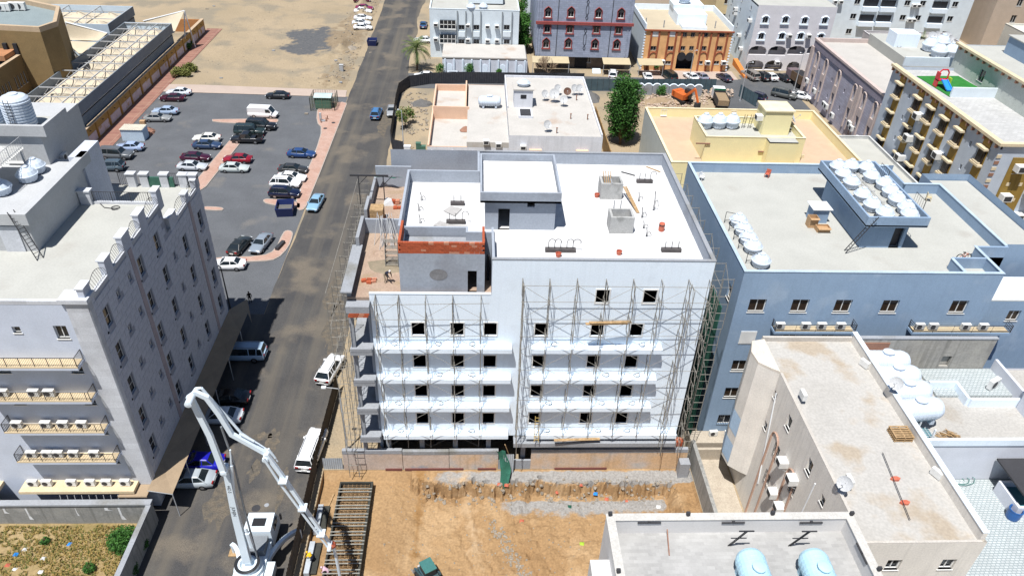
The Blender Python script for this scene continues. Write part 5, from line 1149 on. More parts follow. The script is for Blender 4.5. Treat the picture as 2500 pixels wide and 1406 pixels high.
for x in (13.4, 14.0, 33.4, 34.0): MB().box(x-.1, x+.1, Yd-.12, Yd-.004, 3.3, 19).build('corner_rib', dgrey, T)
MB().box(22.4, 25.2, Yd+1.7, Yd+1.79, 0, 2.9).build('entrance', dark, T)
for k in range(4): MB().box(26.2, 28.0, 163.6+.3*k, 163.9+.3*k, 0, .2+.2*k).build('entrance_step', white_paint, T)
tanl = mat('cream_shade_fabric', (0.45, 0.38, 0.25), (0.414, 0.35, 0.23), .8, .9, .05)
for a, c, lab in ((28.2, 34.4, 'cream fabric car shade before the dark grey block'), (36.2, 41.8, 'cream fabric car shade before the orange block'), (12.4, 20.6, 'cream fabric car shade behind the bare tree')):
    t = thing('parking_canopy', lab, 'car shade', ((a+c)/2, 163.5, 0))
    MB().add([(a, 162.2, 2.7), (c, 162.2, 2.7), (c, 165.2, 3.2), (a, 165.2, 3.2), (a, 162.2, 2.62), (c, 162.2, 2.62)], [(0, 1, 2, 3), (0, 4, 5, 1)]).build('shade_cloth', tanl, t)
    for x in (a+.1, c-.1): MB().tube((x, 162.3, 0), (x, 162.3, 2.7), .06).build('post', steel, t)
# ================================================================== orange block
orng = mat('orange_brown_render', (0.74, 0.42, 0.19), (0.626, 0.35, 0.156), .8, .9, .08)
ored = mat('brick_red_strip', (.33, .10, .05), (.29, .085, .04), 1)
T = thing('orange_brown_building', 'orange brown building with brick red vertical strips and cream roof', 'building', (47, 176, 0))
Yo = 166.7; ow = []
for px in (1672, 1692, 1722, 1763): ow.append(wf(px, 85, Yo, 1.25 if px > 1700 else .95, 1.1, 'bars'))
for px in (1595, 1637, 1667, 1688, 1717, 1756): ow.append(wf(px, 119, Yo, 1.3 if px not in (1667, 1688) else 1.0, 1.0, 'bars'))
for px in (1591, 1631, 1709, 1749): ow.append(wf(px, 154, Yo, 1.3, .8, 'brown'))
c = PY(1670, 160, Yo)
block(T, 37.6, 57.5, Yo, 184.2, 0, 9.2, {'F': orng, 'L': wapt, 'R': wapt, 'B': wapt}, ow, 'FRBL', [('F', c.x, 1.9, 3.9, 3.0)])
slab(T, 37.6, 57.5, Yo+.05, 184.2, 9.0, mat('cream_roof_screed', (0.45, 0.385, 0.28), (0.414, 0.354, 0.258), .4, .9, .06))
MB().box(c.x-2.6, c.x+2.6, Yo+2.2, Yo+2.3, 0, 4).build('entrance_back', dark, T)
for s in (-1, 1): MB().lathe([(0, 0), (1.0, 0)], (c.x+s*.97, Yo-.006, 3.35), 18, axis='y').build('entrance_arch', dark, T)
for px in (1589, 1608, 1631, 1650, 1663, 1706, 1715, 1735, 1752, 1775): x = PY(px, 95, Yo).x; MB().box(x-.18, x+.18, Yo-.2, Yo-.004, 0 if px not in (1663, 1706) else 4.4, 9.1).build('vertical_strip', ored, T)
MB().box(37.4, 57.7, Yo-.35, Yo-.004, 8.95, 9.25).build('cornice', ored, T)
for px in (1595, 1637, 1717, 1756):
    c2 = PY(px, 133, Yo); MB().path([(c2.x+.8*math.cos(a), Yo-.05, c2.z-.3+.8*math.sin(a)) for a in [math.pi*i/8 for i in range(9)]], .14, 4).build('arch_trim', ored, T)
for px in (1601, 1641): c2 = PY(px, 84, Yo); MB().box(c2.x-.7, c2.x+.7, Yo-.05, Yo-.004, c2.z-.55, c2.z+.55).build('closed_shutter', alu, T)
for s in (37.6, 57.5):
    for k in range(14): MB().box(s-.2, s+.2, Yo-.08, Yo-.006, .3+.64*k, .6+.64*k).build('quoin', white_paint, T)
for px, py in ((1577, 148), (1616, 150), (1726, 152), (1765, 152)): c2 = PY(px, py, Yo); box_ac((c2.x, Yo, c2.z-.4), 0, 'large window air conditioner on the front of the orange brown building', 'window units on the orange brown front', scale=(1.5, 1.6, 1.6))
for q in ((37.62, 37.85, Yo+.3, 184), (57.25, 57.48, Yo+.3, 184), (37.62, 57.48, 184, 184.2)): MB().box(*q, 9.0, 10.3).build('parapet', white_paint, T)
MB().box(45.6, 52.4, 171.5, 180.5, 9.0, 11.4).build('roof_penthouse', white_paint, T); MB().box(46.2, 51.8, 168.0, 171.4, 9.0, 9.6).build('roof_light_well', white_paint, T); MB().box(45.4, 52.6, 176, 180.6, 11.4, 12.3).build('roof_penthouse', wapt, T)
dome_tank((48.2, 177.5, 12.3), 0, 'white domed tank on the penthouse of the orange brown building', scale=(1.6, 1.5, 1.9))
for px, py in ((1576, 62), (1620, 68), (1713, 62), (1745, 70)): c2 = P(px, py, 9.0); tag(MB().tube(c2, c2+V((0, 0, 1.6)), .12).build('roof_stub_column', concrete), 'concrete stub column at the front roof edge of the orange brown building', 'stub column', 'stub columns on the orange brown roof')
# ================================================================== grey block with white arched window surrounds
agrey = mat('warm_grey_render', (0.68, 0.66, 0.68), (0.626, 0.607, 0.626), .8, .9, .06)
T = thing('grey_arcaded_block', 'warm grey block with white arched window surrounds and shaded arcades', 'building', (71, 185, 0))
Ya = 168.5; aw = []
for row in (((1868, 50), (1917, 50), (1964, 52), (2013, 52)), ((1858, 90), (1908, 90), (1954, 90), (2003, 92))):
    for q in row: aw.append(wf(*q, Ya, 1.3, 1.25, 'slide'))
arc = [wf(px, py, Ya, w, h, '') for px, py, w, h in ((1850, 124, 4.2, 2.0), (1898, 125, 4.2, 2.1), (1945, 124, 4.2, 2.0), (1990, 122, 3.6, 2.0), (1843, 160, 4.2, 2.2), (1889, 160, 4.2, 2.2), (1937, 162, 3, 2.0))]
block(T, 62.6, 80.6, Ya, 215, 0, 14.6, {'F': agrey, 'L': wapt, 'R': agrey, 'B': agrey}, aw+[('L', y, z, .8, .9, 'plain') for y in (173, 180, 187, 195) for z in (3.5, 7, 10.5, 12.8)], 'FRBL', arc, depth=.5)
slab(T, 62.6, 80.6, Ya+.05, 215, 14.5, roofpale)
MB().box(62.8, 80.4, Ya+2.2, Ya+2.4, 0, 8).build('arcade_back', agrey, T)
for f, x, z, w, h, s in arc:
    hw = w/2
    for k in (-1, 1): MB().add([(x+k*hw, Ya-.006, z+h/2), (x+k*hw, Ya-.006, z+h/2-1.0), (x+k*hw*.78, Ya-.006, z+h/2-.35), (x+k*hw*.3, Ya-.006, z+h/2)], [(0, 1, 2, 3) if k < 0 else (3, 2, 1, 0)]).build('arch_spandrel', agrey, T)
    if s == '': MB().box(x-hw*.55, x+hw*.35, Ya+2.1, Ya+2.19, z-.55, z+.55).build('arcade_window', glass, T)
for f, x, z, w, h, s in aw:
    o = MB().path([(x-.85, Ya-.12, z+.55), (x-.6, Ya-.12, z+.75), (x-.3, Ya-.12, z+1.0), (x+.3, Ya-.12, z+1.0), (x+.6, Ya-.12, z+.75), (x+.85, Ya-.12, z+.55)], .17, 4).build('window_hood', white_paint, T)
    for k in (-1, 1): MB().box(x+k*.75-.12, x+k*.75+.12, Ya-.2, Ya-.004, z-.7, z+.55).build('jamb', white_paint, T)
    MB().box(x-1.0, x+1.0, Ya-.3, Ya-.004, z-.95, z-.68).build('sill', white_paint, T)
for px, py in ((1926, 88), (1973, 88), (1896, 153)): c2 = PY(px, py, Ya); box_ac((c2.x, Ya, c2.z-.3), 0, 'window air conditioner on the front of the grey arcaded block', 'window units on the grey arcaded front', scale=(1.4, 1.4, 1.4))
for y, z in ((171, 10.2), (173, 3.2), (176, 5.4), (182, 8.8), (182, 9.8)): box_ac((62.6, y, z), -math.pi/2, 'window air conditioner on the white side of the grey arcaded block', 'window units on the white side wall', scale=(1.4, 1.4, 1.4))
MB().box(66, 70, 185, 192, 14.5, 16.5).build('roof_room', brickm, T)
for s, lab in (((59.4, 60.2, 162.5, 170, 3.2), 'orange painted sloping side wall beside the grey arcaded block'),): tag(MB().add([(60.6, 162.6, 0), (60.6, 172, 0), (60.6, 172, 1.5), (60.6, 162.6, .5), (61.6, 162.6, 0), (61.6, 172, 0), (61.6, 172, 1.5), (61.6, 162.6, .5)], [(0, 3, 2, 1), (4, 5, 6, 7), (3, 7, 6, 2), (0, 4, 7, 3), (1, 2, 6, 5)]).build('ramp_wall', mat('bright_orange_paint', (.60, .21, .05), (.55, .19, .045), 1)), lab, 'wall')
# ================================================================== purple grey stone house, right
purp = coursed('purple_grey_stone', (.46, .45, .53), (.32, .31, .37), 1.4, .45, .5, .03, (.38, .35, .40), axis='y')
purd = mat('purple_frieze', (.26, .235, .285), (.23, .21, .255), 1)
pinkt = mat('pink_stone_trim', (.52, .43, .40), (.47, .39, .36), 1)
T = thing('purple_grey_stone_house', 'purple grey coursed stone house with pale flat roof and narrow arched windows', 'building', (80, 137, 0))
pw = [('L', y, z, .75, 1.9, 'slide') for y in (150.9, 146.3, 139.8, 132.2, 128.1, 123.4) for z in (8.0, 4.2)]+[('L', y, z, .5, .8, 'plain') for y in (149.2, 142.5, 136.3) for z in (7.2, 3.8)]
block(T, 71, 92, 120.7, 154, 0, 10.2, {'L': purp, 'F': wapt, 'R': purp, 'B': purp}, pw)
MB().box(70.8, 71.0, 120.7, 154, 10.2, 11.6).build('frieze', purd, T); slab(T, 70.9, 92, 120.72, 154, 11.2, mat('warm_pale_roof', (0.45, 0.43, 0.4), (0.414, 0.396, 0.368), .4))
MB().box(70.7, 71.4, 120.6, 154.2, 11.6, 12.0).box(71.4, 92, 153.8, 154.2, 11.2, 12.0).box(71.4, 92, 120.6, 121, 11.2, 11.9).build('cornice', pinkt, T)
for y in (150.9, 146.3, 139.8, 132.2, 128.1, 123.4):
    for s in (-1, 1): MB().box(70.72, 70.99, y+s*.75-.14, y+s*.75+.14, 1.4, 9.4).build('window_surround', pinkt, T)
    MB().path([(70.85, y+.75*math.cos(a), 9.4+.6*math.sin(a)) for a in [math.pi*i/6 for i in range(7)]], .15, 4).build('window_arch', pinkt, T); MB().box(70.75, 70.99, y-.6, y+.6, 5.4, 6.9).build('spandrel', pinkt, T)
for y in (121.3, 130.2, 154): MB().box(70.6, 70.99, y-.6, y+.6, 0, 10.3).build('corner_pier', pinkt, T)
for y, z in ((152, 3), (147.4, 2.5), (141.6, 1.9), (140.4, 1.9), (137, 1.4), (129.6, 2.8), (128.4, 2.4), (125, 1.8)): split_ac((70.4, y, z), -math.pi/2, 'outdoor air conditioner on the wall foot of the purple grey stone house', 'units on the purple grey wall', scale=(1.5, 1.3, 1.5))
MB().box(82, 92, 136, 154, 11.2, 13.2).build('roof_room', roofpale, T); MB().box(82.8, 87.6, 145, 148.5, 11.2, 15.8).build('stair_head', white_paint, T)
for i, (px, py) in enumerate(((2266, 125), (2295, 118), (2288, 140), (2318, 140))):
    dome_tank(P(px, py, 13.2), .4*i, 'white domed tank in the cluster on the pale roof behind the playground', 'tanks on the pale roof behind the playground', scale=(1.7, 1.7, 2.0))
for px, py in ((2270, 108), (2283, 106), (2305, 108), (2316, 116)): dish(P(px, py, 13.2), rnd.uniform(-.6, .6), 'small grey dish crowded behind the domed tanks on the pale roof', 'dishes behind the domed tanks', scale=(1.6, 1.6, 1.6))
ladder('black ladder rising by the wire frame on the pale roof', P(2188, 150, 11.2), P(2196, 112, 13.5), .7, n=8)
t = thing('wire_frame_cover', 'dark wire frame cover over a stair well on the pale roof', 'wire frame', P(2228, 135, 11.3))
for k in range(9): a, c2 = P(2200+7*k, 140-3.2*k, 12.4), P(2215+6*k, 147-1.5*k, 11.4); MB().bar(a, c2, .06).build('wire', darkmetal, t)
# ================================================================== pale blue-grey block with gold bays
gw = mat('pale_blue_stone', (0.44, 0.49, 0.56), (0.405, 0.451, 0.515), .8, .85, .08)
gold = mat('golden_brown_panel', (.26, .165, .035), (.22, .14, .03), 1.2, .7, .1)
creamt = mat('cream_stone_trim', (.62, .52, .36), (.56, .47, .32), 1)
T = thing('gold_bay_apartment_block', 'pale blue grey block with golden brown window bays and roof garden', 'building', (80, 105, 0))
GX = 70.0; cols = (116.4, 110.2, 106.1, 102.0, 97.8, 91.7)
block(T, GX, 104, 89.0, 120.4, 0, 17.4, gw, [('L', y, z, .45, .8, 'plain') for y in (113.2, 95) for z in (15, 11.4, 7.8, 4.2)], 'FLRB')
slab(T, GX+.02, 104, 89.02, 120.38, 16.9, coursed('grey_roof_tile', (.50, .50, .49), (.36, .36, .36), .8, .5, .5, .04, (.44, .44, .43), axis='f'))
MB().box(GX-.5, GX+.35, 88.6, 120.6, 17.5, 17.9).box(GX+.35, 104, 88.6, 89.3, 17.5, 17.9).build('cornice', creamt, T)
MB().box(GX+.02, GX+.3, 89, 120.4, 16.9, 17.5).build('parapet', white_paint, T)
for k in range(22): MB().box(GX-.45, GX-.01, 89.5+1.45*k, 89.7+1.45*k, 16.9, 17.5).build('bracket', brn, T)
for y in cols:
    MB().box(GX-.12, GX-.004, y-.85, y+.85, .5, 17.2).build('bay_panel', gold, T)
    for k in range(7):
        z = 16.0-2.4*k
        if z < .5: break
        MB().box(GX-.85, GX-.13, y-1.05, y+1.05, z-.16, z+.12).build('bay_ledge', creamt, T)
        if k % 2 == 0:
            o = MB().box(GX-.4, GX-.125, y-.7, y+.7, z-2.2, z-.18).build('window', brownglass, T)
            g2 = MB()
            for j in range(7): g2.bar((GX-.62, y-.6+.2*j, z-2.2), (GX-.62, y-.6+.2*j, z-.2), .04)
            g2.build('window_grille', darkmetal, o)
            MB().box(GX-.75, GX-.41, y-.75, y+.75, z-2.26, z-2.05).build('grille_sill', creamt, o)
for y, z in ((108.2, 13.2), (108.6, 9.4), (109, 5.8), (100, 10.4), (100.2, 6.4), (108.9, 2.2)): box_ac((GX, y, z), -math.pi/2, 'hooded white air conditioner between the golden brown bays', 'units between the gold bays', scale=(1.9, 1.9, 1.9))
for px in (2445, 2475): 
    c2 = PY(px, 480, 89.0); MB().box(c2.x-.9, c2.x+.9, 88.88, 88.996, 0, 15.8).build('bay_panel', gold, T)
    for k in range(6): MB().box(c2.x-.25, c2.x+.25, 88.84, 88.88, 2+2.4*k, 2.5+2.4*k).build('diamond_tile', creamt, T)
for k in range(18): MB().box(GX-.04, GX+.6, 88.9, 88.997, .4+.9*k, .85+.9*k).build('quoin', creamt if k % 2 else brn, T)
for x, z in ((73.6, 14), (73.4, 9.6), (76.8, 10.4), (76.4, 6.6), (73.2, 5.5)): box_ac((x, 89.0, z), 0, 'hooded white air conditioner on the end wall of the gold bay block', 'units on the gold bay end wall', scale=(1.9, 1.9, 1.9))
turf = mat('artificial_turf', (.02, .15, .025), (.03, .19, .035), 1, .95, .2, 14)
MB().prism([tuple(P(*q, 17).to_2d()) for q in ((2238, 186), (2340, 186), (2420, 232), (2318, 236))], 16.95, 17.0).build('roof_turf', turf, T)
for a, c2 in (((2205, 160), (2360, 165)), ((2320, 236), (2460, 245))):
    p, q = P(*a, 17), P(*c2, 17); MB().box(p.x, q.x, p.y, p.y+.3, 16.9, 18.4).build('terrace_wall', wapt, T)
block(T, 80.4, 104, 100, 121.5, 16.9, 21.0, {'L': mat('pale_sage_render', (.50, .53, .49), (.46, .49, .45), 1), 'F': wapt, 'R': wapt, 'B': wapt}, [('L', 113, 18.7, 1.5, 1.8, 'slide')], name='penthouse_wall')
slab(T, 80.5, 104, 100.1, 121.4, 20.9, roofpale); MB().box(79.9, 80.7, 99.6, 121.8, 21.0, 21.35).build('cornice', creamt, T)
for k in range(12): MB().box(79.95, 80.38, 101+1.75*k, 101.25+1.75*k, 20.5, 21.0).build('bracket', brn, T)
MB().box(86, 104, 104, 118, 20.9, 23.6).build('roof_room', bluew, T); MB().box(85.8, 104, 103.8, 118.2, 23.6, 23.75).build('roof_room_roof', roofpale, T)
# playground slide on the turf
c2 = P(2297, 214, 17); t = thing('playground_slide', 'small red and blue plastic playground slide on green roof turf', 'slide', c2)
rp, bp_, gp = glossy('red_play_plastic', (.55, .02, .03), .4), glossy('blue_play_plastic', (.02, .25, .75), .4), glossy('green_play_plastic', (.35, .55, .05), .4)
MB().box(c2.x-.9, c2.x+.9, c2.y, c2.y+1.0, 18.0, 18.15).box(c2.x-.9, c2.x-.75, c2.y, c2.y+1.0, 17, 19.3).build('tower', rp, t); MB().path([(c2.x-.8, c2.y+.5, 19.2), (c2.x-.4, c2.y+.5, 19.7), (c2.x+.4, c2.y+.5, 19.7), (c2.x+.8, c2.y+.5, 19.2), (c2.x+.8, c2.y+.5, 17)], .12).build('arch', rp, t)
MB().add([(c2.x-.3, c2.y, 18.1), (c2.x+.5, c2.y, 18.1), (c2.x+.7, c2.y-1.9, 17.1), (c2.x-.1, c2.y-1.9, 17.1), (c2.x-.3, c2.y, 18.25), (c2.x+.5, c2.y, 18.25), (c2.x+.7, c2.y-1.9, 17.25), (c2.x-.1, c2.y-1.9, 17.25)], [(0, 1, 2, 3), (4, 7, 6, 5), (0, 3, 7, 4), (1, 5, 6, 2)]).build('chute', bp_, t)
for s in (-.35, .55): MB().bar((c2.x+s, c2.y, 18.3), (c2.x+s+.2, c2.y-1.9, 17.3), .1, .2).build('chute_side', bp_, t)
MB().box(c2.x+.85, c2.x+1.1, c2.y-.4, c2.y+.4, 17, 18.6).build('ladder_panel', gp, t)
# ================================================================== other blocks along the top edge
def far(name, lab, x0, x1, y0, y1, z, wm, rm, rows, pxs, w=1.3, h=1.2, st='slide', par=.5):
    T = simple(name, lab, x0, x1, y0, y1, z, wm, rm, [('F', x, r, w, h, st) for r in rows for x in pxs], par); return T
T = far('white_balcony_block', 'white block with deep shaded balconies behind the grey arcaded block', 86, 126, 191, 215, 17, wapt, roofpale, (3, 6.8, 10.4, 13.8), (96, 109, 113, 121.5), 1.5, 1.3)
for x in (99.5, 104, 117.5):
    for z in (4.6, 8.3, 11.9):
        o = MB().box(x-2, x+2, 190.0, 190.99, z, z+1.1).build('balcony', white_paint, T); MB().box(x-1.9, x+1.9, 190.93, 190.985, z+1.1, z+2.7).build('recess_shade_panel', darkmetal, o)  # flat near-black panel paints the shade of a deep balcony
for x, z in ((90, 10), (91.5, 10), (90, 13.6), (91.5, 13.6), (110.6, 9.6), (111.8, 9.6), (110.6, 6), (111.8, 6)): box_ac((x, 191, z), 0, 'window air conditioner on the white balcony block', 'units on the white balcony block', scale=(1.4, 1.4, 1.4))
tanb = mat('tan_render', (.48, .39, .31), (.44, .36, .285), .7)
T = far('tan_corner_block', 'tan block with hooded windows in the far right corner', 130, 160, 188, 215, 24, tanb, roofpale, (4, 8, 12, 16, 20), (136, 143, 150), 1.4, 1.8)
T = far('pale_tan_long_block', 'pale tan apartment block rising behind the orange brown building', 36, 66, 216, 235, 16, mat('pale_tan_render', (.50, .43, .36), (.46, .40, .335), .7), roofpale, (1.5, 5, 8.5), (41, 45, 52, 56, 61), 1.8, 1.6, 'brown')
T = far('yellow_sided_block', 'tall sandy yellow block between orange brown and grey arcaded blocks', 59.6, 70, 190, 205, 18, mat('sandy_yellow_render', (.58, .46, .27), (.54, .43, .25), .7), roofpale, (2, 6, 10, 14), (62.5,), 1.6, 1.6, 'brown')
T = far('white_row_house', 'white house at the end of the lane behind the leafy tree', 12.6, 16.5, 192, 212, 12, wapt, roofpale, (3, 6.5, 10), (14.5,), 1.0, 1.2)
T = far('low_store_building', 'low grey store with pale roof behind the rooftop palm', 92, 112, 158, 176, 7.5, mat('store_render', (.50, .48, .49), rough=.9), stain, (4,), (96, 100), 1.2, 1.2, 'brown')
T = far('lilac_store_building', 'low lilac store with plank shutters behind the dish cluster', 98, 114, 144, 157, 8.2, mat('lilac_render', (.48, .43, .47), (.44, .40, .43), 1), villar, (5.5,), (103, 108), 1.4, 1.2, 'brown')
dome_tank((106, 151, 7.7), 0, 'pale domed tank on the lilac store roof', scale=(1.7, 1.7, 1.5))
T = far('cream_corner_house', 'cream house with white roof at the far right edge', 118, 150, 140, 165, 13, mat('cream_render', (.60, .55, .45), (.56, .51, .42), 1), white_paint, (5, 9), (122, 128), 1.3, 1.2)
tag(MB().add([(112, 139, 10.5), (140, 137, 11.2), (140, 140, 11.8), (112, 142, 11)], [(0, 1, 2, 3)]).add([(112, 139, 10.4), (140, 137, 11.1), (140, 140, 11.7), (112, 142, 10.9)], [(3, 2, 1, 0)]).build('blue_awning', mat('deep_blue_fabric', (.03, .11, .20), rough=.8)), 'narrow deep blue awning before the cream corner house', 'awning')
T = far('lane_end_house', 'white house closing the lane at the top of the road', -14, -4, 225, 240, 9, wapt, roofpale, (3, 6), (-11, -7), 1.2, 1.2)
T = far('right_low_house', 'pale house squeezed between yellow villa and gold bay block', 60.2, 69, 96, 119, 5.5, mat('pale_grey_render', (.55, .56, .56), rough=.9), roofpale, (2.5,), (63, 66), 1.2, 1.2)
# ================================================================== school with tensile shade halls, top left
sandst = mat('brown_sandstone_render', (0.235, 0.165, 0.078), (0.207, 0.145, 0.069), .6, .9, .14, 9)
sandlt = mat('sand_coping', (0.45, 0.345, 0.235), (0.414, 0.317, 0.216), 1)
grr = mat('grey_green_roof', (0.22, 0.265, 0.275), (0.202, 0.244, 0.253), .5, .95, .12, 5)
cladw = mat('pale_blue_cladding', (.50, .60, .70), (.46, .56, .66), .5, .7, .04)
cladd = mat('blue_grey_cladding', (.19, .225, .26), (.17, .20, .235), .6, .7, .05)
cloth = mat('cream_tensile_fabric', (0.52, 0.45, 0.34), (0.478, 0.414, 0.313), .6, .9, .05)
def hall(lab, x0, x1, y0, y1, z, n, along='y'):
    T = thing('shade_hall', lab, 'shade hall', ((x0+x1)/2, (y0+y1)/2, 0))
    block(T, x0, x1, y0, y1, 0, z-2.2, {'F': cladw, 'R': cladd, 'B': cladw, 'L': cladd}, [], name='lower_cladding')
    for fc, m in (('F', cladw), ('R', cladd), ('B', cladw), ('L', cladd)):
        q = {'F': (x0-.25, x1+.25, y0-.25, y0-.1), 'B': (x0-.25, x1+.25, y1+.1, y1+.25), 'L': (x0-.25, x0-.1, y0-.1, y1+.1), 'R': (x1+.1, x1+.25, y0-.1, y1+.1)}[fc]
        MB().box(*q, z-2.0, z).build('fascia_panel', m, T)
    MB().box(x0, x1, y0, y1, z-2.45, z-2.3).build('floor_deck', cloth, T)
    L0, L1, W0, W1 = (y0, y1, x0, x1) if along == 'y' else (x0, x1, y0, y1)
    pt = (lambda l, w, zz: (w, l, zz)) if along == 'y' else (lambda l, w, zz: (l, w, zz))
    st = (L1-L0)/n; rows = (W0+(W1-W0)*.27, W0+(W1-W0)*.75)
    for i in range(n+1):
        l = L0+st*i; b = MB().bar(pt(l, W0-.1, z-.1), pt(l, W1+.1, z-.1), .16).bar(pt(l, W0, z-1.8), pt(l, W1, z-1.8), .1)
        for k in range(6): b.bar(pt(l, W0+(W1-W0)*k/6, z-.1 if k % 2 else z-1.8), pt(l, W0+(W1-W0)*(k+1)/6, z-1.8 if k % 2 else z-.1), .07)
        b.build('truss', steel, T)
    for w in (W0+(W1-W0)*.3, W0+(W1-W0)*.72): MB().bar(pt(L0, w, z-.12), pt(L1, w, z-.12), .15).build('purlin', steel, T)
    for i in range(n):         # conical fabric bays between trusses
        l0, l1 = L0+st*i+.1, L0+st*(i+1)-.1; lm = (l0+l1)/2
        for a, c in ((W0+.4, W0+(W1-W0)*.5), (W0+(W1-W0)*.5, W1-.3)):
            wm = (a+c)/2; b = MB(); vs = [pt(lm, wm, z-.35)]; rg = []
            ptsq = []
            for t in range(16):
                ang = 2*math.pi*t/16; dx, dy = math.cos(ang), math.sin(ang); k = 1/max(abs(dx), abs(dy)); ptsq.append((dx*k, dy*k))
            for q, zz in ((.12, z-.5), (.4, z-1.1), (.75, z-1.45), (1.0, z-1.55)):
                for dx, dy in ptsq: vs.append(pt(lm+dx*q*(l1-l0)/2, wm+dy*q*(c-a)/2, zz))
            fs = [(0, 1+t, 1+(t+1) % 16) for t in range(16)]+[(1+r*16+t, 1+(r+1)*16+t, 1+(r+1)*16+(t+1) % 16, 1+r*16+(t+1) % 16) for r in range(3) for t in range(16)]
            b.add(vs, fs).build('fabric_cone', cloth, T, smooth=True)
            MB().path([pt(lm, wm, z-2.2), pt(lm, wm, z-.35)], .05).path([pt(lm+math.cos(a2)*.0, wm+.9*math.sin(a2)-.9, z-.4-1.2*(1-math.cos(a2))) for a2 in (0, .4, .8, 1.2)], .05).build('mast', steel, T)
    return T
hall('long pale clad hall with white trusses and cream fabric cones beside the yellow wall', -77.0, -67.4, 121.3, 169.0, 7.2, 11)
hall('shorter pale clad hall with cream fabric cones set crosswise behind the brown block', -116, -80.3, 167.5, 181.5, 7.2, 5, 'x')
T = thing('brown_school_block', 'tall windowless brown school block with chamfered corner and grey green roof', 'building', (-88, 142, 0))
pl = [(-120, 132.5), (-86, 137.5), (-77.6, 136.8), (-76.2, 140.5), (-80.0, 150.3), (-88, 154.5), (-120, 158)]
MB().prism(pl, 0, 14.6).build('wall', sandst, T); MB().prism(inset(pl, .7), 14.55, 14.62).build('roof', grr, T)
b = MB(); pin = inset(pl, .7)
for i in range(len(pl)):
    j = (i+1) % len(pl); b.add([(*pl[i], 14.6), (*pl[j], 14.6), (*pl[j], 15.5), (*pl[i], 15.5), (*pin[i], 14.6), (*pin[j], 14.6), (*pin[j], 15.5), (*pin[i], 15.5)], [(0, 1, 2, 3), (5, 4, 7, 6), (3, 2, 6, 7)])
b.build('parapet', sandlt, T)
for x in (-84.8, -83.0): MB().box(x-.35, x+.35, 136.9, 137.7, 9.6, 12.4).build('slot_window', dark, T)
T = thing('brown_school_wing', 'lower brown school wing with rows of narrow dark slot windows', 'building', (-90, 128, 0))
sw = [('R', y, z, .55, 2.1, 'plain') for z in (6.6, 3.2) for y in [122.6+1.05*i for i in range(14) if i % 5 != 4]]
block(T, -130, -82.6, 118, 138.5, 0, 10.4, sandst, sw, 'FR'); slab(T, -130, -82.7, 118.1, 138.4, 9.4, grr); parapet(T, -130, -82.6, 118, 138.5, 9.4, 10.4, sandst, .6, sandlt)
MB().box(-88.5, -83.4, 133.5, 138.3, 10.4, 11.3).build('roof_step', mat('red_brown_coping', (.42, .20, .10)), T)
for i, (px, py) in enumerate(((5, 28), (15, 28), (37, 26), (52, 26))): split_ac(P(px, py, 14.65), 0, 'large rooftop air conditioner on the tall brown school block', 'rooftop units on the brown school block', scale=(2.4, 2.4, 2.2))
split_ac(P(10, 145, 9.4), .4, 'rooftop air conditioner in the corner of the lower school wing', scale=(2.0, 2.0, 1.8)); split_ac(P(30, 135, 9.4), .4, 'rooftop air conditioner behind its twin on the lower school wing', scale=(2.0, 2.0, 1.8))
MB().box(-82.5, -77.3, 118.5, 136.6, 0, 3.4).build('low_annex', sandlt, T)
# free tensile sails in the yard
def sail(lab, pts, mastp):
    t = thing('shade_sail', lab, 'shade sail', (pts[0][0], pts[0][1], 0)); n = 8; a, b_, c, d = [V(p) for p in pts]; m = MB(); vs = []
    for i in range(n+1):
        for j in range(n+1):
            u, w = i/n, j/n; p = a*(1-u)*(1-w)+b_*u*(1-w)+c*u*w+d*(1-u)*w; p.z -= 1.2*math.sin(math.pi*u)*math.sin(math.pi*w); vs.append(p)
    m.add(vs, [(i*(n+1)+j, (i+1)*(n+1)+j, (i+1)*(n+1)+j+1, i*(n+1)+j+1) for i in range(n) for j in range(n)]); m.build('sail_cloth', cloth, t, smooth=True)
    for p, q in mastp: MB().tube(p, q, .14).build('mast', white_metal, t)
A = P(160, 55, 9); Bq = P(262, 82, 6.8); Cq = P(240, 100, 6.2); Dq = P(148, 98, 5.5)
sail('large cream shade sail slung between mast and long hall', [A, Bq, Cq, Dq], [((A.x, A.y, 0), A), (A, Bq), ((Dq.x, Dq.y, 0), Dq)])
A2 = P(155, 100, 5.6); B2 = P(236, 104, 5.8); C2q = P(195, 135, 5.0); sail('smaller cream shade sail below the large one', [A2, B2, C2q, P(180, 120, 4.8)], [((A2.x, A2.y, 0), A2), (A2, P(192, 140, 2))])
A3 = P(450, 27, 8.5); sail('triangular cream shade sail on tripod mast at the wall end', [A3, P(425, 82, 5.0), P(352, 54, 6), P(352, 52, 6.2)], [(V((A3.x+.6, A3.y+.5, 0)), A3), (V((A3.x-1.2, A3.y-1.5, 0)), A3), (A3, P(350, 52, 6.2))])
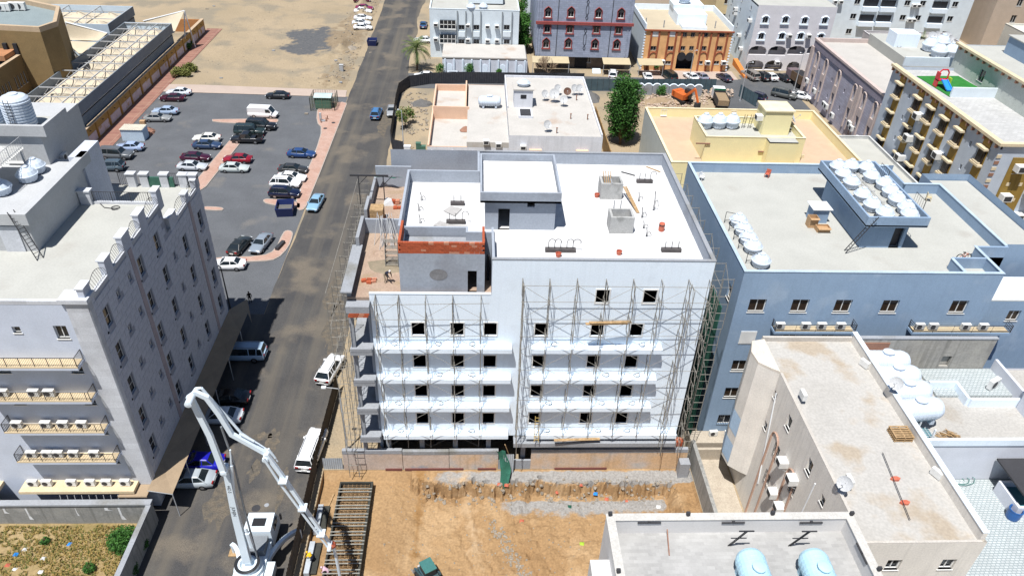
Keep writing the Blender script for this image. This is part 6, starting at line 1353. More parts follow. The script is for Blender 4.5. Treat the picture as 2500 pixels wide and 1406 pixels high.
# yellow boundary wall
ywm = mat('mustard_wall', (.42, .27, .085), (.38, .24, .07), .8, .9, .1, 7, streak=.15)
ywp = mat('peeling_white_panel', (.60, .56, .57), (.54, .50, .50), .8, .95, .1, dirt=(.42, .28, .10), dsc=.6, dth=.54)
t = thing('school_boundary_wall', 'long mustard boundary wall with peeling white panels along the red pavement', 'wall', (-66.6, 148, 0))
ys = [104+i*5.2 for i in range(17)]
for a, c in zip(ys[:-1], ys[1:]):
    MB().box(-66.9, -66.5, a+.17, c-.17, 0, 3.0).build('wall_panel', ywm, t); MB().box(-66.5, -66.47, a+.5, c-.5, .25, 1.75).build('white_panel', ywp, t)
    MB().box(-66.95, -66.36, a-.16, a+.16, 0, 3.05).build('pilaster', ywm, t); MB().bar((-66.45, (a+c)/2, 2.4), (-66.2, (a+c)/2, 2.5), .12).build('wall_lamp', darkmetal, t)
MB().box(-67.1, -66.35, 104, 187.4, 3.05, 3.2).build('coping', sandlt, t)
MB().box(-76, -66.5, 187.0, 187.4, 0, 3.0).build('wall_panel', mat('rust_wall', (.42, .2, .08), rough=.9), t)
# ================================================================== vehicles
carglass = glossy('car_window_glass', (.012, .018, .022), .06, spec=.8)
bluegl = glossy('blue_reflecting_windscreen', (.05, .11, .14), .06, spec=.8)
hl = glossy('headlamp_lens', (.75, .78, .8), .1); tl = glossy('tail_lamp_lens', (.28, .01, .012), .15)
chrome = glossy('alloy_rim', (.45, .46, .48), .3, .9); trim = glossy('black_trim', (.02, .02, .022), .4)
PAINT = {}
def paint(c):
    k = tuple(c)
    if k not in PAINT: PAINT[k] = glossy('car_paint_%d' % len(PAINT), c, .28, 0, .5, .6)
    return PAINT[k]
SPEC = {  # L, W, stations (x, zbot, ztop, halfwidth factor), cabin (xa, xa2, xb2, xb, zbelt, zroof, wroof)
 'sedan': (4.75, 1.84, [(-2.37, .45, .78, .80), (-2.25, .3, .98, .93), (-1.5, .22, 1.02, 1), (0, .2, .98, 1), (.9, .22, .97, 1), (1.9, .25, .86, .97), (2.25, .3, .72, .88), (2.38, .42, .6, .74)], (1.05, .25, -1.05, -1.85, .88, 1.45, .55)),
 'suv': (4.75, 1.9, [(-2.37, .5, .95, .86), (-2.3, .35, 1.1, .96), (-1.5, .28, 1.12, 1), (0, .26, 1.1, 1), (1.0, .28, 1.1, 1), (1.95, .32, 1.02, .97), (2.3, .38, .85, .9), (2.38, .5, .7, .78)], (1.15, .45, -1.75, -2.28, 1.0, 1.72, .56)),
 'bigsuv': (5.35, 2.0, [(-2.67, .5, 1.0, .92), (-2.6, .4, 1.15, .98), (-1.5, .32, 1.15, 1), (0, .3, 1.13, 1), (1.1, .32, 1.14, 1), (2.4, .38, 1.1, .98), (2.62, .42, .95, .94), (2.68, .55, .8, .85)], (1.35, .75, -2.4, -2.62, 1.02, 1.9, .6)),
 'van': (5.4, 1.94, [(-2.7, .5, 1.1, .95), (-2.65, .35, 1.2, .99), (-1.5, .3, 1.2, 1), (0, .3, 1.2, 1), (1.6, .3, 1.2, 1), (2.3, .32, 1.05, .97), (2.62, .4, .85, .9), (2.7, .5, .7, .8)], (2.1, 1.35, -2.6, -2.66, 1.18, 2.15, .88)),
 'pickup': (5.5, 1.95, [(-2.75, .55, 1.0, .92), (-2.7, .45, 1.1, .98), (-1.5, .38, 1.1, 1), (0, .36, 1.1, 1), (1.0, .36, 1.12, 1), (2.4, .42, 1.06, .98), (2.68, .46, .9, .94), (2.75, .6, .8, .84)], (1.25, .75, -.45, -.75, 1.1, 1.85, .8)),
}
CARP = {}
def car_proto(kind):
    L, W, stn, (xa, xa2, xb2, xb, zb, zr, wr) = SPEC[kind]; t = thing('car', '', 'car'); pm = paint((.5, .5, .5)); hw = W/2
    b = MB(); ring_ = []
    for x, z0, z1, k in stn:
        w = hw*k; zm = z0+(z1-z0)*.55
        ring_.append([(x, -w*.88, z0), (x, -w, z0+(z1-z0)*.3), (x, -w, zm), (x, -w*.93, z1-.06), (x, -w*.8, z1), (x, 0, z1+.015), (x, w*.8, z1), (x, w*.93, z1-.06), (x, w, zm), (x, w, z0+(z1-z0)*.3), (x, w*.88, z0)])
    n = 11; vs = [p for r in ring_ for p in r]
    fs = [(i*n+j, i*n+j+1, (i+1)*n+j+1, (i+1)*n+j) for i in range(len(ring_)-1) for j in range(n-1)]+[tuple(range(n)), tuple(range(len(vs)-1, len(vs)-n-1, -1))]
    if kind == 'pickup':   # open bed
        fs = [f for f in fs if not all(vs[i][2] > 1.0 and abs(vs[i][1]) < hw*.85 and vs[i][0] < -.1 for i in f)]
    b.add(vs, fs); b.build('body', pm, t, True, smooth=True)
    if kind == 'pickup':
        MB().box(-2.6, -.8, -hw*.78, hw*.78, .62, .66).box(-2.68, -2.58, -hw*.78, hw*.78, .66, 1.08).box(-.86, -.78, -hw*.78, hw*.78, .66, 1.08).box(-2.58, -.86, -hw*.8, -hw*.74, .66, 1.08).box(-2.58, -.86, hw*.74, hw*.8, .66, 1.08).build('load_bed', trim, t, True)
    wb, wt = hw*.9, hw*wr/.82*.9 if False else hw*wr+.06
    B = [(xa, -wb*1.02, zb), (xa, wb*1.02, zb), (xb, wb*1.02, zb), (xb, -wb*1.02, zb)]; Rf = [(xa2, -wt, zr-.05), (xa2, wt, zr-.05), (xb2, wt, zr-.05), (xb2, -wt, zr-.05)]
    MB().quad(B[0], B[1], Rf[1], Rf[0]).build('windscreen', carglass, t, True)
    MB().quad(B[2], B[3], Rf[3], Rf[2]).build('rear_window', carglass, t, True)
    sm = carglass if kind != 'van' else pm
    for s in (0, 1):
        q = (B[3], B[0], Rf[0], Rf[3]) if s == 0 else (B[1], B[2], Rf[2], Rf[1]); MB().quad(*q).build('side_window' if kind != 'van' else 'side_panel', sm, t, True)
    if kind == 'van':
        for s in (-1, 1): MB().add([(1.85, s*(wb*1.03+.01), zb+.05), (.75, s*(wb*1.03+.01), zb+.05), (.75, s*(wt+.03), zr-.3), (1.4, s*(wt+.035), zr-.3)], [(0, 1, 2, 3)]).build('side_window', carglass, t, True)
    rp_ = MB(); m_ = .07
    vs = [(xa2+.04, -wt-.02, zr-.06), (xa2+.04, wt+.02, zr-.06), (xb2-.04, wt+.02, zr-.06), (xb2-.04, -wt-.02, zr-.06), (xa2-.12, -wt+.1, zr), (xa2-.12, wt-.1, zr), (xb2+.12, wt-.1, zr), (xb2+.12, -wt+.1, zr)]
    rp_.add(vs, [(4, 5, 6, 7), (0, 1, 5, 4), (1, 2, 6, 5), (2, 3, 7, 6), (3, 0, 4, 7), (3, 2, 1, 0)]); rp_.build('roof', pm, t, True)
    for i in range(4): MB().bar(B[i], Rf[i], .07).build('pillar', pm, t, True)
    xm = (xa2+xb2)/2-.1
    if kind != 'van':
        for s in (-1, 1): MB().bar((xm-.1, s*wb*1.03, zb), (xm-.05, s*(wt+.01), zr-.05), .08).build('pillar', pm, t, True)
    if kind in ('bigsuv', 'suv'):
        for s in (-1, 1):
            MB().bar((xb2+.55, s*wb*1.03, zb), (xb2+.5, s*(wt+.01), zr-.05), .1).build('pillar', pm, t, True)
            MB().bar((xa2-.3, s*wt*.86, zr+.05), (xb2+.3, s*wt*.86, zr+.05), .05).build('roof_rail', chrome, t, True)
    rw = .33 if kind == 'sedan' else .38
    for x in (L*.30, -L*.285):
        for s in (-1, 1):
            w = MB().lathe([(rw*.55, -.11), (rw*.95, -.11), (rw, -.07), (rw, .07), (rw*.95, .11), (rw*.55, .11)], (0, 0, 0), 16, axis='y').build('wheel', rubber, t, True); w.location = (x, s*(hw-.1), rw)
            MB().lathe([(0, .095), (rw*.3, .1), (rw*.56, .09), (rw*.58, .0)] if s > 0 else [(rw*.58, 0), (rw*.56, -.09), (rw*.3, -.1), (0, -.095)], (0, 0, 0), 12, axis='y').build('rim', chrome, w, True)
    zf = stn[-2][2]; zk = stn[1][2]
    for s in (-1, 1):
        MB().box(stn[-2][0]-.12, stn[-2][0]+.075, s*hw*.66-.2, s*hw*.66+.2, zf-.16, zf-.02).build('headlight', hl, t, True)
        MB().box(stn[0][0]-.02, stn[0][0]+.12, s*hw*.68-.16, s*hw*.68+.16, zk-.24, zk-.06).build('tail_light', tl, t, True)
        MB().box(xa-.35, xa-.15, s*(hw+.02)-.1, s*(hw+.02)+.1, zb+.02, zb+.16).build('mirror', pm, t, True)
    MB().box(stn[-1][0]-.04, stn[-1][0]+.03, -hw*.5, hw*.5, .42, .62).build('grille', trim, t, True)
    MB().box(stn[0][0]-.035, stn[0][0]+.05, -.26, .26, .55, .7).build('number_plate', alu, t, True)
    return t
PARTS_PAINT = ('body', 'roof', 'pillar', 'mirror', 'side_panel')
def car(px, py, kind, col, deg, label, z=.03, name=None, cat=None, pos=None):
    if kind not in CARP: CARP[kind] = car_proto(kind); o = CARP[kind]
    else: o = dup(CARP[kind], (0, 0, 0))
    c = V(pos) if pos else P(px, py, z+.5)
    o.location = (c.x, c.y, z); o.rotation_euler = (0, 0, R_(deg)); o['label'] = label
    o.name = {'sedan': 'parked_car', 'suv': 'parked_suv', 'bigsuv': 'parked_suv', 'van': 'panel_van', 'pickup': 'pickup_truck'}[kind]; o['category'] = {'sedan': 'car', 'suv': 'suv', 'bigsuv': 'suv', 'van': 'van', 'pickup': 'pickup'}[kind]
    pm = paint(col)
    for ch in o.children:
        if ch.name.split('.')[0] in PARTS_PAINT: ch.material_slots[0].link = 'OBJECT'; ch.material_slots[0].material = pm
    return o
silver, white, black, navy, maroon, dgr, lblue, red, blue = (.42, .45, .49), (.78, .79, .8), (.012, .013, .016), (.012, .02, .06), (.075, .008, .02), (.085, .09, .095), (.26, .38, .52), (.28, .01, .02), (.015, .05, .17)
CARS = [
 (437, 226, 'sedan', (.62, .66, .72), 178, 'bright silver sedan at the head of the wall side row'),
 (421, 240, 'sedan', (.05, .008, .02), 180, 'dark maroon sedan next to the bright silver sedan'),
 (404, 272, 'sedan', (.33, .42, .56), 178, 'light blue silver sedan beside the grey one in the wall side row'),
 (385, 289, 'sedan', (.26, .27, .27), 2, 'grey sedan behind the white metal kiosk'),
 (316, 360, 'sedan', (.33, .42, .60), 180, 'light blue sedan between the kiosk and the dark grey wagon'),
 (285, 379, 'bigsuv', (.11, .12, .13), -3, 'large dark grey suv wagon near the red pavement'),
 (268, 408, 'suv', (.07, .10, .125), 182, 'slate blue crossover closest to the stone clad block'),
 (505, 338, 'sedan', (.72, .71, .66), 180, 'cream white sedan left of the pink median'),
 (506, 355, 'sedan', (.03, .055, .115), 0, 'dark blue sedan beside the cream white sedan'),
 (478, 385, 'sedan', (.05, .006, .022), 0, 'dark plum sedan left of the pink median'),
 (470, 407, 'sedan', (.50, .53, .57), -2, 'long silver sedan beside the dark plum sedan'),
 (580, 389, 'sedan', (.24, .008, .02), 178, 'red sedan right of the pink median'),
 (572, 411, 'sedan', (.48, .53, .52), 0, 'pale green silver sedan beside the red sedan'),
 (678, 234, 'sedan', black, 178, 'black sedan alone by the north pavement'),
 (643, 280, 'van', white, -4, 'white panel van parked across the north end of the car park'),
 (638, 309, 'bigsuv', black, -3, 'black suv wagon parked beside the white van'),
 (610, 322, 'bigsuv', (.02, .035, .035), -2, 'very dark green suv between black wagon and black pickup'),
 (604, 341, 'pickup', black, 180, 'black pickup truck with open bed by the pink median'),
 (736, 376, 'sedan', (.02, .055, .17), -3, 'deep blue sedan next to the roadside pink strip'),
 (716, 414, 'sedan', (.035, .035, .035), -3, 'black sedan at the upper end of the roadside group'),
 (712, 434, 'sedan', white, -6, 'white sedan in the roadside group'),
 (697, 449, 'suv', white, -4, 'white suv in the roadside group'),
 (695, 473, 'suv', (.006, .01, .035), -3, 'navy blue suv in the roadside group'),
 (771, 496, 'sedan', (.22, .38, .52), -96, 'light blue sedan at the road kerb facing the site'),
 (585, 600, 'sedan', (.02, .024, .024), 78, 'black sedan on the curved island side by side with a silver one'),
 (638, 595, 'sedan', (.22, .26, .31), -101, 'silver grey sedan beside the curved pink island'),
 (556, 646, 'sedan', white, 180, 'white sedan below the curved pink island'),
 (592, 865, 'bigsuv', (.30, .42, .55), 180, 'pale blue minivan in the shade of the stone clad block'),
 (555, 972, 'sedan', (.006, .006, .008), 180, 'black car with bright sunshade in the shaded row'),
 (536, 1016, 'sedan', (.62, .66, .70), 180, 'white sedan in the shaded row behind the boom'),
 (487, 1128, 'sedan', (.012, .012, .35), 178, 'vivid blue sedan in the shaded row'),
 (464, 1170, 'sedan', (.36, .40, .43), 180, 'silver sedan at the near end of the shaded row'),
 (806, 903, 'suv', white, 77, 'white suv parked beside the scaffolded building'),
 (762, 1100, 'bigsuv', white, 84, 'white minivan parked by the dark hoarding'),
 (919, 279, 'suv', (.06, .17, .36), 88, 'bright blue hatchback driving away up the road'),
 (956, 272, 'sedan', (.30, .31, .32), -86, 'grey car parked against the outside of the dark hoarding'),
 (890, 20, 'sedan', (.22, .012, .07), 0, 'magenta sedan behind the white cars on the sand'),
 (886, 28, 'sedan', white, 0, 'white sedan next to the magenta one on the sand'),
 (886, 45, 'sedan', white, 0, 'white sedan with dark windows in the middle of the sand row'),
 (882, 57, 'sedan', (.68, .71, .74), 2, 'pale silver sedan squeezed between white ones on the sand'),
 (886, 68, 'sedan', white, 0, 'white sedan at the near end of the sand row'),
 (884, 2, 'sedan', maroon, 0, 'dark red car cut by the frame beyond the sand row'),
 (1033, 99, 'sedan', white, 180, 'white car beside the white apartment house gate'),
 (1037, 186, 'sedan', white, 180, 'white sedan below the tall palm'),
 (1112, 188, 'suv', (.45, .50, .55), 2, 'silver suv before the arched garage range'),
 (1496, 184, 'suv', white, 80, 'white suv under the shade of the dark grey block'),
 (1581, 188, 'sedan', white, 88, 'white sedan under the shade of the orange brown building'),
 (1633, 187, 'bigsuv', (.012, .022, .02), 105, 'black green suv before the orange brown building'),
 (1687, 188, 'sedan', white, 108, 'white sedan beside the grey one before the orange brown building'),
 (1712, 188, 'sedan', (.22, .23, .29), 108, 'grey sedan before the entrance of the orange brown building'),
 (1768, 190, 'sedan', (.03, .03, .055), 108, 'dark navy sedan near the orange ramp wall'),
 (1832, 186, 'bigsuv', (.25, .23, .21), 106, 'old brown grey suv by the orange ramp wall'),
 (1860, 188, 'suv', black, 104, 'black crossover between brown suv and white sedan'),
 (1881, 188, 'sedan', white, 104, 'white sedan before the grey arcades'),
 (1911, 190, 'sedan', (.012, .016, .022), 112, 'black sedan next to the brown tipper truck'),
 (1845, 238, 'suv', (.012, .014, .04), 130, 'dark navy hatchback by the steel mesh gate'),
 (1914, 233, 'bigsuv', (.085, .09, .085), -35, 'dark grey suv in the open junction'),
 (1957, 236, 'sedan', white, -30, 'white car half hidden by the purple grey stone house'),
 (1012, 408, 'bigsuv', (.38, .42, .47), -2, 'silver suv parked along the villa wall'),
 (988, 426, 'suv', (.02, .13, .30), 0, 'bright blue car half behind the unfinished block'),
 (1034, 62, 'sedan', (.03, .08, .18), 90, 'blue car under the tan awning by the white apartment house'),
]
for c in CARS: car(*c)
# brown tipper truck at the back
c2 = P(1945, 200, .6); t = thing('tipper_truck', 'brown rusty tipper truck with its bed towards the junction', 'truck', (c2.x, c2.y, .02), R_(100))
rust = mat('rusty_brown_steel', (.14, .09, .055), (.10, .065, .04), 1.5)
MB().box(-3.2, 1.0, -1.25, 1.25, 1.1, 2.9).build('tipper_bed', rust, t, True); MB().box(-3.0, .9, -1.1, 1.1, 2.6, 2.905).build('load', dark, t, True); MB().box(1.2, 3.2, -1.2, 1.2, .8, 2.7).build('cab', mat('faded_plum_paint', (.16, .12, .13)), t, True); MB().box(3.0, 3.22, -1.0, 1.0, 1.8, 2.5).build('windscreen', carglass, t, True); MB().box(-3.2, 3.1, -.5, .5, .6, 1.1).build('chassis', darkmetal, t, True)
for x in (-2.3, -1.2, 2.3):
    for s in (-1, 1): MB().lathe([(.2, -.15), (.5, -.15), (.52, 0), (.5, .15), (.2, .15), (.0, .1)], (x, s*1.05, .52), 14, axis='y').build('wheel', rubber, t, True)
# ================================================================== scaffolding on the unfinished block
T = thing('scaffolding', 'tall tubular scaffolding covering the front of the white unfinished block', 'scaffolding', (5, 48.2, 0))
YO, YI = 47.75, 48.75; FH = 1.75
fr = MB().tube((0, 0, 0), (0, 0, FH), .032, 5).tube((0, 1.0, 0), (0, 1.0, FH), .032, 5).tube((0, 0, FH-.06), (0, 1.0, FH-.06), .026, 5).tube((0, 0, .5), (0, .55, FH-.08), .022, 4).mesh('scaffold_frame', bamboo)
cbm = {}
def cross(w, up=True):
    k = (round(w, 2), up)
    if k not in cbm: cbm[k] = (MB().tube((0, 0, .1), (w, 0, FH-.1), .02, 4) if up else MB().tube((0, 0, FH-.1), (w, 0, .1), .02, 4)).mesh('cross_brace', bamboo)
    return cbm[k]
xl = [-8.2, -6.3, -4.1, -1.8, .5]; xr = [3.95, 6.1, 8.4, 10.75, 13.1, 15.4, 17.7, 19.45]
def lift(xs, y, z0, n, yo=0):
    for i, x in enumerate(xs):
        for k in range(n):
            z = z0+FH*k; j = rnd.uniform(-.05, .05); link('scaffold_frame', fr, T, loc=(x+j, y+rnd.uniform(-.06, .06), z))
            if i+1 < len(xs): link('cross_brace', cross(xs[i+1]-x, (k+i) % 2 == 0), T, loc=(x, y, z))
for (xs, zt) in ((xl, 20.9), (xr, 22.8)):
    for bot in (4.98, 8.58, 12.08): lift(xs if xs is xl else xs[:-1], 48.97-.25, bot, 2)
    lift(xs, 48.72, 15.6, 3 if xs is xl else 4)
    lift(xs, 49.6, 2.75, 1)
for x in (3.95, 17.7, 19.45): lift([x], 47.8, 3.5, 11)
for a, c, zs in ((-8.4, 1.2, (17.2, 19.0, 20.6, 13.4, 9.8)), (3.8, 19.6, (17.3, 19.1, 20.9, 22.5, 13.4, 9.9, 6.4))):
    for z in zs:
        sg = rnd.uniform(-.1, .1); MB().tube((a, 48.7, z+sg), (c, 48.75, z-sg), .024, 5).build('ledger', bamboo, T)
for a, c, z in ((9.6, 13.2, 18.9), (9.3, 12.9, 18.75), (7.6, 12.0, 4.75)): MB().bar((a, 48.6, z), (c, 48.85, z-.1), .3, .05).build('scaffold_plank', wood, T)
for i in range(5): MB().bar((9.3, 48.9+.01*i, 18.65), (12.9, 48.95, 18.55), .2, .03) if False else None
lad = MB()
for s in (-.2, .2): lad.bar((5.9+s, 48.5, 4.6), (5.9+s, 48.9, 7.6), .06)
for k in range(8): lad.bar((5.7, 48.53+.05*k, 4.9+.36*k), (6.1, 48.53+.05*k, 4.9+.36*k), .04)
tag(lad.build('wooden_ladder', mat('yellow_timber', (.5, .36, .12))), 'yellow wooden ladder standing on the lowest white ledge', 'ladder')
# cable coils hung on ledges
for k, (x, z) in enumerate([(x, z) for z in (15.65, 12.1, 8.6, 5.0) for x in (-6.9, -3.1, -.2, 6.9, 11.8, 14.6)]):
    if k % 5 == 4: continue
    b = MB().path([(x+.28*math.cos(a)+rnd.uniform(-.05, .05), 49.35+.06*math.sin(a*2), z+.25+.22*math.sin(a)) for a in [i*.63 for i in range(11)]], .03, 4)
    tag(b.build('cable_coil', darkmetal), 'loop of dark conduit cable hanging at a white ledge of the unfinished block', 'cable coil', 'cable loops along the ledges')
# side scaffolds: street side and the gap beside the blue grey block
for X, lab, ys, z0, n in ((-11.9, 'yellowish scaffolding along the street side of the unfinished block', [48.3+2.3*i for i in range(10)], 0, 13), (20.5, 'scaffolding in the narrow gap beside the blue grey block', [49.6+2.4*i for i in range(9)], 0, 13)):
    T = thing('side_scaffolding', lab, 'scaffolding', (X, 59, 0))
    frs = MB().tube((0, 0, 0), (0, 0, FH), .032, 5).tube((.9, 0, 0), (.9, 0, FH), .032, 5).tube((0, 0, FH-.06), (.9, 0, FH-.06), .028, 5).tube((0, 0, FH*.5), (.9, 0, FH*.5), .02, 4).mesh('scaffold_frame', bamboo)
    cbs = MB().tube((0, 0, .1), (0, 2.3, FH-.1), .02, 4).mesh('cross_brace', bamboo); cbs2 = MB().tube((0, 0, FH-.1), (0, 2.3, .1), .02, 4).mesh('cross_brace', bamboo)
    for i, y in enumerate(ys):
        for k in range(n-1 if X < 0 else n):
            link('scaffold_frame', frs, T, loc=(X+rnd.uniform(-.05, .05), y, z0+FH*k))
            if i+1 < len(ys) and (i+k) % 2 == 0: link('cross_brace', (cbs, cbs2)[k % 2], T, loc=(X if k % 3 else X+.9, y, z0+FH*k))
    for k in range(0, n, 2): MB().tube((X, ys[0], z0+FH*k+.9), (X, ys[-1], z0+FH*k+1.0), .025, 5).build('ledger', bamboo, T)
netg = mat('green_debris_net', (.03, .13, .09), (.02, .09, .06), 1.2, .9, .2)
def cloth_strip(name, lab, pts, w, m, cat):
    b = MB(); vs = []
    for i, p in enumerate(pts):
        d = .12*math.sin(i*1.7); vs += [(p[0]-w/2+d*.5, p[1]+d, p[2]), (p[0]-w/6, p[1]-.15+d, p[2]), (p[0]+w/6, p[1]+.1-d, p[2]), (p[0]+w/2-d*.6, p[1]-d, p[2])]
    b.add(vs, [(i*4+j, i*4+j+1, i*4+5+j, i*4+4+j) for i in range(len(pts)-1) for j in range(3)]); return tag(b.build(name, m, smooth=True), lab, cat)
MB().box(21.95, 22.0, 52, 69, 2, 18).build('debris_net', netg, T)
cloth_strip('debris_net', 'dark green debris net hanging from the site wall into the pit', [P(1222, 1100, 2.9), PY(1226, 1108, 48.9), PY(1232, 1128, 48.8), PY(1235, 1150, 48.5), PY(1232, 1172, 47.8), P(1228, 1196, -1.2)], .9, netg, 'net')
cloth_strip('debris_net', 'green net bundle tied behind the terrace wall', [P(925, 431, 22), P(945, 432, 21.8), P(968, 434, 21.9)], 1.4, netg, 'net')
# ================================================================== wall between site and excavation
plo = mat('orange_stained_plaster', (.55, .37, .22), (.50, .42, .36), .5, .95, .12, 6, streak=.2, dirt=(.42, .40, .38), dsc=.5, dth=.56)
plp = mat('pink_grey_plaster', (.50, .42, .37), (.46, .36, .29), .6, .95, .12, 6, dirt=(.33, .33, .35), dsc=.7, dth=.58)
t = thing('site_boundary_wall', 'patched plaster wall between the unfinished block and the excavation', 'wall', (4, 49.3, 0))
segs = [(-12.6, -6.9, 2.7, plp), (-6.85, -2.4, 2.55, plp), (-2.35, 2.4, 2.6, plo), (5.6, 21.0, 2.75, plo)]
for a, c, z, m in segs:
    MB().box(a, c, 49.22, 49.45, -.6, z-.45).build('wall_panel', m, t); MB().box(a, c, 49.2, 49.55, z-.45, z).build('ring_beam', concrete, t)
MB().box(2.4, 5.6, 49.25, 49.45, -.6, 1.2).build('wall_panel', concrete, t)
brb = mat('dark_red_foundation', (.16, .06, .05), rough=.9)
for a, c in ((-6.7, -1.0), (-8.6, -7.0), (.4, 2.2), (8.0, 13.2)): MB().box(a, c, 49.12, 49.215, -.15, .2).build('painted_plinth', brb, t)
MB().box(20.2, 21.2, 48.3, 49.15, -.6, 1.6).build('corner_pier', concrete, t)
cor = mat('corrugated_steel', (.42, .46, .50), (.36, .39, .42), 1.5, .6)
def corrugated(name, lab, x0, x1, y, z0, z1, m=None, cat='sheet'):
    b = MB(); n = int((x1-x0)/.1); 
    for i in range(n): a, c = x0+.1*i, x0+.1*(i+1); d0, d1 = (.03 if i % 2 else -.03), (-.03 if i % 2 else .03); b.quad((a, y+d0, z0), (c, y+d1, z0), (c, y+d1, z1), (a, y+d0, z1))
    return tag(b.build(name, m or cor), lab, cat)
corrugated('corrugated_sheet', 'blue grey corrugated sheet closing the wall end by the hoarding', -14.6, -12.65, 49.3, -.4, 1.6)
corrugated('corrugated_sheet', 'upright grey corrugated sheet in the gap of the site wall', 2.9, 3.9, 48.9, -.2, 2.5)
tag(MB().bar(P(1233, 1085, 3.6), P(1252, 1135, .2), .16, .06).build('leaning_plank', wood), 'pale plank leaning in the wall gap beside the green net', 'plank')
for k in range(18):
    if k == 0: bt = thing('brick_stack', 'stack of red hollow blocks on the right end of the site wall', 'blocks', (20.3, 49.6, 2))
    link('brick', bmesh_[k % 3], bt, loc=(19.9+.42*(k % 2), 49.6+.22*((k//2) % 3), 2.75+.21*(k//6)))
for i, (px, py, m_) in enumerate(((1357, 1207, redm), (1415, 1200, redm), (1452, 1212, MATS['blue_play_plastic']), (1480, 1217, redm), (1390, 1234, netg), (1531, 1222, redm), (1607, 1237, white_metal), (1273, 1272, redm), (1420, 1327, MATS['green_play_plastic']), (1218, 1203, redm), (1235, 1205, redm))):
    c = P(px, py, -1.7); c.z = pit_h(c.x, c.y); tag(MB().add([(c.x-.22, c.y-.15, c.z), (c.x+.2, c.y-.2, c.z), (c.x+.25, c.y+.15, c.z+.05), (c.x-.15, c.y+.22, c.z), (c.x, c.y, c.z+.22)], [(0, 1, 4), (1, 2, 4), (2, 3, 4), (3, 0, 4)]).build('litter_bag', m_), 'scrap of crumpled plastic litter on the gravel below the earth bank', 'litter', 'litter in the excavation')
# ================================================================== footing form with rebar
formm = mat('dark_wet_formwork', (.035, .036, .032), (.05, .05, .042), 1.5, .9)
T = thing('footing_formwork', 'long dark formwork trench filled with rebar cage and cross pipes', 'formwork', (-11.2, 40, -.7))
fx0, fx1, fy0, fy1, fz = -12.75, -9.6, 27, 47.6, -.75
for q in ((fx0, fx0+.15, fy0, fy1), (fx1-.2, fx1, fy0, fy1), (fx0+.15, fx1-.2, fy1-.15, fy1)): MB().box(*q, fz-.3, fz+.95).build('form_board', formm, T)
MB().box(fx0, fx1, fy0, fy1, fz-.35, fz-.25).build('form_base', mat('dark_form_base', (.05, .045, .038), (.075, .06, .045), 1), T)  # base tone darkened to near black below the bars
pipm = mat('tie_pipe_steel', (.30, .30, .27), (.22, .21, .18), 2, .5); rbm = mat('rusty_rebar', (.27, .18, .10), (.19, .12, .06), 2, .9)
pm_ = MB().tube((fx0, 0, 0), (fx1, 0, 0), .055, 6).mesh('tie_pipe', pipm)
k = 0; y = fy0+.5
while y < fy1-.3: link('tie_pipe', pm_, T, loc=(0, y, fz+1.0)); y += (.34 if k % 2 else .62); k += 1
rm_ = MB()
for i in range(7): x = fx0+.4+.4*i; rm_.tube((x, 0, .3), (x, .9, .3), .025, 4).tube((x, 0, .7), (x, .9, .7), .025, 4)
for j in range(4): rm_.tube((fx0+.3, .2*j+.1, .32), (fx1-.4, .2*j+.1, .32), .025, 4).tube((fx0+.3, .2*j+.1, .72), (fx1-.4, .2*j+.1, .72), .025, 4)
for i in range(7):
    for j in (0, 2): x = fx0+.4+.4*i; rm_.tube((x, .2*j+.1, -.2), (x, .2*j+.1, .85), .025, 4)
rme = rm_.mesh('rebar_mat', rbm)
y = fy0+.2
while y < fy1-1: link('rebar_mat', rme, T, loc=(0, y, fz)); y += .97
for k, (a, b_) in enumerate((((660, 1190), (655, 1240)), ((640, 1230), (628, 1290)))): pass
for i, (y0, y1, x0) in enumerate(((42.2, 45.2, -14.3), (38.0, 41.2, -14.35), (34.0, 37.4, -14.4))):
    t = thing('steel_form_panel', 'long steel shutter panel lying between hoarding and formwork trench', 'form panel', (x0, (y0+y1)/2, -.6), group='shutter panels beside the hoarding')
    MB().box(x0-.1, x0+.35, y0, y1, -.6, -.1).build('panel_face', cor, t); MB().box(x0+.36, x0+.9, y0+.2, y1+.1, -.7, -.45).build('panel_back', formm, t)
tag(MB().bar(P(815, 1205, -.6), P(790, 1262, -.6), .14, .06).build('site_plank', wood), 'long timber plank on the orange soil beside the formwork trench', 'plank')
# ================================================================== dark hoarding along the road
hoard = mat('dark_brown_hoarding', (.085, .07, .055), (.06, .05, .042), 1.5, .8, .15)
def hoarding(lab, pts, h, m, pl=2.0, name='hoarding'):
    t = thing(name, lab, 'fence', (pts[0][0], pts[0][1], 0))
    for a, c in zip(pts[:-1], pts[1:]):
        a, c = V((a[0], a[1], 0)), V((c[0], c[1], 0)); L = (c-a).length; n = max(1, round(L/pl)); d = (c-a)/n; u = d.normalized(); nn = V((-u.y, u.x, 0))*.025
        for i in range(n):
            p = a+d*i+u*.03; q = a+d*(i+1)-u*.03; b = MB()
            kk = 10
            for j in range(kk): s, e = p+(q-p)*j/kk, p+(q-p)*(j+1)/kk; w0, w1 = (nn if j % 2 else -nn), (-nn if j % 2 else nn); b.quad(s+w0+V((0, 0, .02)), e+w1+V((0, 0, .02)), e+w1+V((0, 0, h)), s+w0+V((0, 0, h)))
            b.build('fence_panel', m, t); MB().bar(a+d*i, a+d*i+V((0, 0, h+.1)), .07).build('post', darkmetal, t)
    return t
hoarding('dark brown metal hoarding along the road beside the excavation', [(-15.2, 28), (-15.2, 49.5), (-14.9, 60.5)], 2.4, hoard)
dnav = mat('dark_navy_hoarding', (.03, .033, .042), (.04, .042, .05), 1.5, .7)
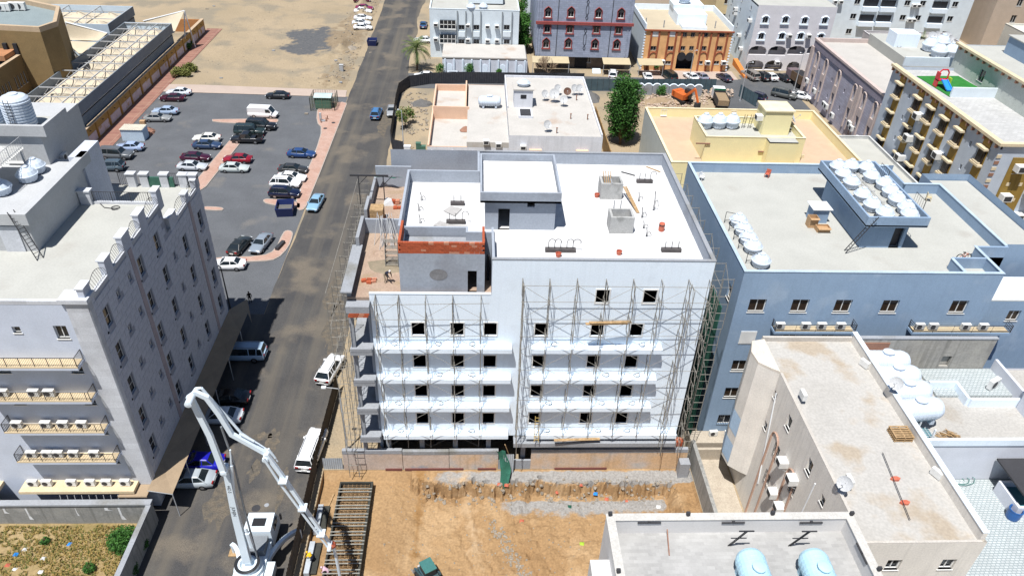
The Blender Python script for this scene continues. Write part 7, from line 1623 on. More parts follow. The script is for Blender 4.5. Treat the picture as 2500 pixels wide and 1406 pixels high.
hoarding('dark navy hoarding curving around the empty ground beside the white villa', [tuple(P(*q).to_2d()) for q in ((985, 378), (960, 372), (955, 350), (968, 260), (975, 232), (1000, 214), (1050, 206), (1130, 204), (1300, 206), (1425, 207))], 2.5, dnav, 2.4)
tealf = mat('teal_grey_hoarding', (.075, .115, .135), (.06, .095, .115), 1.2, .6)
hoarding('teal grey metal hoarding between the leafy tree and the junction', [tuple(P(*q).to_2d()) for q in ((1428, 222), (1500, 222), (1745, 222))], 2.6, tealf, 1.2)
hoarding('teal grey mesh gate standing ajar at the junction', [tuple(P(*q).to_2d()) for q in ((1803, 236), (1845, 262))], 2.6, tealf, 1.2, 'gate')
t = thing('scalloped_wall', 'grey garden wall with scalloped white top behind the rubble', 'wall', P(1630, 230))
w0, w1 = P(1550, 232), P(1712, 236); n = 8
for i in range(n):
    a, c = w0+(w1-w0)*i/n, w0+(w1-w0)*(i+1)/n; pts = [(a.x+.05, 0), (c.x-.05, 0), (c.x-.05, 2.0), (a.x+(c.x-a.x)*.75, 2.35), ((a.x+c.x)/2, 2.45), (a.x+(c.x-a.x)*.25, 2.35), (a.x+.05, 2.0)]
    b = MB(); b.add([(x, a.y, z) for x, z in pts]+[(x, a.y+.25, z) for x, z in pts], [tuple(range(7)), tuple(range(13, 6, -1))]+[(k, k+7, (k+1) % 7+7, (k+1) % 7) for k in range(7)]); b.build('wall_panel', concrete, t)
    MB().path([(x, a.y+.12, z+.05) for x, z in pts[2:]], .14, 4).build('coping', white_paint, t)
sp = []
for i in range(420):
    c = P(rnd.gauss(1630, 45), rnd.gauss(250, 9)); sp.append((c.x, c.y, .1+.5*math.exp(-((c.x-40)/4)**2)*rnd.random(), rnd.uniform(.12, .45)))
for i in range(60): c = P(rnd.uniform(1715, 1790), rnd.uniform(225, 245)); sp.append((c.x, c.y, .2+rnd.random()*.6, rnd.uniform(.2, .6)))
rocks('demolition_rubble', sp, mat('demolition_rubble', (.45, .37, .30), (.36, .26, .19), 1.2, .95, .25), 'broken demolition rubble around the orange excavator', 'rubble')
mound('rubble_heap', 'brown heap of earth and rubble left of the orange excavator', P(1615, 252), 5, 2.2, 1.1, brownsoil)
mound('gravel_heap', 'dark gravel heap inside the navy hoarding', P(1030, 255), 2.4, 1.8, 1.0, spoil); mound('gravel_heap', 'dark grey stone heap beside the white villa', P(1442, 240), 2.2, 3, 1.3, spoil)
sp = [(c.x, c.y, .1, rnd.uniform(.1, .35)) for c in [P(rnd.uniform(985, 1045), rnd.uniform(228, 330)) for i in range(120)]]
rocks('plot_rubble', sp, rubm, 'pale rubble lying inside the navy hoarding', 'rubble')
# ================================================================== excavator, tipper and loader
excm = glossy('excavator_orange', (.55, .12, .02), .5)
c = P(1664, 250); t = thing('excavator', 'orange crawler excavator with lowered arm at the rubble', 'excavator', (c.x, c.y, 0), R_(-60))
for s in (-1, 1): MB().box(-1.9, 1.9, s*1.1-.3, s*1.1+.3, 0, .9).build('crawler_track', rubber, t, True)
MB().box(-1.8, 1.3, -1.2, 1.2, 1.0, 2.1).build('upper_body', excm, t, True); MB().box(.1, 1.5, .2, 1.15, 1.0, 2.9).build('cab', trim, t, True); MB().box(-2.1, -1.2, -1.2, 1.2, 1.1, 2.2).build('counterweight', excm, t, True)
MB().bar((1.2, -.3, 1.8), (3.4, -.3, 4.0), .4, .5).build('boom', excm, t, True); MB().bar((3.4, -.3, 4.0), (4.8, -.3, 1.6), .3, .4).build('dipper_arm', excm, t, True); MB().box(4.3, 5.2, -.8, .2, .6, 1.6).build('bucket', darkmetal, t, True)
c = P(1755, 256); t = thing('dump_truck', 'dump truck with green and white cab and load of brown rubble', 'truck', (c.x, c.y, 0), R_(85))
MB().box(-3.6, 1.2, -1.25, 1.25, 1.0, 1.1).box(-3.6, 1.2, -1.25, -1.15, 1.1, 2.4).box(-3.6, 1.2, 1.15, 1.25, 1.1, 2.4).box(1.1, 1.2, -1.15, 1.15, 1.1, 2.6).build('dump_bed', darkmetal, t, True); MB().box(-3.5, 1.1, -1.14, 1.14, 1.1, 2.2).build('rubble_load', brownsoil, t, True); MB().box(1.4, 3.4, -1.2, 1.2, .8, 2.8).build('cab', white_metal, t, True); MB().box(1.35, 1.45, -1.2, 1.2, 2.3, 2.9).build('cab_visor', mat('deep_green_paint', (.01, .12, .06), rough=.4), t, True); MB().box(-3.4, 3.2, -.5, .5, .6, 1.0).build('chassis', darkmetal, t, True)
for x in (-2.4, -1.1, 2.4):
    for s in (-1, 1): MB().lathe([(0, .1), (.2, .15), (.5, .15), (.52, 0), (.5, -.15), (.2, -.15)], (x, s*1.0, .52), 14, axis='y').build('wheel', rubber, t, True)
c = P(1045, 1412, -1.6); zz = pit_h(c.x, c.y); t = thing('skid_loader', 'small dark teal skid loader with wide bucket on the pit floor', 'loader', (c.x, c.y, zz+.05), R_(120))
tlm = mat('dark_teal_paint', (.03, .07, .09), (.05, .08, .08), 2, .5)
MB().box(-1.2, .7, -.62, .62, .35, 1.2).build('body', tlm, t, True); MB().box(-.7, .5, -.5, .5, 1.2, 2.0).build('cab', trim, t, True); MB().box(-.75, .55, -.55, .55, 2.0, 2.08).build('cab_roof', mat('teal_roof', (.05, .16, .15), rough=.4), t, True)
for s in (-1, 1):
    MB().bar((-1.0, s*.72, 1.4), (1.1, s*.72, .6), .14, .22).build('lift_arm', tlm, t, True)
    for x in (-.7, .5): MB().lathe([(0, .1), (.18, .12), (.36, .12), (.38, 0), (.36, -.12), (.18, -.12), (0, -.1)], (x, s*.8, .38), 14, axis='y').build('wheel', rubber, t, True)
MB().add([(1.0, -.95, .1), (1.0, .95, .1), (1.75, .95, .05), (1.75, -.95, .05), (1.0, -.95, .75), (1.0, .95, .75)], [(0, 1, 2, 3), (0, 4, 5, 1), (0, 3, 4), (1, 5, 2)]).build('bucket', steel, t, True)
# ================================================================== concrete pump truck with folded boom
pumpw = glossy('pump_white_paint', (.66, .74, .80), .35, spec=.5); pgrey = mat('pump_grey', (.22, .24, .26), rough=.5)
T = thing('concrete_pump_truck', 'white concrete pump truck with tall folded boom reaching over the formwork trench', 'pump truck', (-18.4, 36, 0))
cx = -18.35
MB().box(cx-1.15, cx+1.15, 26, 42.4, .75, 1.25).build('chassis', pgrey, T)
cabm = [pumpw, carglass]
b = MB().add([(cx-1.2, 39.9, .9), (cx+1.2, 39.9, .9), (cx+1.2, 42.3, .9), (cx-1.2, 42.3, .9), (cx-1.15, 39.95, 3.0), (cx+1.15, 39.95, 3.0), (cx+1.1, 41.9, 3.0), (cx-1.1, 41.9, 3.0), (cx-1.2, 42.35, 1.9), (cx+1.2, 42.35, 1.9)], [(0, 1, 5, 4), (1, 2, 9, 6, 5), (0, 4, 7, 8, 3), (2, 3, 8, 9), (4, 5, 6, 7), (9, 8, 7, 6)])
o = b.build('cab', pumpw, T); MB().quad((cx-1.05, 42.3, 2.0), (cx+1.05, 42.3, 2.0), (cx+1.0, 41.95, 2.9), (cx-1.0, 41.95, 2.9)).build('windscreen', carglass, o)
MB().box(cx-.55, cx+.55, 40.5, 41.3, 3.0, 3.06).build('roof_hatch', trim, o)
for s in (-1, 1): MB().box(cx+s*1.19-.02, cx+s*1.19+.02, 40.8, 41.8, 1.95, 2.75).build('side_window', carglass, o); MB().box(cx+s*1.45-.08, cx+s*1.45+.08, 42.0, 42.15, 1.9, 2.6).build('mirror', trim, o)
MB().box(cx-1.2, cx+1.2, 26.5, 39.6, 1.25, 2.1).build('deck', pumpw, T); MB().box(cx-1.0, cx+1.0, 38.2, 39.7, 2.1, 2.8).build('engine_cover', pgrey, T)
MB().lathe([(0, 1.9), (1.15, 1.9), (1.15, 2.5), (.95, 2.6), (.95, 3.0), (.6, 3.05), (.5, 2.7), (0, 2.7)], (cx, 36.9, 0), 22).build('slewing_turret', pumpw, T)
MB().lathe([(.78, 3.02), (1.02, 3.04), (1.02, 3.12), (.78, 3.12)], (cx, 36.9, 0), 22).build('turret_ring', trim, T)
for y in (27.5, 29, 33.5, 41.2):
    for s in (-1, 1): MB().lathe([(0, .12), (.25, .16), (.5, .16), (.53, 0), (.5, -.16), (.25, -.16), (0, -.12)], (cx+s*1.02, y, .53), 16, axis='x').build('wheel', rubber, T)
def beam(name, pts, w, h0, h1, m=pumpw):
    """tapered box beam through points in a vertical plane"""
    b = MB(); n = len(pts); rings = []
    for i, p in enumerate(pts):
        p = V(p); d = (V(pts[min(i+1, n-1)])-V(pts[max(i-1, 0)])).normalized(); nrm = d.cross(V((0, 1, 0))).normalized(); hh = h0+(h1-h0)*i/(n-1)
        rings.append([p+nrm*hh/2-V((0, w/2, 0)), p+nrm*hh/2+V((0, w/2, 0)), p-nrm*hh/2+V((0, w/2, 0)), p-nrm*hh/2-V((0, w/2, 0))])
    vs = [q for r in rings for q in r]
    b.add(vs, [(i*4+j, i*4+(j+1) % 4, i*4+4+(j+1) % 4, i*4+4+j) for i in range(n-1) for j in range(4)]+[(3, 2, 1, 0), tuple(range(4*n-4, 4*n))]); return b.build(name, m, T)
YB_ = 37.0
bp = lambda px, py, Y=YB_: PY(px, py, Y)
S1 = [V((cx, YB_, 3.0)), bp(575, 1255), bp(551, 1140)]; S2 = [bp(546, 1152, YB_-.45), bp(512, 1062, YB_-.45), bp(466, 972, YB_-.45)]
S3 = [bp(460, 972), bp(478, 958), bp(505, 970), bp(535, 1010), bp(566, 1060), bp(610, 1084), bp(652, 1108)]; S4 = [bp(650, 1108, YB_-.4), bp(690, 1162, YB_-.4), bp(748, 1246, YB_-.4), bp(806, 1327, YB_-.4)]
beam('boom_section', S1, .4, .66, .4); beam('boom_section', S2, .3, .42, .36); beam('boom_section', S3, .28, .38, .3); beam('boom_section', S4, .24, .32, .2)
for p, r in ((S1[2], .24), (S2[2], .24), (S3[-1], .22), (S4[-1], .16)): MB().lathe([(0, -.68), (r, -.64), (r, .22), (0, .25)], (p.x, p.y, p.z), 16, axis='y').build('boom_joint', pumpw, T)
for a, c, r in ((bp(556, 1236, YB_+.1)+V((.55, 0, 0)), S1[2]+V((.45, 0, .2)), .12), (bp(484, 1000, YB_-.3), bp(507, 1075, YB_-.3)+V((.3, 0, 0)), .11), (bp(600, 1335)+V((.5, 0, .1)), bp(588, 1300)+V((.5, 0, 0)), .2), (bp(585, 1058), bp(622, 1084)+V((0, 0, .3)), .09), (bp(655, 1095), bp(672, 1118), .09)):
    MB().tube(a, c, r, 8).tube(c, c+(c-a)*.35, r*.55, 8).build('hydraulic_cylinder', pumpw, T)
pp = [V((cx+.7, YB_+.4, 2.6)), S1[1]+V((.6, .35, 0)), S1[2]+V((.5, .35, .1)), S2[1]+V((.55, .8, 0)), bp(486, 955, YB_+.3), bp(493, 945, YB_+.3), bp(500, 955, YB_+.3), bp(545, 1005, YB_+.3), bp(585, 1055, YB_+.3), bp(655, 1098, YB_+.3)]
MB().path(pp[:4], .08, 7).build('delivery_pipe', pgrey, T); MB().path([bp(470, 960, YB_+.4), bp(478, 948, YB_+.4), bp(492, 947, YB_+.4), bp(505, 962, YB_+.4), bp(548, 1010, YB_+.4), bp(590, 1058, YB_+.4), bp(655, 1100, YB_+.3)], .1, 7).build('delivery_pipe', pumpw, T)
MB().path([bp(643, 1118, YB_-.7), bp(680, 1175, YB_-.7), bp(740, 1255, YB_-.7), bp(800, 1335, YB_-.7)], .09, 7).build('delivery_pipe', pumpw, T)
for f in (.25, .55, .85): 
    c = S4[0]+(S4[-1]-S4[0])*f; MB().box(c.x-.3, c.x+.3, c.y-.5, c.y+.2, c.z-.07, c.z+.07).build('pipe_clamp', pumpw, T)
tip = S4[-1]; MB().path([tip, tip+V((.25, 0, -.6)), tip+V((.3, 0, -2)), tip+V((.32, .1, -5.2))], .13, 8).build('end_hose', pumpw, T); MB().lathe([(.2, -.25), (.26, 0), (.2, .25)], tip+V((.2, 0, -.1)), 10).build('hose_coupling', redm, T)
def outr(lab, a, mid, c):
    a, mid, c = V(a), V(mid), V(c); b = MB(); pts = [a*(1-u)*(1-u)+mid*2*u*(1-u)+c*u*u for u in [i/8 for i in range(9)]]
    for p, q in zip(pts[:-1], pts[1:]): b.bar(p, q, .34, .4)
    o = b.build('outrigger_arm', pumpw, T); MB().tube((c.x, c.y, .12), (c.x, c.y, c.z), .12, 8).build('outrigger_leg', pumpw, o); MB().box(c.x-.4, c.x+.4, c.y-.4, c.y+.4, .02, .12).build('outrigger_pad', wood, o)
outr('', (cx+1.0, 37.3, 1.4), (cx+1.3, 40.3, 1.5), (cx+3.1, 41.4, 1.2)); outr('', (cx-.9, 37.2, 1.4), (cx-1.6, 39.6, 1.4), (cx-2.4, 40.0, 1.1))
MB().box(cx+1.25, cx+1.9, 36.4, 37.8, 1.0, 1.9).build('side_locker', pumpw, T)
def lettering(body, p, d, size, par):
    cu = bpy.data.curves.new('lettering', 'FONT'); cu.body = body; cu.size = size; cu.extrude = .004; cu.align_x = 'CENTER'; cu.align_y = 'CENTER'
    tmp = bpy.data.objects.new('tmp', cu); dg = bpy.context.evaluated_depsgraph_get(); me = bpy.data.meshes.new_from_object(tmp.evaluated_get(dg)); bpy.data.objects.remove(tmp)
    me.materials.append(trim); o = link('lettering', me, par); x = V(d).normalized(); y = V((0, -1, 0)).cross(x); o.matrix_basis = Matrix.Translation(V(p)) @ Matrix((x, y*1, x.cross(y))).transposed().to_4x4(); return o
d1 = (S1[1]-S1[2]).normalized()
lettering('44Z-5', S1[2]+d1*2.2+V((0, -.205, 0)), d1, .34, T); lettering('JUNJIN', S1[2]+d1*4.8+V((0, -.205, 0)), d1, .36, T)
# ================================================================== trees and plants
leafm = [mat('leaf_green_a', (.035, .11, .018), (.05, .15, .025), 2, .7, .25, 6), mat('leaf_green_b', (.06, .17, .03), (.045, .13, .02), 2, .7, .25, 6), mat('leaf_green_c', (.025, .08, .015), (.035, .1, .02), 2, .7, .25, 6)]
olive = [mat('olive_leaf_a', (.13, .15, .035), (.17, .18, .05), 2, .8, .25), mat('olive_leaf_b', (.10, .13, .03), (.2, .19, .06), 2, .8, .25)]
bark = mat('bark', (.16, .11, .07), (.12, .08, .05), 3, .95, .25)
def leaves(clumps, n, s, seed):
    r = random.Random(seed); b = MB(); tot = sum(c[3]**2 for c in clumps)
    for x, y, z, rad in clumps:
        for i in range(int(n*rad*rad/tot)):
            u = r.uniform(-1, 1); t = r.uniform(0, 6.283); q = math.sqrt(1-u*u); d = rad*(r.random()**.35)*(.75+.45*hsh(int(t*3), int(u*4)+seed))
            c = V((x+d*q*math.cos(t), y+d*q*math.sin(t), z+d*u*.95)); a = V((r.gauss(0, 1), r.gauss(0, 1), r.gauss(0, .6))).normalized(); e = a.cross(V((r.gauss(0, 1), r.gauss(0, 1), r.gauss(0, 1)))).normalized(); k = s*r.uniform(.6, 1.3)
            b.add([c-a*k, c-e*k*.45, c+a*k, c+e*k*.45], [(0, 1, 2, 3)], r.randrange(3) if len(b.v) else 0)
    return b
def limbs(base, tips, r0):
    b = MB(); base = V(base); h = min(t[2] for t in tips)*.45; top = V((base.x, base.y, base.z+max(h, .3)))
    b.tube(base-V((0, 0, .1)), top, r0, 8, r0*.75)
    for t in tips: m = (top+V(t))/2+V((0, 0, .3)); b.tube(top, m, r0*.5, 6, r0*.35).tube(m, t, r0*.35, 5, r0*.12)
    return b
def tree(lab, base, clumps, n, s, r0=.2, mats=None, seed=1, name='leafy_tree', cat='tree'):
    t = thing(name, lab, cat, base); mats = mats or leafm
    limbs(base, [c[:3] for c in clumps], r0).build('trunk', bark, t); ml = (mats*3)[:3]; leaves(clumps, n, s, seed).build('crown', ml, t); return t
bx_, by_ = 26.6, 126.2; r = random.Random(3); cl = []
for i in range(34):
    z = 1.8+10*(i/33); rr = 2.5*math.sin(math.pi*min(1, .22+.78*(1-abs(z-6.5)/8.2))*.5)*1.0; a = i*2.4; cl.append((bx_+rr*.68*math.cos(a), by_+rr*.68*math.sin(a), z+r.uniform(-.4, .4), .75+1.0*r.random()+(.15 if 3 < z < 10 else -.1)))
tree('tall dense dark green tree behind the unfinished block', (bx_, by_, 0), cl, 15000, .21, .3)
cl = [(11.2+r.uniform(-.7, .7), 180+r.uniform(-4, 4), 1.5+.62*i, 1.3) for i in range(14)]; tree('narrow bright green tree in the lane beside the dark grey block', (11.2, 180, 0), cl, 6500, .24, .25, [leafm[1], leafm[0], leafm[1]], 5)
for px, py, h, lab in ((1073, 184, 2.6, 'rounded shrub before the garage range next to the palm'), (1145, 184, 2.6, 'rounded shrub before the garage range behind the silver suv'), (1217, 186, 1.5, 'low shrub at the far end of the garage range'), (1612, 237, 2.6, 'bright young shrub among the demolition rubble'), (1600, 172, 1.6, 'small potted shrub left of the orange brown entrance')):
    c = P(px, py); tree(lab, c, [(c.x, c.y, .5+h*.3, h*.42), (c.x+.2, c.y, h*.75, h*.32)], 700, .16, .07, [leafm[1], leafm[0], leafm[1]], int(px), 'green_shrub', 'shrub')
for px, py, lab, m in ((465, 175, 'straggly yellow green bush at the pavement corner of the sandy lot', olive), (448, 185, 'smaller straggly bush beside the larger one at the pavement', olive), (455, 118, 'dark bush growing against the mustard wall', leafm)):
    c = P(px, py); tree(lab, c, [(c.x+r.uniform(-1.4, 1.4), c.y+r.uniform(-1.6, 1.6), .6+r.random()*.6, .8) for i in range(8)], 1800, .2, .05, list(m), int(px), 'wild_bush', 'bush')
c = P(990, 310); tree('thin young tree beside the lamp pole inside the navy hoarding', c, [(c.x+r.uniform(-1.2, 1.2), c.y+r.uniform(-2, 2), 1+r.random()*2.6, .8) for i in range(11)], 1500, .17, .1, [olive[1], leafm[1], olive[0]], 9, 'young_tree')
for px, py, rad, lab in ((305, 1330, 1.25, 'big round green bush in the weedy plot near the wall'), (350, 1336, .55, 'small green bush between the big bush and the wall'), (318, 1400, .7, 'green bush by the plot wall at the lower frame edge'), (220, 1392, .45, 'small bright bush in the middle of the weedy plot'), (112, 1325, .35, 'tiny green tuft near the left of the weedy plot')):
    c = P(px, py, .2); tree(lab, c, [(c.x+rad*.5*math.cos(a), c.y+rad*.5*math.sin(a), .2+rad*.55+.2*r.random(), rad*.62) for a in (0, 1, 2, 3, 4, 5)]+[(c.x, c.y, rad*.9, rad*.6)], int(2600*rad*rad)+200, .11, .05, leafm, int(px), 'green_bush', 'bush')
g = MB(); rr_ = random.Random(4); lit = MB()
for i in range(9000):      # dry weeds in the plot
    x, y = rr_.uniform(-44, -28.9), rr_.uniform(34, 42.8)
    if fbm(x*.7, y*.7) < .34: continue
    z = .03+.25*fbm(x*.5, y*.5); k = rr_.choice((0, 1, 1, 1, 2))
    for j in range(3): a = rr_.uniform(0, 6.28); hh = rr_.uniform(.08, .3); d = V((math.cos(a), math.sin(a), 0))*.12; q = V((-d.y, d.x, 0))*.35; p = V((x, y, z)); g.add([p-q, p+q, p+d+V((0, 0, hh))], [(0, 1, 2)], k)
tag(g.build('dry_weeds', [olive[0], mat('straw', (.42, .31, .115), (.34, .245, .08), 2), olive[1]]), 'dry yellow weeds covering the walled plot', 'weeds', kind='stuff')
for i, (px, py, m_) in enumerate(((170, 1327, MATS['blue_play_plastic']), (105, 1362, white_metal), (35, 1389, white_metal), (317, 1343, MATS['blue_play_plastic']), (38, 1352, MATS['blue_play_plastic']), (18, 1378, redm), (98, 1395, white_metal), (60, 1340, white_metal))):
    c = P(px, py, .2); tag(MB().add([(c.x-.25, c.y-.15, .15), (c.x+.2, c.y-.2, .15), (c.x+.25, c.y+.15, .2), (c.x-.15, c.y+.22, .15), (c.x, c.y, .4)], [(0, 1, 4), (1, 2, 4), (2, 3, 4), (3, 0, 4)]).build('litter_bag', m_), 'crumpled plastic litter among the dry weeds of the walled plot', 'litter', 'litter in the weedy plot')
def palm(lab, base, h, n, L, seed):
    t = thing('palm_tree', lab, 'palm', base); rp = random.Random(seed); base = V(base); b = MB(); pts = [base+V((.15*math.sin(k*.5), .1*k*.2, h*k/6)) for k in range(7)]
    for k in range(6): b.tube(pts[k], pts[k+1], .26-.01*k, 8, .22-.01*k)
    b.build('trunk', bark, t); top = pts[-1]; f = MB()
    for i in range(n):
        a = i*2.4; el0 = rp.uniform(-.1, 1.25); p = V(top); d = V((math.cos(a)*math.cos(el0), math.sin(a)*math.cos(el0), math.sin(el0))); seg = 9; side = V((-math.sin(a), math.cos(a), 0))
        for k in range(seg):
            q = p+d*L/seg; w = .38*L/3*math.sin(math.pi*(k+.8)/(seg+.6)); m = rp.randrange(2)
            f.tube(p, q, .03, 4, .02, m, False)
            for s in (-1, 1):
                for e in (.25, .75): c = p+(q-p)*e; tipp = c+side*s*w*1.5+d*w*.7-V((0, 0, w*.35)); f.add([c-d*.07, c+d*.07, tipp], [(0, 1, 2)], m)
            p = q; d = (d-V((0, 0, .2))).normalized()
    f.build('fronds', [mat('palm_frond', (.10, .14, .035), (.14, .16, .05), 2, .7) if 'palm_frond' not in MATS else MATS['palm_frond'], mat('palm_frond_dark', (.05, .09, .03), (.08, .11, .03), 2, .7) if 'palm_frond_dark' not in MATS else MATS['palm_frond_dark']], t)
palm('tall date palm at the street corner', P(1018, 172), 4.6, 42, 4.0, 3); palm('dark palm between roofs behind the white roof cube', (92.5, 152, 0), 11.5, 34, 3.8, 8)
c = P(1338, 200); t = thing('bare_tree', 'leafless pale tree in front of the dark grey block', 'tree', c); b = MB(); rb_ = random.Random(11)
def grow(p, d, L, r0, k):
    q = p+d*L; b.tube(p, q, r0, 5, r0*.65)
    if k:
        for i in range(4 if k > 2 else 3): nd = (d+V((rb_.gauss(0, .45), rb_.gauss(0, .45), rb_.uniform(-.05, .35)))).normalized(); grow(q, nd, L*rb_.uniform(.62, .85), r0*.6, k-1)
grow(V(c), V((0, 0, 1)), 1.7, .2, 5); b.build('branches', mat('pale_bark', (.36, .27, .19), (.30, .22, .15), 3, .95), t)
mound('rubble_pile', 'pile of pale building waste near the lot edge', P(857, 120), 1.8, 2.2, .7, rubm)
# ================================================================== street furniture
def lamp_post(lab, base, h, arm, name='street_lamp'):
    base = V(base); t = thing(name, lab, 'street lamp', base); MB().tube(base, base+V((0, 0, h)), .11, 10, .06).build('pole', steel if 'grey' in lab else darkmetal, t); MB().box(base.x-.2, base.x+.2, base.y-.2, base.y+.2, 0, .3).build('base', concrete, t)
    e = base+V((arm, 0, h+.15)); MB().tube(base+V((0, 0, h-.05)), e, .04, 6).build('arm', steel, t); MB().box(min(e.x, e.x+arm*.35), max(e.x, e.x+arm*.35), e.y-.16, e.y+.16, e.z-.06, e.z+.06).build('lamp_head', white_metal if 'grey' in lab else darkmetal, t)
c = P(848, 1098); lamp_post('tall grey street lamp beside the hoarding and site wall', c, PY(822, 948, c.y).z, -1.2)
c = P(566, 770); lamp_post('dark lamp post at the far corner of the stone clad block', (c.x, c.y, 0), 7.2, -.2)
c = P(986, 376); lamp_post('grey utility pole by the navy hoarding', c, 8.0, -.5); c = P(1806, 248); lamp_post('slim grey lamp pole at the junction beside the mesh gate', c, 8.2, .8)
c = P(1938, 222); lamp_post('slim grey lamp pole before the grey arcades', c, 8.2, -.6); c = P(1680, 208); lamp_post('slim grey lamp pole behind the rubble plot', c, 7.5, .5)
# caged transformer kiosk
cg = mat('transformer_green', (.07, .15, .11), (.06, .13, .095), 1, .6)
c = P(790, 268); t = thing('transformer_kiosk', 'green transformer kiosk with pale roof inside a mesh cage', 'kiosk', (c.x, c.y, 0))
MB().box(c.x-1.5, c.x+1.5, c.y, c.y+2.4, .1, 2.4).build('kiosk_body', cg, t); MB().add([(c.x-1.7, c.y-.2, 2.4), (c.x+1.7, c.y-.2, 2.4), (c.x+1.7, c.y+2.6, 2.4), (c.x-1.7, c.y+2.6, 2.4), (c.x-1.7, c.y+1.2, 2.75), (c.x+1.7, c.y+1.2, 2.75)], [(0, 1, 5, 4), (2, 3, 4, 5), (0, 4, 3), (1, 2, 5), (3, 2, 1, 0)]).build('kiosk_roof', mat('pale_teal_roof', (.45, .56, .56), rough=.6), t)
for x in (-.75, .75): MB().box(c.x+x-.6, c.x+x+.6, c.y-.03, c.y-.003, .3, 2.1).build('door', cg, t)
cage = MB(); x0, x1, y0, y1 = c.x-2.3, c.x+2.3, c.y-.9, c.y+3.4
for a, e in (((x0, y0), (x1, y0)), ((x1, y0), (x1, y1)), ((x1, y1), (x0, y1)), ((x0, y1), (x0, y0))):
    for k in range(11): p = V((*a, 0))+(V((*e, 0))-V((*a, 0)))*k/10; cage.bar(p, p+V((0, 0, 2.7)), .035 if k % 5 else .09)
    for z in (.1, .7, 1.3, 2.0, 2.7): cage.bar((*a, z), (*e, z), .03)
cage.build('mesh_cage', mat('olive_cage', (.13, .14, .09), rough=.8), t)
for px, py in ((784, 300), (797, 297), (800, 292)): c = P(px, py, .14); tag(MB().lathe([(.1, 0), (.1, .7), (.06, .8), (0, .82)], c, 8).build('bollard', brn), 'short rusty bollard on the pink strip by the transformer kiosk', 'bollard', 'bollards by the kiosk')
c = P(785, 296, .14); t = thing('meter_post', 'leaning grey meter post on the pink strip', 'meter post', c); MB().box(c.x-.35, c.x+.05, c.y, c.y+.3, .14, 1.7).build('cabinet', steel, t); MB().box(c.x-.2, c.x+.7, c.y-.3, c.y+.3, .14, .3).build('footing', concrete, t)
for px, py in ((814, 300), (794, 314)): c = P(px, py, .15); tag(MB().lathe([(0, .02), (.35, .02), (.36, 0)], c, 14).build('manhole_cover', darkmetal), 'dark manhole cover set in the pink strip', 'manhole cover', 'manhole covers in the pink strip')
for px, py, lab in ((625, 1240, 'round manhole cover in the road near the pump truck'), (651, 1232, 'small bright manhole cover in the road near the hoarding')): c = P(px, py, .03); tag(MB().lathe([(0, .012), (.2, .012), (.22, 0)] if 'bright' in lab else [(0, .012), (.38, .012), (.4, 0)], c, 18).build('manhole_cover', concrete if 'bright' in lab else darkmetal), lab, 'manhole cover')
# white kiosk, skips, cabinets
c = P(327, 345); t = thing('metal_kiosk', 'small white metal kiosk with ribbed roof in the car park', 'kiosk', c)
MB().box(c.x-1.9, c.x+1.9, c.y, c.y+2.2, .02, 2.1).build('kiosk_wall', mat('pale_blue_sheet', (.50, .60, .70), (.46, .56, .66), 1), t)
for i in range(13): MB().box(c.x-2.0+.3*i, c.x-1.74+.3*i, c.y-.15, c.y+2.4, 2.1, 2.16).build('roof_rib', mat('cream_sheet', (.62, .58, .48)) if i == 0 else MATS['cream_sheet'], t)
mound('scrap_heap', 'dark heap of cartons and scrap behind the white kiosk', P(362, 325), 1.3, 1.8, 1.0, brn); small('carton', 'brown carton on top of the scrap heap by the kiosk', 'carton', MB().box(P(352, 318).x-.5, P(352, 318).x+.4, P(352, 318).y, P(352, 318).y+.7, .8, 1.7), card)
bsk = glossy('blue_skip_paint', (.01, .022, .11), .45)
def skip(lab, c, sc=1.0, rz=0.0):
    t = thing('waste_skip', lab, 'skip', (c.x, c.y, .02), rz); a, l, h = 1.0*sc, 1.35*sc, 1.3*sc
    vs = [(-a, -l*.8, 0), (a, -l*.8, 0), (a, l*.8, 0), (-a, l*.8, 0), (-a*1.1, -l, h), (a*1.1, -l, h), (a*1.1, l, h), (-a*1.1, l, h)]; vi = [(x*.92, y*.92, z if z else .08) for x, y, z in vs]
    MB().add(vs+vi, [(3, 2, 1, 0), (0, 1, 5, 4), (1, 2, 6, 5), (2, 3, 7, 6), (3, 0, 4, 7), (8, 9, 10, 11), (9, 8, 12, 13), (10, 9, 13, 14), (11, 10, 14, 15), (8, 11, 15, 12), (4, 5, 13, 12), (5, 6, 14, 13), (6, 7, 15, 14), (7, 4, 12, 15)]).build('bin_body', bsk, t, True)
    for s in (-1, 1): MB().box(s*a*1.1-.08, s*a*1.1+.08, -.4, .4, h*.6, h*.8).build('lifting_pocket', bsk, t, True)
    MB().box(-a*.85, a*.85, -l*.7, l*.7, .1, h*.55).build('waste', MATS['dark_asphalt_spoil'], t, True)
skip('open navy blue waste skip at the end of the pink strip', P(698, 520), 1.15, .1); skip('dark blue waste skip at the left road edge beyond the kiosk', P(909, 110), 1.0)
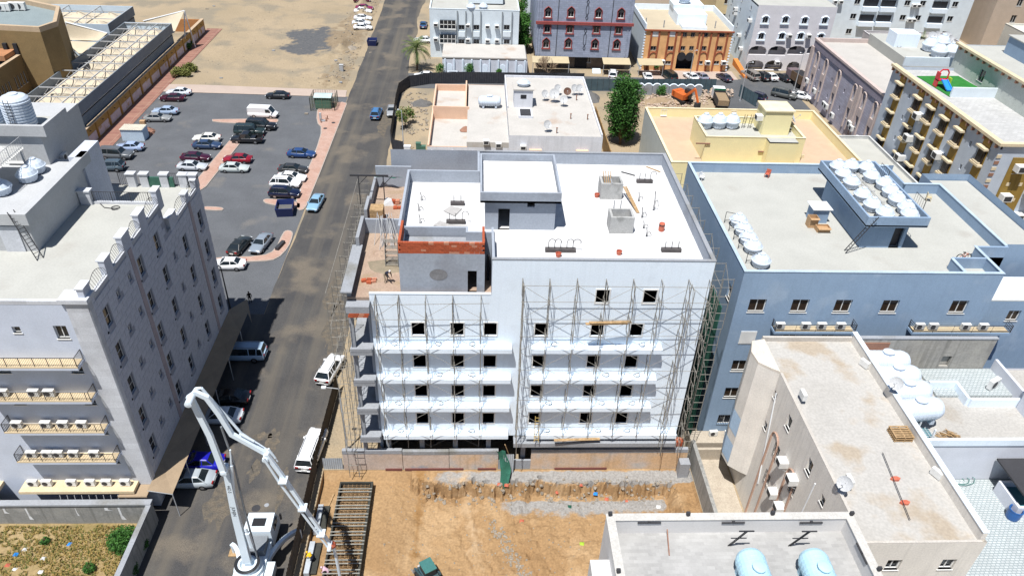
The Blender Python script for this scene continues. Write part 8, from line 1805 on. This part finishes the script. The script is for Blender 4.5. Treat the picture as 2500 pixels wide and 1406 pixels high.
for px, py, w, h, m_, lab in ((995, 385, 1.1, 2.0, white_metal, 'white electrical cabinet by the navy hoarding corner'), (1022, 380, .8, 2.2, cg, 'taller green electrical cabinet beside the villa wall'), (1033, 381, .9, 1.7, cg, 'shorter green electrical cabinet touching the villa wall'), (834, 178, .8, 1.6, steel, 'lone grey electrical cabinet on the sandy lot edge')):
    c = P(px, py); t = thing('electrical_cabinet', lab, 'cabinet', c); MB().box(c.x-w/2, c.x+w/2, c.y, c.y+.7, .15, h).build('cabinet_body', m_, t); MB().box(c.x-w/2-.05, c.x+w/2+.05, c.y-.05, c.y+.75, h, h+.08).build('cabinet_cap', m_, t); MB().box(c.x-w/2+.05, c.x+w/2-.05, c.y-.02, c.y-.002, .25, h-.1).build('door', m_, t); MB().box(c.x-w/2-.05, c.x+w/2+.05, c.y-.05, c.y+.75, 0, .15).build('plinth', concrete, t)
c = P(684, 602, .15); small('planter_box', 'long black planter box on the curved pink island', 'planter', MB().bar(c+V((-.25, -1.0, .2)), c+V((.3, 1.0, .2)), .5, .45), darkmetal)
# sandy litter on the lot and small clutter
for i, (px, py) in enumerate(((522, 15), (505, 22), (832, 205), (838, 190), (820, 150), (830, 145), (668, 125), (748, 278), (540, 190))):
    c = P(px, py, .15); c.z = lot_h(c.x, c.y) if c.y > 152 else .05; tag(MB().box(c.x-.32, c.x+.32, c.y-.2, c.y+.2, c.z, c.z+.22).build('waste_block', rubm if i % 2 else concrete), 'pale waste block dumped on the sandy lot', 'waste', 'dumped blocks on the sandy lot')
# ================================================================== people
skin_ = mat('skin_tone', (.22, .12, .075), rough=.6); hairm = mat('dark_hair', (.015, .012, .01), rough=.7)
def person(lab, loc, rz, pose, shirt, trous, cap=None):
    """one continuous skinned figure; pose gives joint offsets in metres"""
    t = thing('person', lab, 'person', loc, rz)
    J = pose; names = list(J); idx = {n: i for i, n in enumerate(names)}
    E_ = [('pel', 'chest'), ('chest', 'neck'), ('neck', 'head'), ('chest', 'shl'), ('shl', 'ell'), ('ell', 'hal'), ('chest', 'shr'), ('shr', 'elr'), ('elr', 'har'), ('pel', 'hil'), ('hil', 'knl'), ('knl', 'anl'), ('anl', 'tol'), ('pel', 'hir'), ('hir', 'knr'), ('knr', 'anr'), ('anr', 'tor')]
    RAD = dict(pel=.15, chest=.165, neck=.06, head=.05, sh=.075, el=.05, ha=.035, hi=.1, kn=.065, an=.045, to=.04)
    me = bpy.data.meshes.new('body'); me.from_pydata([J[n] for n in names], [(idx[a], idx[b]) for a, b in E_], []); o = link('body', me, t, True)
    sk = o.modifiers.new('skin', 'SKIN'); lay = me.skin_vertices[0].data
    for n in names:
        k = n if n in RAD else n[:2]; lay[idx[n]].radius = (RAD[k], RAD[k]*(.75 if n in ('chest', 'pel') else 1)); lay[idx[n]].use_root = n == 'pel'
    sb = o.modifiers.new('sub', 'SUBSURF'); sb.levels = 1; sb.render_levels = 1
    dg = bpy.context.evaluated_depsgraph_get(); m2 = bpy.data.meshes.new_from_object(o.evaluated_get(dg)); o.modifiers.clear(); o.data = m2
    m2.materials.clear(); [m2.materials.append(x) for x in (shirt, trous, skin_)]
    zp = J['pel'][2]
    for p in m2.polygons:
        c = p.center; dh = min((V(J[k])-c).length for k in ('hal', 'har')); dl = min(((V(J[k])-c).length for k in ('knl', 'knr', 'anl', 'anr', 'tol', 'tor', 'hil', 'hir'))); dc = (V(J['chest'])-c).length
        p.material_index = 2 if dh < .17 or (V(J['neck'])-c).length < .07 else (1 if dl < dc else 0); p.use_smooth = True
    hd = V(J['head']); f = (V((0, -1, 0)) if 'face' not in J else V((0, -1, 0)))
    MB().lathe([(0, -.12), (.05, -.115), (.078, -.05), (.088, .02), (.075, .085), (.04, .115), (0, .12)], hd+V((0, -.01, .07)), 12).build('head', skin_, t, True, smooth=True)
    MB().lathe([(.093, .0), (.096, .06), (.085, .11), (.045, .145), (0, .15)], hd+V((0, .01, .07)), 12).build('hair' if not cap else 'helmet', cap or hairm, t, True, smooth=True)
    MB().add([hd+V((-.02, -.085, .05)), hd+V((.02, -.085, .05)), hd+V((0, -.12, .045)), hd+V((0, -.085, .1))], [(0, 2, 3), (2, 1, 3), (0, 1, 2)]).build('nose', skin_, t, True)
    for s, k in ((-1, 'hal'), (1, 'har')):       # five short fingers each
        h = V(J[k]); e = V(J['el'+k[-1]]); d = (h-e).normalized(); sd = d.cross(V((0, 1, 0))).normalized()
        fb = MB()
        for q in range(4): p0 = h+d*.03+sd*(.018*(q-1.5)); fb.tube(p0, p0+d*(.06+.012*(1.5-abs(q-1.5))), .009, 5, .007); 
        fb.tube(h+sd*.03, h+sd*.06+d*.04, .01, 5, .008); fb.build('fingers', skin_, t, True)
    return t
STAND = dict(pel=(0, 0, .95), chest=(0, 0, 1.32), neck=(0, 0, 1.5), head=(0, -.02, 1.58), shl=(-.19, 0, 1.42), ell=(-.26, .03, 1.13), hal=(-.27, -.06, .88), shr=(.19, 0, 1.42), elr=(.26, .02, 1.13), har=(.28, -.1, .9), hil=(-.1, 0, .88), knl=(-.11, -.06, .48), anl=(-.11, .0, .08), tol=(-.12, -.16, .04), hir=(.1, 0, .88), knr=(.12, .04, .48), anr=(.12, .12, .08), tor=(.13, -.04, .04))
BEND = dict(pel=(0, .15, .88), chest=(0, -.18, 1.12), neck=(0, -.34, 1.2), head=(0, -.42, 1.2), shl=(-.19, -.24, 1.14), ell=(-.2, -.38, .88), hal=(-.1, -.5, .66), shr=(.19, -.24, 1.14), elr=(.22, -.36, .88), har=(.08, -.52, .68), hil=(-.1, .13, .83), knl=(-.13, .02, .46), anl=(-.13, .1, .08), tol=(-.14, -.06, .04), hir=(.1, .13, .83), knr=(.14, -.02, .46), anr=(.14, .06, .08), tor=(.15, -.1, .04))
nv = mat('navy_cloth', (.012, .016, .035), rough=.9); kh = mat('khaki_cloth', (.30, .25, .18), rough=.9); bk = mat('black_cloth', (.012, .012, .013), rough=.9); yv = mat('yellow_vest', (.75, .45, .02), rough=.8); pkc = mat('pink_cloth', (.62, .42, .50), rough=.9)
person('worker in navy shirt and khaki shorts bending over mortar on the terrace', P(944, 690, ZTER), R_(60), BEND, nv, kh, mat('white_cap', (.7, .7, .7)))
c = P(612, 740); person('person in black standing in the shade of the stone clad block', (c.x, c.y, .03), R_(20), STAND, bk, bk)
c = P(762, 1372, -.6); person('worker in yellow vest beside the hoarding and formwork trench', (c.x, c.y, -.72), R_(-120), BEND, yv, nv, MATS['yellow_vest'])
c = P(790, 1412, -.6); person('worker in pale pink shirt at the edge of the formwork trench', (c.x+.3, c.y+.3, -.72), R_(-90), BEND, pkc, pkc, mat('pale_pink_cap', (.65, .5, .56)))
